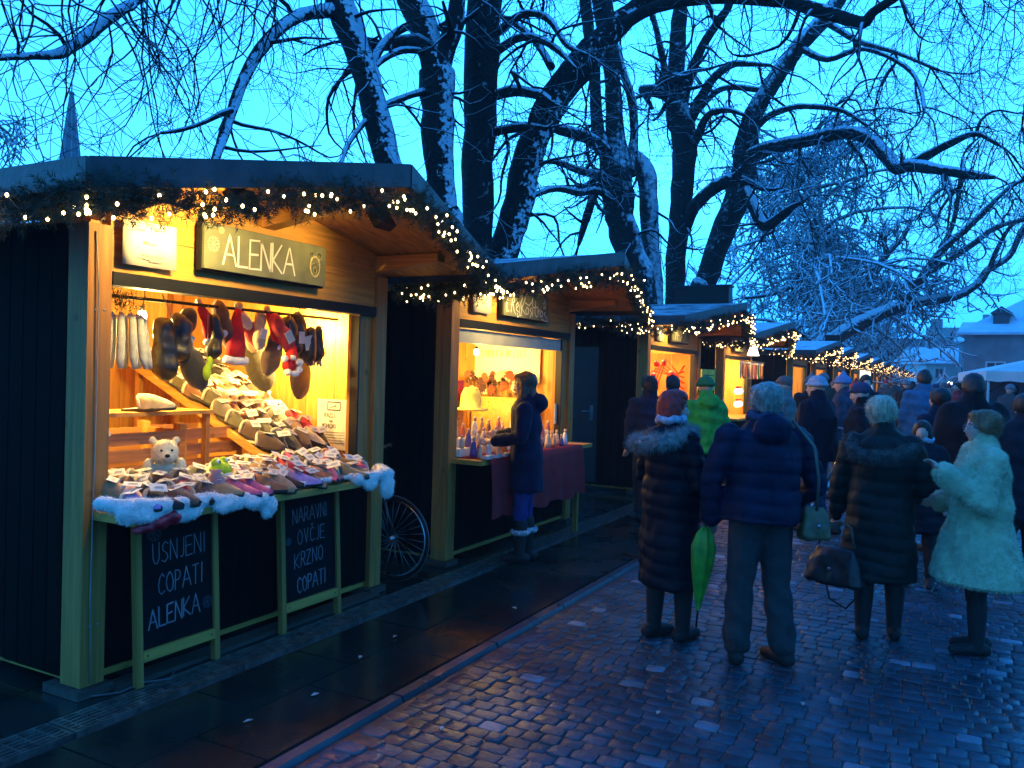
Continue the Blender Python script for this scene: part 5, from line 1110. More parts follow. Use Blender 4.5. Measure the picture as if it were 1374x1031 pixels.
('T10','b',[(-6.09,48.73,4.55,0.29),(-6.59,48.47,5.45,0.248),(-7.02,48.26,6.1,0.207),(-7.74,47.89,6.86,0.166),(-8.82,47.31,6.41,0.124),(-10.1,46.64,6.16,0.083)]),
('T10','b',[(-3.22,50.3,8.83,0.166),(-3.37,48.71,9.65,0.121),(-3.18,47.29,10.0,0.078)]),
('T10','b',[(-5.11,49.27,6.03,0.166),(-6.45,48.57,6.7,0.124),(-7.57,47.99,7.49,0.124),(-6.51,48.57,8.76,0.083)])]
CURT = [('T1',-8.27,5.08,5.33,2.2,3),('T1',-8.17,5.25,5.27,1.8,2),('T1',-8.16,5.48,5.4,2.0,2),('T1',-8.06,5.76,5.18,1.8,2),('T1',-8.0,5.79,5.58,2.4,3),('T1',-7.93,6.06,5.63,2.6,8),('T1',-7.89,6.31,5.85,2.2,7),('T1',-7.7,6.86,6.23,2.6,8),('T1',-7.58,6.92,6.06,2.2,5),('T1',-7.34,7.51,6.26,1.6,5),('T1',-7.66,7.34,6.34,1.6,4),('T1',-8.41,4.9,5.35,2.0,2),('T1',-7.46,8.58,6.74,1.4,3),('T8',-0.69,18.98,10.01,2.6,5),('T8',-0.2,18.1,9.39,3,6),('T8',0.24,18.34,9.55,3.6,7),('T8',0.69,18.57,9.42,3.6,8),('T8',0.95,17.57,8.81,3.6,8),('T8',-1.59,19.65,10.32,2.0,4),('T8',0.6,18.48,6.39,2.6,8),('T8',1.07,17.6,6.65,3,8),('T4',-2.76,11.63,7.13,1.5,5),('T4',-2.2,11.92,6.99,1.3,5),('T4',-3.3,11.34,7.01,1.3,4),('T8',0.11,19.34,5.9,1.8,6),('T8',-0.57,18.99,6.11,1.6,5),('T8',-1.63,19.57,6.91,1.6,5),('T3',-6.23,11.51,7.75,1.6,5),('T3',-5.7,11.78,7.65,1.4,5),('T2',-7.47,9.71,7.33,1.4,5)]

m_bark = snowy('bark_under_snow', (.016, .013, .012), (.25, -.2, 1), .48, .10, .7, 9.0)
m_bark_wind = snowy('bark_windblown_snow', (.016, .013, .012), (.9, -.1, .6), .72, .07, 1.6, 13.0)
m_bark_pale = snowy('bark_crusted', (.03, .028, .026), (.6, -.6, .6), .72, .15, 1.0, 9.0)
m_twig = snowy('twig', (.014, .011, .012), (.1, -.1, 1), .62, .2, .3, 9.0)
def smooth_path(pts, k=3):
    P3 = [Vector(p[:3]) for p in pts]; Rr = [p[3] for p in pts]; op = []; orr = []
    n = len(P3)
    for i in range(n-1):
        p0, p1, p2, p3 = P3[max(i-1, 0)], P3[i], P3[i+1], P3[min(i+2, n-1)]
        for j in range(k):
            t = j/k; t2 = t*t; t3 = t2*t
            op.append(.5*((2*p1)+(-p0+p2)*t+(2*p0-5*p1+4*p2-p3)*t2+(-p0+3*p1-3*p2+p3)*t3)); orr.append(Rr[i]*(1-t)+Rr[i+1]*t)
    op.append(P3[-1]); orr.append(Rr[-1]); return op, orr
class Twigs:
    def __init__(s, seed, rmin=.0035): s.q = random.Random(seed); s.mb = MB(); s.rmin = rmin; s.n = 0
    def grow(s, p, d, length, r, lvl, droop):
        q = s.q; n = max(3, int(length/.16)) if lvl < 2 else 3; st = length/n; pts = [p]; rad = [r]; d = d.normalized()
        w_ = Vector((q.gauss(0, 1), q.gauss(0, 1), q.gauss(0, 1)))
        for i in range(n):
            f = (i+1)/n
            w_ = w_*.6+Vector((q.gauss(0, 1), q.gauss(0, 1), q.gauss(0, 1)))*.8
            g = -droop*(1 if f < .72 else -.9)
            d = (d+w_*.20+Vector((0, 0, g*.22))).normalized(); p = p+d*st; pts.append(p); rad.append(max(s.rmin, r*(1-.75*f)))
        s.mb.tube(pts, rad, 5 if r > .02 else (4 if r > .009 else 3), False, True); s.n += 1
        if lvl < 3:
            cnt = {0: int(length*2.6)+1, 1: int(length*3.0)+1, 2: int(length*1.8)}[lvl]
            for k in range(cnt):
                i = q.randint(1, n); b = pts[i]; ax = (pts[i]-pts[i-1]).normalized(); o = ax.orthogonal(); o.rotate(Matrix.Rotation(q.uniform(0, 6.283), 3, ax))
                l = {0: q.uniform(.5, 1.5), 1: q.uniform(.25, .8), 2: q.uniform(.12, .3)}[lvl]
                s.grow(b, ax*q.uniform(.3, .9)+o*.8+Vector((0, 0, -.3 if droop > .5 else .05)), l*(1 if lvl else min(1.3, .5+length*.3)), max(s.rmin, rad[i]*.55), lvl+1, droop*q.uniform(.5, 1.2))
spec = {'T1': ('dark leaning tree with a long drooping left limb above the first hut', 1, 'bark_w'), 'T2': ('forked trunk speckled with windblown snow above the first hut', .8, 'bark_w'), 'T3': ('straight thick dark trunk between the forked trunk and the leaning trunk', .7, 'bark'),
        'T4': ('snow crusted trunk leaning right above the second hut', .9, 'bark_w'), 'T5': ('crooked dark tree with low snowy forks behind the second hut', .8, 'bark'), 'T6': ('pale stub trunk bending left behind the third hut', .35, 'bark_p'),
        'T7': ('upright tree with a knobbly swollen fork behind the third hut', .8, 'bark'), 'T8': ('tree leaning right with a long kinked snowy limb over the street', 1., 'bark'), 'T9': ('far tree whose low limb sweeps right over the huts', 1., 'bark'), 'T10': ('far twisted tree under the low sweeping limb, full of snow', 1.3, 'bark')}
dens = {'T1': .7, 'T2': .8, 'T3': .8, 'T4': 1., 'T5': .9, 'T6': .5, 'T7': 1.0, 'T8': 1.25, 'T9': 1.5, 'T10': 1.6}
roots = {}
for name, (lab, _, bk_) in spec.items():
    first = next(l for nme, k, l in TREES if nme == name); b = first[0]
    roots[name] = (empty('bare_tree', (b[0], b[1], 0), 0, lab, 'tree', 'bare trees behind the huts'), Vector((b[0], b[1], 0)))
tw = {}
for idx, (name, kind, pts) in enumerate(TREES):
    root, o3 = roots[name]; bm = {'bark': m_bark, 'bark_w': m_bark_wind, 'bark_p': m_bark_pale}[spec[name][2]]
    pts = [(p[0]-o3.x, p[1]-o3.y, p[2], p[3]) for p in pts]
    op, orr = smooth_path(pts, 5 if kind == 't' else 4)
    q = random.Random(idx)
    n = 12; mb = MB(); base = kind == 't' and pts[0][2] < 0
    if base: orr[0] *= 1.35; orr[1] *= 1.1
    mb.tube(op, orr, n, True, True)
    # uneven bark: swell rings and facets
    vv = []
    for i, v in enumerate(mb.v):
        c = op[min(i//n, len(op)-1)]; d = Vector(v)-c; vv.append(tuple(c+d*(1+.17*noise.noise(Vector(v)*3.0)+.08*noise.noise(Vector((v[0]*14, v[1]*14, v[2]*4))))))
    mb.v = vv
    if kind == 't': mb.build('trunk', bm, root)
    else: mb.build('limb', m_bark if orr[0] < .08 else bm, root)
    far = name in ('T9', 'T10'); sc_ = {'T9': 1.6, 'T10': 1.5, 'T8': 1.35, 'T7': 1.3, 'T5': 1.2, 'T6': 1.2}.get(name, 1)
    if name not in tw: tw[name] = Twigs(hash(name) % 1 + len(tw)*7+1, .0038*sc_)
    T_ = tw[name]
    lens = [0]
    for a, b in zip(op, op[1:]): lens.append(lens[-1]+(b-a).length)
    # side shoots
    cnt = int(lens[-1]*(1.3 if kind == 'b' else .6)*dens[name]/sc_)+1
    for k in range(cnt):
        i = q.randint(1, len(op)-1)
        if kind == 't' and op[i].z < 3.4: continue
        ax = (op[i]-op[i-1]).normalized(); o = ax.orthogonal(); o.rotate(Matrix.Rotation(q.uniform(0, 6.283), 3, ax))
        if kind == 'b': o.z += .25
        L_ = q.uniform(.7, 2.0)*sc_; d = o+ax*q.uniform(0, .6)
        T_.grow(op[i], d, L_, min(max(.010, orr[i]*.45), .035)*sc_, 0 if L_ > 1.2 else 1, q.uniform(.3, 1.1))
    ax = (op[-1]-op[-2]).normalized()
    for k in range(2): T_.grow(op[-1], ax+Vector((q.gauss(0, .3), q.gauss(0, .3), q.gauss(0, .3))), q.uniform(1, 2)*sc_, orr[-1]*.7, 0, .5)
# drooping curtains that hang from the long left limb and above the frame
for (name, x, y, z, L_, n_) in CURT:
    root, o3 = roots[name]; T_ = tw[name]; q = T_.q
    for k in range(n_):
        p = Vector((x-o3.x+q.gauss(0, .22), y-o3.y+q.gauss(0, .22), z+q.gauss(0, .1)))
        T_.grow(p, Vector((q.gauss(0, .35), q.gauss(0, .35), -.9)), L_*q.uniform(.7, 1.15), .012, 1, .6)
for name, T_ in tw.items():
    root, o3 = roots[name]; me = T_.mb.mesh('twigs'); me.materials.append(m_twig); link('crown', me, root)
# misty snow-laden trees further off
def misty(x, y, h, w_, seed, label, n1=46, snowy_=True):
    t = empty('misty_tree', (x, y, 0), 0, label, 'tree', 'misty trees at the end of the row'); q = random.Random(seed)
    mt = m_mist
    mb = MB(); top = Vector((q.uniform(-.5, .5), 0, h*.9)); tp = [Vector((0, 0, -.1)), Vector((.2, 0, h*.3)), Vector((-.1, .1, h*.6)), top]; mb.tube(tp, [.35, .26, .15, .04], 8); mb.build('trunk', mt, t)
    T_ = Twigs(seed, .033)
    for k in range(n1):
        f = q.uniform(.22, 1); c = tp[0].lerp(top, f); a = q.uniform(0, 6.283); rr = w_*(.35+.75*math.sin(math.pi*min(1, f*.85+.12)))*q.uniform(.6, 1)
        d = Vector((math.cos(a), math.sin(a), q.uniform(.1, .9))); n = 6; pts = [c]; p = c; dd = d.normalized()
        for i in range(n): dd = (dd+Vector((q.gauss(0, .12), q.gauss(0, .12), q.gauss(0, .1)-.16))).normalized(); p = p+dd*rr/n; pts.append(p)
        T_.mb.tube(pts, [.10*(1-i/(n+1))+.03 for i in range(n+1)], 5, False)
        for i in range(1, n+1):
            for j in range(2):
                T_.grow(pts[i], Vector((q.gauss(0, 1), q.gauss(0, 1), q.gauss(-.2, .6))), q.uniform(.8, 2.0), .02, 2, q.uniform(.4, 1.2))
                b = pts[i]+Vector((q.gauss(0, .5), q.gauss(0, .5), q.gauss(0, .5))); T_.grow(b, Vector((q.gauss(0, .5), q.gauss(0, .5), -.8)), q.uniform(1.0, 2.4), .016, 1, .9)
    me = T_.mb.mesh('twigs'); me.materials.append(mt); link('crown', me, t)
m_mist = snowy('frosted_twig', (.05, .05, .055), (0, 0, 1), .05, .4, .4, 6.0, snow=(.78, .86, .92))
misty(-6.2, 47, 17.0, 8.4, 31, 'tall frosted tree filling the middle distance behind the row', 64)
misty(-7.0, 62, 13.0, 6.0, 32, 'rounded frosted tree just right of the tall frosted one', 26)
misty(-6.8, 84, 11.5, 4.5, 33, 'smaller frosted tree above the far end of the huts', 22)
misty(-40.5, 23, 14.5, 4.4, 34, 'dense bush-like tree at the left edge behind the first hut', 22)
misty(22, 62, 13.0, 4.6, 35, 'thin bare tree before the grey building on the right', 14)
# ------------------------------------------------------------------ people
def V3(*a): return Vector(a)
def hand_prims(mb, w, d, side, fs=1., curl=.6):
    """palm, four unequal bent fingers and a thumb, growing from wrist w along d"""
    d = Vector(d).normalized(); x = d.cross(Vector((0, 1, 0)))
    if x.length < .2: x = d.cross(Vector((1, 0, 0)))
    x.normalize(); n = x.cross(d).normalized()           # n: back-to-palm direction
    x = x*side
    w = Vector(w); k = w+d*.045*fs
    mb.cap(w, k, .024*fs, .026*fs); mb.cap(k-x*.018, k+d*.03*fs-x*.028, .017*fs, .014*fs); mb.cap(k+x*.018, k+d*.03*fs+x*.026, .017*fs, .014*fs)
    for i, (off, l) in enumerate(((-.030, .062), (-.010, .072), (.010, .068), (.029, .052))):
        b = k+d*.032*fs+x*off*fs; m1 = b+(d*math.cos(curl*.5)+n*math.sin(curl*.5))*l*.45*fs; m2 = m1+(d*math.cos(curl*1.4)+n*math.sin(curl*1.4))*l*.32*fs; m3 = m2+(d*math.cos(curl*2.2)+n*math.sin(curl*2.2))*l*.28*fs
        mb.cap(b, m1, .0095*fs, .009*fs, 8); mb.cap(m1, m2, .009*fs, .008*fs, 8); mb.cap(m2, m3, .008*fs, .007*fs, 8)
    b = w+d*.018*fs-x*.024*fs; m1 = b+(-x*.8+d*.7+n*.3).normalized()*.034*fs; m2 = m1+(d*.9+n*.5-x*.1).normalized()*.03*fs
    mb.cap(b, m1, .012*fs, .0105*fs, 8); mb.cap(m1, m2, .0105*fs, .008*fs, 8)
def person(loc, rz, H, label, spec, group='people at the market'):
    """spec keys: hair, coat, legs, arms, head"""
    g = spec.get
    t = empty('person', loc, rz, label, 'person', group)
    k = H/1.65
    sh_z, hip, knee, ank = 1.36*k, .86*k, .46*k, .08*k
    lean = g('lean', 0.)
    detail = g('detail', 1)
    vox = (.0115, .022)[0 if detail else 1]
    hy, ht = g('head', (0, 0))             # yaw to their left (+), nod down (+)
    hc = Vector((0, lean+.015, H-.12*k))
    Hm = Matrix.Rotation(hy, 3, 'Z') @ Matrix.Rotation(-ht, 3, 'X')
    def hp(x, y, z): return hc+Hm @ Vector((x*k, y*k, z*k))
    def he(mb, c, r_, nu=14, nv=10): mb.ell(hp(*c), tuple(a*k for a in r_), nu, nv, Hm)
    mb = MB()
    # head with brow, cheeks, nose, lips, chin, ears
    he(mb, (0, -.008, .018), (.073, .090, .095)); he(mb, (0, .018, -.035), (.056, .062, .070)); he(mb, (0, .052, -.083), (.022, .022, .020))
    he(mb, (0, .068, .018), (.044, .018, .014)); he(mb, (0, .088, -.014), (.0095, .014, .026)); he(mb, (0, .099, -.028), (.0125, .013, .010))
    he(mb, (-.034, .058, -.022), (.022, .020, .020)); he(mb, (.034, .058, -.022), (.022, .020, .020))
    he(mb, (0, .076, -.052), (.020, .011, .0065)); he(mb, (0, .073, -.062), (.018, .011, .0065))
    for s in (-1, 1): he(mb, (s*.073, -.005, -.008), (.009, .017, .028))
    nb = Vector((0, lean*.9-.012, sh_z+.0))
    mb.cap(nb, hp(0, -.015, -.07), .056*k, .050*k)
    # torso and legs
    lg = g('legs', ((-.09, 0, 0, 0), (.09, 0, 0, 0)))   # foot x, foot y, knee forward, toe yaw
    mb.loft([(hip-.0*k, 0, 0, .10*k, .07*k), (hip+.08, 0, 0, .14*k, .10*k), (1.05*k, 0, lean*.3, .135*k, .10*k), (1.22*k, 0, lean*.7, .165*k, .115*k), (sh_z-.02, 0, lean*.9, .15*k, .08*k), (sh_z+.03*k, 0, lean*.9, .07*k, .05*k)], 16)
    feet = []
    for s, (fx, fy, kf, ty) in zip((-1, 1), lg):
        h_ = Vector((s*.085*k, 0, hip-.02)); kn = Vector(((h_.x+fx)/2, (fy+0)/2+kf+.02, knee)); an = Vector((fx, fy, ank+.01))
        mb.cap(h_, kn, .082*k, .056*k); mb.cap(kn, an, .054*k, .036*k); feet.append((h_, kn, an, ty))
    arms = g('arms', None) or [((-.20, 0), (-.24, -.02, 1.08), (-.23, .06, .84)), ((.20, 0), (.24, -.02, 1.08), (.23, .06, .84))]
    A = []
    for s, (sh, el, wr) in zip((-1, 1), arms):
        S0 = Vector((sh[0]*k*.92, lean*.9+sh[1], sh_z-.03*k)); E0 = Vector(el)*k; W0 = Vector(wr)*k
        mb.cap(S0-Vector((0, 0, .02)), E0, .042*k, .036*k); mb.cap(E0, W0, .037*k, .026*k); A.append((S0, E0, W0))
        d = (W0-E0).normalized()+Vector(g('hand_dir', ((0, 0, 0), (0, 0, 0)))[0 if s < 0 else 1])
        if detail: hand_prims(mb, W0+d.normalized()*.01, d, s, k, g('curl', .6))
        else: mb.cap(W0, W0+d.normalized()*.08, .03, .025)
    me = remeshed(mb, vox, 2, None, 'body'); me.materials.append(mat('glove_'+g('glove'), COATC[g('glove')], .7) if g('glove') and False else m_skin); link('body', me, t)
    # eyes
    if detail:
        for s in (-1, 1):
            e_ = MB(); he(e_, (s*.030, .070, .003), (.0115, .0095, .0075), 10, 8); eo = e_.build('eye', mat('eye_white', (.8, .8, .75), .2), t)
            e_ = MB(); he(e_, (s*.030, .078, .003), (.0055, .003, .0055), 8, 6); e_.build('iris', mat('iris', (.05, .035, .02), .2), eo)
        e_ = MB(); he(e_, (0, .083, -.057), (.019, .0065, .003), 10, 6); e_.build('lips', mat('lip', (.35, .12, .11), .5), t)
        for s in (-1, 1):
            e_ = MB(); e_.tube([hp(s*.014, .084, .022), hp(s*.03, .083, .028), hp(s*.047, .071, .022)], [.003, .0035, .002], 5); e_.build('eyebrow', mat('brow_dark', (.08, .05, .03), .9), t)
    # hair or hat
    hk = g('hair')
    if hk:
        style, hcname, c = hk; m = mat('hair_'+hcname, c, .5, .35, 60, .4, 90, stretch=(1, 1, .2))
        mb = MB(); hmb = mb
        if style in ('short', 'bob', 'puff'):
            he(mb, (0, -.018, .032), (.086, .098, .094)); he(mb, (0, -.055, -.01), (.078, .06, .075)); he(mb, (0, .035, .085), (.06, .045, .032))
            for s in (-1, 1): he(mb, (s*.072, -.02, .012), (.022, .045, .05))
            if style == 'puff': he(mb, (0, -.05, .045), (.096, .088, .082)); he(mb, (0, -.088, .02), (.08, .045, .06))
            if style == 'bob':
                he(mb, (0, -.045, -.045), (.088, .065, .075))
                for s in (-1, 1): he(mb, (s*.076, .0, -.03), (.022, .045, .07))
        elif style == 'long':
            he(mb, (0, -.018, .032), (.086, .098, .094)); he(mb, (0, -.045, -.08), (.082, .055, .14)); he(mb, (0, -.06, -.20), (.085, .04, .10))
            for s in (-1, 1): he(mb, (s*.074, .005, -.06), (.022, .035, .11)); he(mb, (s*.07, .02, -.17), (.022, .03, .08))
            he(mb, (0, .045, .085), (.055, .04, .03))
        me = remeshed(mb, .009 if detail else .02, 1, lambda co, no: vnoise(co*np.array([1, 1, .25]), 70, 2)*.006+vnoise(co, 18, 3)*.006, 'hair'); me.materials.append(m); ho = link('hair', me, t)
        if detail:
            q = random.Random(len(label)); ctr = hp(0, -.02, .02)
            flow = {'short': (0, 0, -1.0), 'puff': (0, -.6, -1.2), 'bob': (0, 0, -1.6), 'long': (0, 0, -2.6)}[style]
            fur_on(me, t, 2200, (.014, .030), m, q, flow, .0016, name='hair_strands')
    ha = g('hat')
    if ha:
        style, c = ha; m = mat('hat_'+style+'_'+str(round(sum(c)*100)), c, .9, .2, 40, .5, 80); mb = MB()
        he(mb, (0, -.015, .055), (.090, .104, .082)); 
        if style in ('beanie', 'bobble'):
            mb2 = MB(); n_ = 20; vs = [hp(.088*math.cos(2*math.pi*i/n_), -.012+.100*math.sin(2*math.pi*i/n_), .035) for i in range(n_+1)]
            mb.tube(vs, .021*k, 8)
        if style == 'bobble': he(mb, (0, -.02, .155), (.035, .035, .033))
        if style == 'cap': he(mb, (0, .095, .045), (.055, .05, .010))
        me = remeshed(mb, .009 if detail else .02, 1, lambda co, no: vnoise(co, 60, 2)*.003, 'hat'); me.materials.append(m); link('hat', me, t)
    # coat
    ck = g('coat'); kind, ccol = ck[0], ck[1]; m = COATM(ccol, kind)
    hem = g('hem', .5)*k; fl = g('flare', 1.); wd = g('girth', 1.)
    mb = MB()
    secs = [(hem, 0, g('hemy', 0), .215*k*fl*wd, .17*k*fl*wd), (hem+.012, 0, g('hemy', 0), .225*k*fl*wd, .18*k*fl*wd), ((hem+.95*k)/2, 0, 0, .215*k*(1+fl)/2*wd, .17*k*(1+fl)/2*wd), (.93*k, 0, lean*.2, .205*k*wd, .165*k*wd), (1.08*k, 0, lean*.4, .190*k*wd, .150*k*wd), (1.22*k, 0, lean*.7, .205*k*wd, .155*k*wd), (sh_z-.03, 0, lean*.9, .195*k*wd, .13*k), (sh_z+.035*k, 0, lean*.9-.005, .13*k, .10*k), (sh_z+.075*k, 0, lean*.9-.01, .085*k, .08*k)]
    mb.loft(secs, 24, 2.15)
    th = g('sleeve', 1.)
    for (S0, E0, W0) in A:
        c = Vector((S0.x*.95, S0.y-.005, S0.z-.005)); mb.cap(c, E0, .078*k*th, .066*k*th); mb.cap(E0, W0-(W0-E0).normalized()*.01, .065*k*th, .050*k*th*g('cuff', 1.))
    if g('collar', True): mb.cap((0, lean*.9-.02, sh_z+.04), (0, lean*.95-.012, sh_z+.10*k), .088*k, .080*k)
    if g('hoodup'):   # hood lying on the shoulders behind the neck
        mb.ell((0, lean-.12*k, sh_z+.02*k), (.12*k, .075*k, .085*k))
    def disp(co, no):
        z = co[:, 2]; o = vnoise(co, 6, len(label))*(.010 if kind == 'jacket' else .016)+vnoise(co*np.array([1, 1, .5]), 19, 8)*.008
        if kind == 'puffer':
            hgt = .085; ph = ((z+.012*np.sin(co[:, 0]*9)+.01*np.sin(co[:, 1]*12)+.018*vnoise(co, 4, 9))/hgt) % 1.0; o = o+(np.abs(np.sin(np.pi*ph))**.6-.72)*(.0105+.007*vnoise(co, 5, 3))*np.clip((z-hem+.02)/.03, 0, 1)
        if kind == 'fur': o = o+vnoise(co, 30, 1)*.005+vnoise(co, 9, 5)*.010
        if kind == 'coat': o = o+.007*np.sin(co[:, 0]*34+co[:, 1]*20)*np.clip((.85*k-z)/.3, 0, 1)
        if kind == 'jacket': o = o+.006*np.sin(z*48+co[:, 0]*8)
        return o
    me = remeshed(mb, (.010 if kind == 'fur' else .0125) if detail else .024, 2, disp, 'coat'); me.materials.append(m); link('coat', me, t)
    if kind == 'fur': fur_on(me, t, 60000, (.010, .020), m, random.Random(1), (0, 0, -1.1), .0016, name='fur_pile')
    if g('furhood'):
        mb = MB(); pr = g('furhood'); mf = mat('hood_fur', (.24, .25, .24), .95, .3, 30, .5, 80) if pr[0] == 'grey' else mat('hood_fur_dark', (.07, .07, .065), .95, .3, 30, .5, 80)
        pts = [Vector(p)*k for p in pr[1]]
        for a, b in zip(pts, pts[1:]): mb.cap(a, b, pr[2]*k, pr[2]*k, 10)
        me = remeshed(mb, .011, 2, lambda co, no: vnoise(co, 22, 1)*.014, 'fur_trim'); me.materials.append(mf); link('fur_trim', me, t)
        fur_on(me, t, 3600, (.02, .05), mf, random.Random(1), (0, 0, -.5), .0018, name='fur_trim_pile')
        mb = MB(); mb.ell(Vector(pr[3])*k, tuple(a*k for a in pr[4])); me = remeshed(mb, .012, 2, lambda co, no: vnoise(co, 12, 1)*.01, 'hood'); me.materials.append(m); link('hood', me, t)
    if g('scarf'):
        mb = MB(); n_ = 14; mb.tube([(.085*k*math.cos(2*math.pi*i/n_), lean*.95-.005+.080*k*math.sin(2*math.pi*i/n_), sh_z+(.095+.012*math.sin(i*2))*k) for i in range(n_+1)], .028*k, 8)
        mb.build('scarf', mat('scarf_'+str(round(sum(g('scarf'))*100)), g('scarf'), .9, .3, 30, .4, 70), t)
    if g('belt'): 
        n_ = 20; MB().tube([(.197*k*wd*math.cos(2*math.pi*i/n_), lean*.3+.158*k*wd*math.sin(2*math.pi*i/n_), 1.06*k) for i in range(n_+1)], .018*k, 6).build('belt', m, t)
    # trousers and shoes
    tc_ = g('trousers', (.015, .015, .02)); mt_ = mat('trouser_'+str([round(a*100) for a in tc_]), tc_, .85, .2, 20, .4, 60); wdt = g('trouser_w', 1.)
    mb = MB()
    for (h_, kn, an, ty) in feet:
        mb.cap(h_+Vector((0, 0, .04)), kn, .098*k*wdt, .073*k*wdt); mb.cap(kn, an+Vector((0, 0, .03*k if not g('boots') else .16)), .072*k*wdt, .052*k*wdt*g('ankle', 1.))
    mb.ell((0, 0, hip+.03), (.165*k, .12*k, .13*k))
    me = remeshed(mb, .014 if detail else .024, 2, lambda co, no: vnoise(co, 14, 2)*.006+.004*np.sin(co[:, 2]*40+co[:, 0]*30)*(co[:, 2] < .5), 'trousers'); me.materials.append(mt_); link('trousers', me, t)
    ms_ = mat('shoe_leather', (.006, .006, .006), .75, .3, 12, .2, 40)
    for (h_, kn, an, ty) in feet:
        mb = MB(); d = Vector((math.sin(ty), math.cos(ty), 0)); a = Vector((an.x, an.y, .045))
        mb.cap(a-d*.05*k, a+d*.03*k, .045*k, .045*k, 12, (1, 1, .95)); mb.cap(a+d*.03*k, a+d*.14*k-Vector((0, 0, .010)), .042*k, .033*k)
        if g('boots'): mb.cap(a, Vector((an.x*.8+kn.x*.2, an.y*.8+kn.y*.2, .34*k)), .046*k, .066*k)
        else: mb.cap(a, an+Vector((0, 0, .02)), .046*k, .044*k)
        mb.cap(a-d*.055*k-Vector((0, 0, .022)), a+d*.14*k-Vector((0, 0, .024)), .034*k, .032*k, 12, (1, 1, .62))
        me = remeshed(mb, .008 if detail else .018, 2, None, 'shoe'); me.materials.append(ms_); so = link('shoe', me, t)
        if g('boots') == 'fur':
            q = random.Random(3); mm = mat('boot_cuff', (.45, .42, .42), .9, .6, 60, .5, 90); b_ = MB(); n_ = 10
            b_.tube([(an.x+.068*k*math.cos(2*math.pi*i/n_), an.y+.068*k*math.sin(2*math.pi*i/n_), .27) for i in range(n_+1)], .026, 6); b_.build('boot_cuff', mm, so)
    t['_k'] = k
    return t
def COATM(c, kind):
    nm = 'coat_%s_%s' % (kind, str([round(a*500) for a in c]))
    if kind == 'puffer': return mat(nm, c, .62, .25, 10, .25, 30, spec=.15)
    if kind == 'fur': return mat(nm, c, .95, .12, 14, .3, 60, sheen=.5)
    return mat(nm, c, .85, .2, 14, .3, 60, sheen=.05, spec=.15)
COATC = {}
def face(alpha): return YAW-R(alpha)     # heading: 0 = away from the lens, 90 = towards the picture's right
NAVY = (.006, .012, .035); BLK = (.006, .006, .008)
# the woman looking at the second hut
person((-3.24, 6.46, 0), face(-82), 1.66, 'woman with long brown hair in a navy coat looking into the second hut', dict(hair=('long', 'auburn', (.11, .045, .02)), coat=('coat', (.006, .009, .035)), hem=.62, flare=.98, girth=.88, lean=.02, head=(0, .12), hoodup=True,
    legs=((-.08, .03, 0, 0), (.08, -.02, 0, 0)), trousers=(.02, .025, .16), trouser_w=.92, ankle=.95, boots='fur', arms=[((-.20, 0), (-.24, .02, 1.10), (-.16, .26, 1.05)), ((.20, 0), (.23, .02, 1.10), (.15, .27, 1.08))], curl=.9))
# the talking group on the cobbles
A_ = person((-1.52, 5.07, 0), face(62), 1.57, 'red haired woman in a long dark puffer coat with a pale fur hood', dict(hair=('bob', 'dark_red', (.34, .014, .008)), coat=('puffer', (.002, .0035, .010)), hem=.36, flare=1.02, girth=1.02, lean=-.01, head=(-.6, .08), scarf=(.35, .4, .5),
    furhood=('grey', [(-.20, -.02, 1.33), (-.21, -.10, 1.30), (-.14, -.20, 1.29), (0, -.23, 1.30), (.13, -.19, 1.32), (.18, -.08, 1.36), (.13, .06, 1.38)], .048, (0, -.12, 1.32), (.15, .10, .09)),
    legs=((-.07, -.05, 0, 0), (.08, .06, 0, -.2)), trousers=BLK, boots='plain', arms=[((-.21, 0), (-.27, -.02, 1.06), (-.2, .16, .90)), ((.21, 0), (.27, .02, 1.06), (.16, .24, .95))]))
B_ = person((-.94, 4.95, 0), face(-8), 1.63, 'grey haired woman in a short navy puffer jacket and dark trousers', dict(hair=('puff', 'ash_grey', (.30, .28, .24)), coat=('puffer', (.002, .008, .028)), hem=.84, flare=.98, girth=1.12, sleeve=1.1, lean=0., head=(.15, .08), scarf=(.03, .04, .09), furhood=None, hoodup=True,
    legs=((-.13, .0, 0, .25), (.13, -.05, 0, -.3)), trousers=(.022, .024, .026), trouser_w=1.12, ankle=1.45, arms=[((-.24, 0), (-.31, .02, 1.08), (-.27, .10, .84)), ((.24, 0), (.33, -.02, 1.06), (.28, .16, .92))]))
C_ = person((-.36, 5.82, 0), face(28), 1.565, 'fair haired woman in a long quilted grey green coat with dark fur hood', dict(hair=('puff', 'ash_blond', (.45, .40, .28)), coat=('puffer', (.008, .015, .014)), hem=.42, flare=1.06, girth=1.02, lean=-.01, head=(-.35, .1), belt=False,
    furhood=('dark', [(-.19, -.04, 1.34), (-.16, -.15, 1.27), (-.05, -.20, 1.25), (.08, -.20, 1.26), (.17, -.12, 1.30), (.19, 0, 1.34)], .045, (0, -.10, 1.31), (.14, .09, .09)),
    legs=((-.08, -.03, 0, 0), (.10, .06, 0, -.15)), trousers=BLK, boots='plain', arms=[((-.21, 0), (-.26, .02, 1.06), (-.29, .10, .80)), ((.21, 0), (.27, -.02, 1.07), (.2, .14, .96))]))
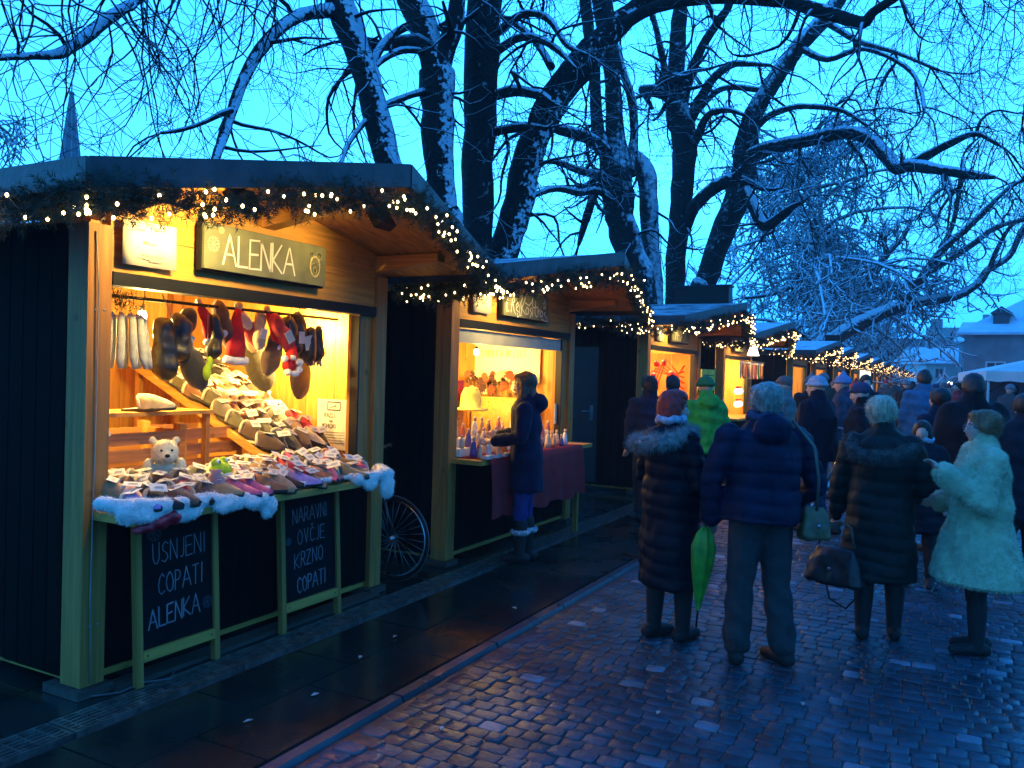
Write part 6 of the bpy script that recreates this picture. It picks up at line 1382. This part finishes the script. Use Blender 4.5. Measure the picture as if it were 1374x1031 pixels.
D_ = person((.20, 5.86, 0), face(-78), 1.50, 'woman in glasses and a pale fur coat facing left with one hand raised', dict(hair=('puff', 'chestnut', (.22, .09, .035)), coat=('fur', (.40, .46, .27)), hem=.50, flare=1.45, girth=1.12, sleeve=1.18, cuff=1.35, lean=0., head=(.1, -.02),
    legs=((-.08, .02, 0, 0), (.07, -.03, 0, .1)), trousers=BLK, trouser_w=.95, boots='plain', arms=[((-.21, 0), (-.27, .06, 1.06), (-.17, .29, 1.22)), ((.21, 0), (.28, -.02, 1.05), (.2, .2, 1.0))], hand_dir=((0, .1, .6), (0, 0, 0))))
gl = MB(); k = D_['_k']
hcD = Vector((0, .015, 1.50-.12*k)); HmD = Matrix.Rotation(.1, 3, 'Z') @ Matrix.Rotation(.02, 3, 'X')
def hpD(x, y, z): return hcD+HmD @ Vector((x*k, y*k, z*k))
for s in (-1, 1):
    gl.tube([hpD(s*.032+.021*math.cos(a), .090, .003+.016*math.sin(a)) for a in [2*math.pi*i/12 for i in range(13)]], .0016, 5)
    gl.tube([hpD(s*.052, .088, .008), hpD(s*.077, .0, .006)], .0016, 5)
gl.tube([hpD(-.011, .091, .004), hpD(.011, .091, .004)], .0016, 5); gl.build('glasses_frame', mat('glasses', (.25, .3, .4), .25, metal=1), D_)
# things they carry
def bag(loc, rz, w_, d_, h_, c, label, strap=None, name='handbag', slouch=.8):
    t = empty(name, loc, rz, label, 'bag')
    mb = MB(); mb.loft([(0, 0, 0, w_*.42, d_*.5), (.02, 0, 0, w_*.5, d_*.55), (h_*.4, 0, 0, w_*.46, d_*.45), (h_*.8, 0, 0, w_*.37, d_*.26), (h_, 0, 0, w_*.31, d_*.12)], 24, 4)
    me = remeshed(mb, .009, 2, lambda co, no: vnoise(co, 14, 6)*.012, 'bag_body'); me.materials.append(mat('bag_'+name+label[:6], c, .4, .35, 14, .3, 40)); link('bag_body', me, t)
    MB().tube([(-w_*.27, d_*.12, h_*.9), (0, d_*.16, h_*.95), (w_*.27, d_*.12, h_*.9)], .007, 6).build('zip_edge', m_steel, t)
    MB().ell((0, -d_*.5, h_*.45), (.012, .006, .012), 8, 6).build('clasp', m_steel, t)
    if strap: MB().tube([Vector(p) for p in strap], .009, 6, flat=(1, .5, 1)).build('strap', mat('strap_leather', (.10, .085, .06), .5, .2, 20), t)
    return t
rB = Matrix.Rotation(face(-8), 3, 'Z')
pb = Vector((-.94, 4.95, 0))+rB @ Vector((.27, -.12, .74))
bag(tuple(pb), face(-8), .19, .10, .19, (.12, .075, .03), 'olive brown shoulder bag on the hip of the grey haired woman', [(0, -.02, .17), (-.01, -.05, .35), (-.05, -.06, .54), (-.12, .06, .675), (-.14, .22, .56)])
rC = Matrix.Rotation(face(28), 3, 'Z')
pc = Vector((-.36, 5.82, 0))+rC @ Vector((-.25, -.10, .34))
bag(tuple(pc), face(50), .40, .15, .24, (.008, .008, .009), 'large black handbag held low by the woman in the quilted coat', [(-.12, 0, .24), (-.08, 0, .38), (.02, .01, .41), (.10, 0, .38), (.13, 0, .24)], name='black_handbag')
MB().tube([tuple(pc+Vector((-.05, -.05, .03))), tuple(pc+Vector((-.02, -.08, -.08))), tuple(pc+Vector((.08, -.08, -.13))), tuple(pc+Vector((.16, -.04, -.03)))], .007, 5).build('loose_strap', m_black, bpy.data.objects['black_handbag']).matrix_parent_inverse = bpy.data.objects['black_handbag'].matrix_basis.inverted()
# folded umbrella, held point down
hb = Vector((-.94, 4.95, 0))+rB @ Vector((-.27*1.03, .06, .84*1.03))
t = empty('umbrella', (hb.x-.03, hb.y, hb.z-.03), face(-8), 'folded green umbrella held point down by the grey haired woman', 'umbrella'); t.rotation_euler = (R(2), R(3), face(-8))
mb = MB(); n = 24; vs = []; fs = []
for i, (z, r_) in enumerate(((-.06, .016), (-.10, .045), (-.18, .062), (-.30, .052), (-.42, .034), (-.52, .015), (-.56, .008))):
    for j in range(n): a = 2*math.pi*j/n; rr = r_*(1+.28*math.sin(a*6+z*6)); vs.append((rr*math.cos(a), rr*.75*math.sin(a), z))
for i in range(6):
    for j in range(n): fs.append((i*n+j, i*n+(j+1) % n, (i+1)*n+(j+1) % n, (i+1)*n+j))
fs.append(tuple(range(n))); fs.append(tuple(6*n+j for j in range(n-1, -1, -1)))
mb.add(vs, fs, True).build('canopy', mat('umbrella_green', (.05, .26, .015), .5, .25, 12), t)
MB().tube([(0, 0, .02), (0, 0, -.66)], .006, 6).build('shaft', m_black, t); MB().tube([(0, 0, .0), (0, 0, .06), (.02, 0, .085), (.045, 0, .07)], .011, 8).build('handle', m_black, t)
# middle distance
person((-2.42, 9.3, 0), face(-10), 1.66, 'person in bright green hooded jacket and green knitted hat', dict(hat=('beanie', (.015, .16, .05)), coat=('jacket', (.03, .33, .05)), hem=.80, flare=.95, lean=0, hoodup=True, girth=1.05, trousers=(.04, .05, .07), head=(0, .1)))
person((-1.27, 9.6, 0), face(-35), 1.70, 'broad man in a white beanie, dark jacket and jeans seen from behind', dict(hat=('beanie', (.30, .36, .44)), coat=('coat', (.002, .005, .016)), hem=.76, girth=1.28, flare=.95, lean=0, trousers=(.03, .05, .11), head=(.3, 0), sleeve=1.15, legs=((-.13, .02, 0, .1), (.13, -.02, 0, -.1))))
person((-.79, 9.6, 0), face(-60), 1.64, 'man in a dark patterned cap and black jacket stepping left', dict(hat=('cap', (.03, .04, .10)), coat=('jacket', (.008, .009, .014)), hem=.78, girth=1.15, lean=.03, trousers=(.012, .016, .03), legs=((-.09, .26, .06, .0), (.09, -.22, 0, 0)), head=(.2, .15)))
person((-3.02, 9.1, 0), face(-20), 1.66, 'dark haired person in a dark blue jacket nearest the third hut', dict(hair=('short', 'black', (.01, .008, .008)), coat=('jacket', (.008, .012, .035)), hem=.78, girth=1.15, trousers=BLK, head=(.2, 0)))
person((-3.08, 10.2, 0), face(-30), 1.68, 'dark haired person at the third hut, on the street side of the other', dict(hair=('short', 'black', (.01, .008, .008)), coat=('jacket', (.010, .010, .018)), hem=.78, girth=1.1, trousers=BLK, detail=0))
person((-3.0, 11.4, 0), face(60), 1.58, 'person in a vivid pink jacket beyond the green hooded jacket', dict(hair=('short', 'brown', (.05, .025, .012)), coat=('jacket', (.65, .03, .08)), hem=.8, trousers=BLK, detail=0))
person((-1.95, 11.6, 0), face(-80), 1.70, 'person in a grey peaked cap and pale grey green jacket facing the huts', dict(hat=('cap', (.16, .12, .11)), coat=('jacket', (.13, .15, .14)), hem=.75, trousers=(.03, .03, .04), detail=0, girth=1.1))
person((-1.30, 12.4, 0), face(-60), 1.74, 'person in a light blue bobble hat behind the white beanie', dict(hat=('bobble', (.16, .24, .42)), coat=('jacket', (.04, .05, .08)), hem=.75, trousers=BLK, detail=0))
person((-1.15, 14.2, 0), face(190), 1.78, 'dark coated man facing the camera behind the bobble hat', dict(hair=('short', 'black', (.01, .008, .008)), coat=('coat', (.012, .012, .016)), hem=.6, trousers=BLK, detail=0))
person((-.30, 13.2, 0), face(10), 1.86, 'tall dark haired man in a light blue jacket seen from behind', dict(hair=('short', 'dark_brown', (.025, .016, .012)), coat=('jacket', (.03, .12, .22)), hem=.72, girth=1.15, trousers=(.02, .02, .04), detail=0))
person((-.07, 9.1, 0), face(-20), 1.62, 'dark hooded person just left of the biggest black coat', dict(hair=('puff', 'black', (.01, .008, .008)), coat=('puffer', (.008, .010, .024)), hem=.55, girth=1.15, trousers=BLK, detail=0))
person((.20, 8.3, 0), face(5), 1.76, 'biggest man in a black coat standing behind the pale fur coat', dict(hair=('short', 'black', (.01, .008, .008)), coat=('coat', (.005, .005, .008)), hem=.5, girth=1.42, sleeve=1.2, trousers=BLK, detail=0))
person((-.17, 7.5, 0), face(-150), 1.36, 'small person in black with a pale hood edge between the two women', dict(hair=('bob', 'black', (.01, .008, .008)), coat=('puffer', (.007, .008, .014)), hem=.55, trousers=BLK, detail=0, scarf=(.4, .5, .6)))
person((.56, 7.9, 0), face(10), 1.60, 'person in a dark jacket cut by the right edge of the picture', dict(hair=('puff', 'black', (.01, .008, .008)), coat=('jacket', (.008, .012, .02)), hem=.6, girth=1.1, trousers=BLK, detail=0))
# the crowd further off: four builds, each walker an individual with own colours
base = []
for i, sp_ in enumerate((dict(hair=('short', 'black', (.01, .008, .008)), coat=('jacket', (.02, .02, .03)), hem=.72, girth=1.1, legs=((-.09, .12, .02, 0), (.09, -.12, 0, 0))), dict(hat=('beanie', (.05, .06, .1)), coat=('coat', (.02, .02, .03)), hem=.5, girth=1.1),
                       dict(hair=('bob', 'brown', (.05, .025, .012)), coat=('puffer', (.02, .02, .03)), hem=.5, girth=1.05), dict(hat=('bobble', (.3, .05, .08)), coat=('jacket', (.02, .02, .03)), hem=.75, legs=((-.09, -.14, 0, 0), (.09, .14, .02, 0))))):
    sp_.update(detail=0, trousers=(.012, .014, .02)); base.append(person((-9.3, 3+i, 0), 0, 1.7, 'x', sp_))
CC = [('navy', (.010, .016, .05)), ('black', (.006, .006, .008)), ('dark grey', (.04, .04, .045)), ('brown', (.06, .035, .02)), ('dark green', (.012, .04, .025)), ('red', (.35, .015, .02)), ('pale blue', (.10, .15, .2)), ('beige', (.12, .10, .07)), ('lime yellow', (.35, .6, .03)), ('charcoal', (.018, .018, .02)), ('teal', (.01, .05, .06))]
HC = [('black', (.01, .008, .008)), ('brown', (.05, .03, .015)), ('grey', (.14, .14, .13)), ('blond', (.2, .13, .06)), ('white', (.16, .19, .22)), ('red', (.3, .02, .03)), ('dark blue', (.02, .03, .09))]
q = random.Random(21); n_ = 0; spots = []
while len(spots) < 74:
    y = 11.5+44*q.random()**1.25; x = -2.3+q.random()*(2.9+.10*y)
    px = x/y
    if y < 14 and px > -.17: continue
    if y < 21 and px > -.055: continue
    if all((x-a)**2+(y-b)**2 > (.42+.012*y)**2 for a, b, _ in spots): spots.append((x, y, 0))
spots.sort(key=lambda s: s[1])
taken = {}
for i, (x, y, _) in enumerate(spots):
    bi = q.randrange(4); ci = q.choice([0, 0, 1, 1, 1, 2, 2, 3, 4, 5, 6, 7, 9, 9, 10, 8 if i % 12 == 5 else 1]); hi = q.choice([0, 0, 1, 1, 2, 3, 4]) if bi in (0, 2) else q.choice([4, 5, 6, 0, 2])
    src = base[bi]; c = copy_tree(src) if i > 3 or True else src
    c.location = (x, y, 0); c.rotation_euler = (0, 0, q.choice([0, 0, math.pi, math.pi, q.uniform(0, 6.28)])+q.uniform(-.5, .5)); s = q.uniform(.93, 1.07); c.scale = (s, s, s)
    hw_ = ['short %s hair', '%s beanie', '%s bobbed hair', '%s bobble hat'][bi] % HC[hi][0]
    dist = 'near' if y < 18 else ('mid distance' if y < 28 else 'far off')
    side = 'by the huts' if x < -1 else ('mid street' if x < .6+.02*y else 'on the tent side')
    lb = 'walker in %s coat, %s, %s, %s' % (CC[ci][0], hw_, dist, side)
    c['label'] = lb; c['group'] = 'walkers in the distant crowd'
    for ch in c.children:
        nm = ch.name.split('.')[0]
        if nm in ('coat', 'hair', 'hat', 'trousers'):
            cc = CC[ci][1] if nm == 'coat' else (HC[hi][1] if nm in ('hair', 'hat') else q.choice([(.012, .014, .02), (.02, .03, .06), (.03, .028, .026)]))
            ch.material_slots[0].link = 'OBJECT'; ch.material_slots[0].material = mat('cloth_'+str([round(v*500) for v in cc]), cc, .8)
for b_ in base:
    for ch in list(b_.children): bpy.data.objects.remove(ch)
    bpy.data.objects.remove(b_)
for o in bpy.data.objects:
    if '_k' in o: del o['_k']
# ------------------------------------------------------------------ the far end: roofs, castle hill, spire, market tent
m_wallw = mat('pale_render', (.55, .56, .54), .9, .08, 1.5); m_wallg = mat('grey_render', (.22, .24, .25), .9, .2, .8); m_win = mat('dark_window', (.02, .025, .03), .15); m_rsnow = mat('roof_snow', (.72, .75, .8), .9, .08, 1); m_rdark = mat('roof_dark', (.06, .06, .065), .8)
def house(loc, rz, w_, d_, h_, rh, label, wins, wall, roofm, dormers=0, chim=1):
    t = empty('house', loc, rz, label, 'house')
    MB().box((-w_/2, -d_/2, -.3), (w_/2, d_/2, h_)).build('wall', wall, t)
    ov = .5; r_ = MB()
    for f in (-1, 1):
        pass
    r_.add([(-w_/2-ov, -d_/2-ov, h_-.1), (w_/2+ov, -d_/2-ov, h_-.1), (w_/2+ov, d_/2+ov, h_-.1), (-w_/2-ov, d_/2+ov, h_-.1), (-w_/2-ov, -d_/2-ov, h_+.08), (w_/2+ov, -d_/2-ov, h_+.08), (w_/2+ov, d_/2+ov, h_+.08), (-w_/2-ov, d_/2+ov, h_+.08), (-w_/2-ov+(.0 if dormers == 0 else d_*.35), 0, h_+rh), (w_/2+ov-(.0 if dormers == 0 else d_*.35), 0, h_+rh)],
        [(0, 3, 2, 1), (0, 1, 5, 4), (1, 2, 6, 5), (2, 3, 7, 6), (3, 0, 4, 7), (4, 5, 9, 8), (6, 7, 8, 9), (5, 6, 9), (7, 4, 8)])
    ro = r_.build('roof', roofm, t)
    for i in range(chim): MB().box((-w_*.2+i*w_*.3, -.4, h_+rh*.5), (-w_*.2+i*w_*.3+.7, .3, h_+rh+.9)).build('chimney', m_wallg, ro)
    for i in range(dormers):
        x = -w_/2+w_*(i+.5)/dormers; zz = h_+rh*.28
        MB().box((x-.5, -d_/2+.9, zz-.6), (x+.5, -d_/2+3, zz+.5)).build('dormer', m_rdark, ro)
        MB().add([(x-.7, -d_/2+.7, zz+.5), (x+.7, -d_/2+.7, zz+.5), (x+.7, -d_/2+3.4, zz+.5), (x-.7, -d_/2+3.4, zz+.5), (x, -d_/2+.7, zz+1.0), (x, -d_/2+3.4, zz+1.0)], [(0, 1, 4), (1, 2, 5, 4), (2, 3, 5), (3, 0, 4, 5), (0, 3, 2, 1)]).build('dormer_roof', m_rdark, ro)
    for (x, z, ww, wh_) in wins:
        wo = MB().box((x-ww/2-.12, -d_/2-.06, z-.12), (x+ww/2+.12, -d_/2-.002, z+wh_+.12)).build('window', m_wallw, t); MB().box((x-ww/2, -d_/2-.08, z), (x+ww/2, -d_/2-.062, z+wh_)).build('pane', m_win, wo)
        MB().box((x-.04, -d_/2-.095, z), (x+.04, -d_/2-.082, z+wh_)).build('glazing_bar', m_wallw, wo)
    return t
house((12.6, 74, 0), -.10, 22, 14, 5.4, 3.6, 'long grey building with a snowy hipped roof and dormers on the right', [(-9+3.2*i, 1.6, 1.0, 1.7) for i in range(6)], m_wallg, m_rsnow, dormers=5, chim=2)
house((-1.6, 124, 0), .5, 6.5, 8, 4.4, 2.2, 'small white house with a snowy gable beyond the end of the huts', [(-1.6, 2.5, .9, 1.2), (1.4, 2.5, .9, 1.2)], m_wallw, m_rsnow, chim=1)
house((-5.5, 132, 0), 0, 9, 8, 5.2, 3.0, 'dark roofed house behind the small white house', [(-2, 2.6, .9, 1.2), (1, 2.6, .9, 1.2)], m_wallw, m_rdark, chim=1)
house((4.8, 118, 0), -.2, 6, 8, 7.0, 2.6, 'narrow house squeezed between the white house and the grey building', [(-1.5, 3.6, .9, 1.2), (1.2, 3.6, .9, 1.2), (-1.5, 1.2, .9, 1.2)], m_wallg, m_rsnow, chim=1)
m_hill = mat('wooded_hill', (.06, .07, .07), .95, .6, .12, .8, .5)
nx, ny = 60, 24; vs = []; fs = []
for j in range(ny+1):
    for i in range(nx+1):
        x = -80+160*i/nx; y = 170+150*j/ny; f = math.exp(-((x-8)/52)**2)*min(1, max(0, (y-170)/40)); vs.append((x, y, -1+14*f+1.2*noise.noise(Vector((x*.1, y*.1, 0)))))
for j in range(ny):
    for i in range(nx): a = j*(nx+1)+i; fs.append((a, a+1, a+nx+2, a+nx+1))
o = MB().add(vs, fs, True).build('hill', m_hill); o['kind'] = 'structure'
t = empty('castle', (5, 224, 9.5), 0, 'low castle block with stubby towers on the misty hill', 'castle')
MB().box((-10, -5, -2), (8, 5, 5.6)).build('wall', m_wallg, t); MB().box((-9, -5.4, 5.6), (-6.5, -2, 7.6)).build('tower', m_wallg, t); MB().box((3, -5.6, 5.6), (4, -2, 7.0)).build('tower', m_wallg, t)
MB().box((-18, -4, -3), (-10.1, 5, 2.4)).build('wing', m_wallg, t)
MB().add([(8.1, -6, 4), (24, -6, 4), (24, 6, 4), (8.1, 6, 4), (10, 0, 7.6), (22, 0, 7.6), (8.1, -6, -3), (24, -6, -3), (24, 6, -3), (8.1, 6, -3)], [(0, 1, 5, 4), (1, 2, 5), (2, 3, 4, 5), (3, 0, 4), (6, 7, 1, 0), (7, 8, 2, 1), (8, 9, 3, 2), (9, 6, 0, 3)]).build('hall', m_rdark, t)
# church spire over the first roof
t = empty('church_spire', (-88, 59, 0), .3, 'slender church spire rising over the left end of the first roof', 'spire')
m_cop = mat('copper_spire', (.05, .08, .12), .7, .12, .5)
mb = MB(); n = 8; vs = [(2.9*math.cos(2*math.pi*i/n), 2.9*math.sin(2*math.pi*i/n), 27) for i in range(n)]+[(.28*math.cos(2*math.pi*i/n), .28*math.sin(2*math.pi*i/n), 49) for i in range(n)]
mb.add(vs, [(i, (i+1) % n, n+(i+1) % n, n+i) for i in range(n)]+[tuple(range(7, -1, -1)), tuple(range(8, 16))]).build('spire', m_cop, t)
rb = MB()
for i in range(n): a = 2*math.pi*i/n; rb.tube([(2.92*math.cos(a), 2.92*math.sin(a), 27), (.3*math.cos(a), .3*math.sin(a), 49)], .09, 4)
rb.build('ridges', m_wallg, t); MB().box((-2.6, -2.6, 0), (2.6, 2.6, 27)).build('tower', m_wallw, t)
MB().ell((0, 0, 49.3), (.45, .45, .45)).build('orb', m_cop, t); MB().tube([(0, 0, 49.5), (0, 0, 51.8)], .1, 6).build('cross', m_dark, t)
t.scale = (.64, .64, .64)
# market tent on the right
t = empty('market_tent', (3.4, 24.5, 0), .12, 'pale market tent with a low pitched canvas roof on the right', 'tent')
m_can = mat('canvas', (.62, .66, .64), .85, .06, 3)
vs = [(-2.9, -2.2, 2.0), (2.9, -2.2, 2.0), (2.9, 2.2, 2.0), (-2.9, 2.2, 2.0), (0, 0, 2.75)]; vs += [(x, y, z-.03) for x, y, z in vs]
MB().add(vs, [(0, 1, 4), (1, 2, 4), (2, 3, 4), (3, 0, 4), (6, 5, 9), (7, 6, 9), (8, 7, 9), (5, 8, 9), (0, 5, 6, 1), (1, 6, 7, 2), (2, 7, 8, 3), (3, 8, 5, 0)]).build('canvas', m_can, t)
for (x0, y0, x1, y1) in ((-2.9, -2.2, 2.9, -2.2), (-2.9, -2.2, -2.9, 2.2)):
    n = 24; mb = MB(); vs = []
    for f in (0, .012):
        for i in range(n+1): u = i/n; vs += [(x0+(x1-x0)*u-f, y0+(y1-y0)*u-f, 1.99), (x0+(x1-x0)*u-f, y0+(y1-y0)*u-f, 1.78-.03*abs(math.sin(i*1.57)))]
    k = 2*(n+1); fs = []
    for i in range(n): fs += [(2*i, 2*i+1, 2*i+3, 2*i+2), (k+2*i, k+2*i+2, k+2*i+3, k+2*i+1)]
    mb.add(vs, fs).build('valance', m_can, t)
for sx in (-1, 1):
    for sy in (-1, 1): MB().tube([(sx*2.85, sy*2.15, 0), (sx*2.85, sy*2.15, 1.99)], .03, 6).build('pole', m_wallw, t)
MB().tube([(-2.85, -2.15, 1.5), (-1.6, -1.2, 2.35)], .015, 5).build('strut', m_dark, t); MB().tube([(-2.85, -2.15, 1.5), (-2.85, -1, 1.95)], .015, 5).build('strut', m_dark, t)
MB().box((-2.8, 2.1, .1), (-.9, 2.16, 1.95)).build('side_sheet', mat('blue_sheet', (.12, .2, .3), .6, .1, 2), t)
# lit signs down the street
t = empty('red_light', (.9, 62, 0), 0, 'glowing red light on a pole at the end of the street', 'lamp')
MB().tube([(0, 0, 0), (0, 0, 2.0)], .05, 6).build('pole', m_dark, t); MB().ell((0, 0, 2.15), (.22, .12, .22)).build('lamp', emit('red_glow', (1, .05, .06), 9, (.5, .02, .02)), t); MB().ell((.12, -.12, 2.15), (.09, .06, .09)).build('lens', emit('pink_glow', (1, .6, .6), 12), t)
t = empty('white_light', (.1, 55, 0), 0, 'small white light left of the red one', 'lamp')
MB().tube([(0, 0, 0), (0, 0, 1.62)], .04, 6).build('pole', m_dark, t); MB().ell((0, 0, 1.75), (.13, .1, .11)).build('lamp', emit('white_glow', (.8, .9, 1), 9), t)
t = empty('white_pillar_sign', (-3.55, 43.4, 0), 0, 'bright white lit pillar among the far huts', 'lit sign')
MB().box((-.15, -.15, 0), (.15, .15, .6)).build('base', m_dark, t); MB().box((-.22, -.28, .6), (.22, .28, 2.25)).build('panel', emit('pillar_glow', (1, .85, .5), 2.0), t)
# damp dusk air
hz = bpy.data.materials.new('haze'); hz.use_nodes = True; ht = hz.node_tree; ht.nodes.clear()
ho_ = ht.nodes.new('ShaderNodeOutputMaterial'); pv = ht.nodes.new('ShaderNodeVolumePrincipled'); pv.inputs['Color'].default_value = (.95, .97, 1, 1); pv.inputs['Density'].default_value = .0012; pv.inputs['Anisotropy'].default_value = .1
ht.links.new(pv.outputs[0], ho_.inputs['Volume'])
o = MB().box((-130, -30, -1.8), (110, 330, 34)).build('haze', hz); o['kind'] = 'stuff'
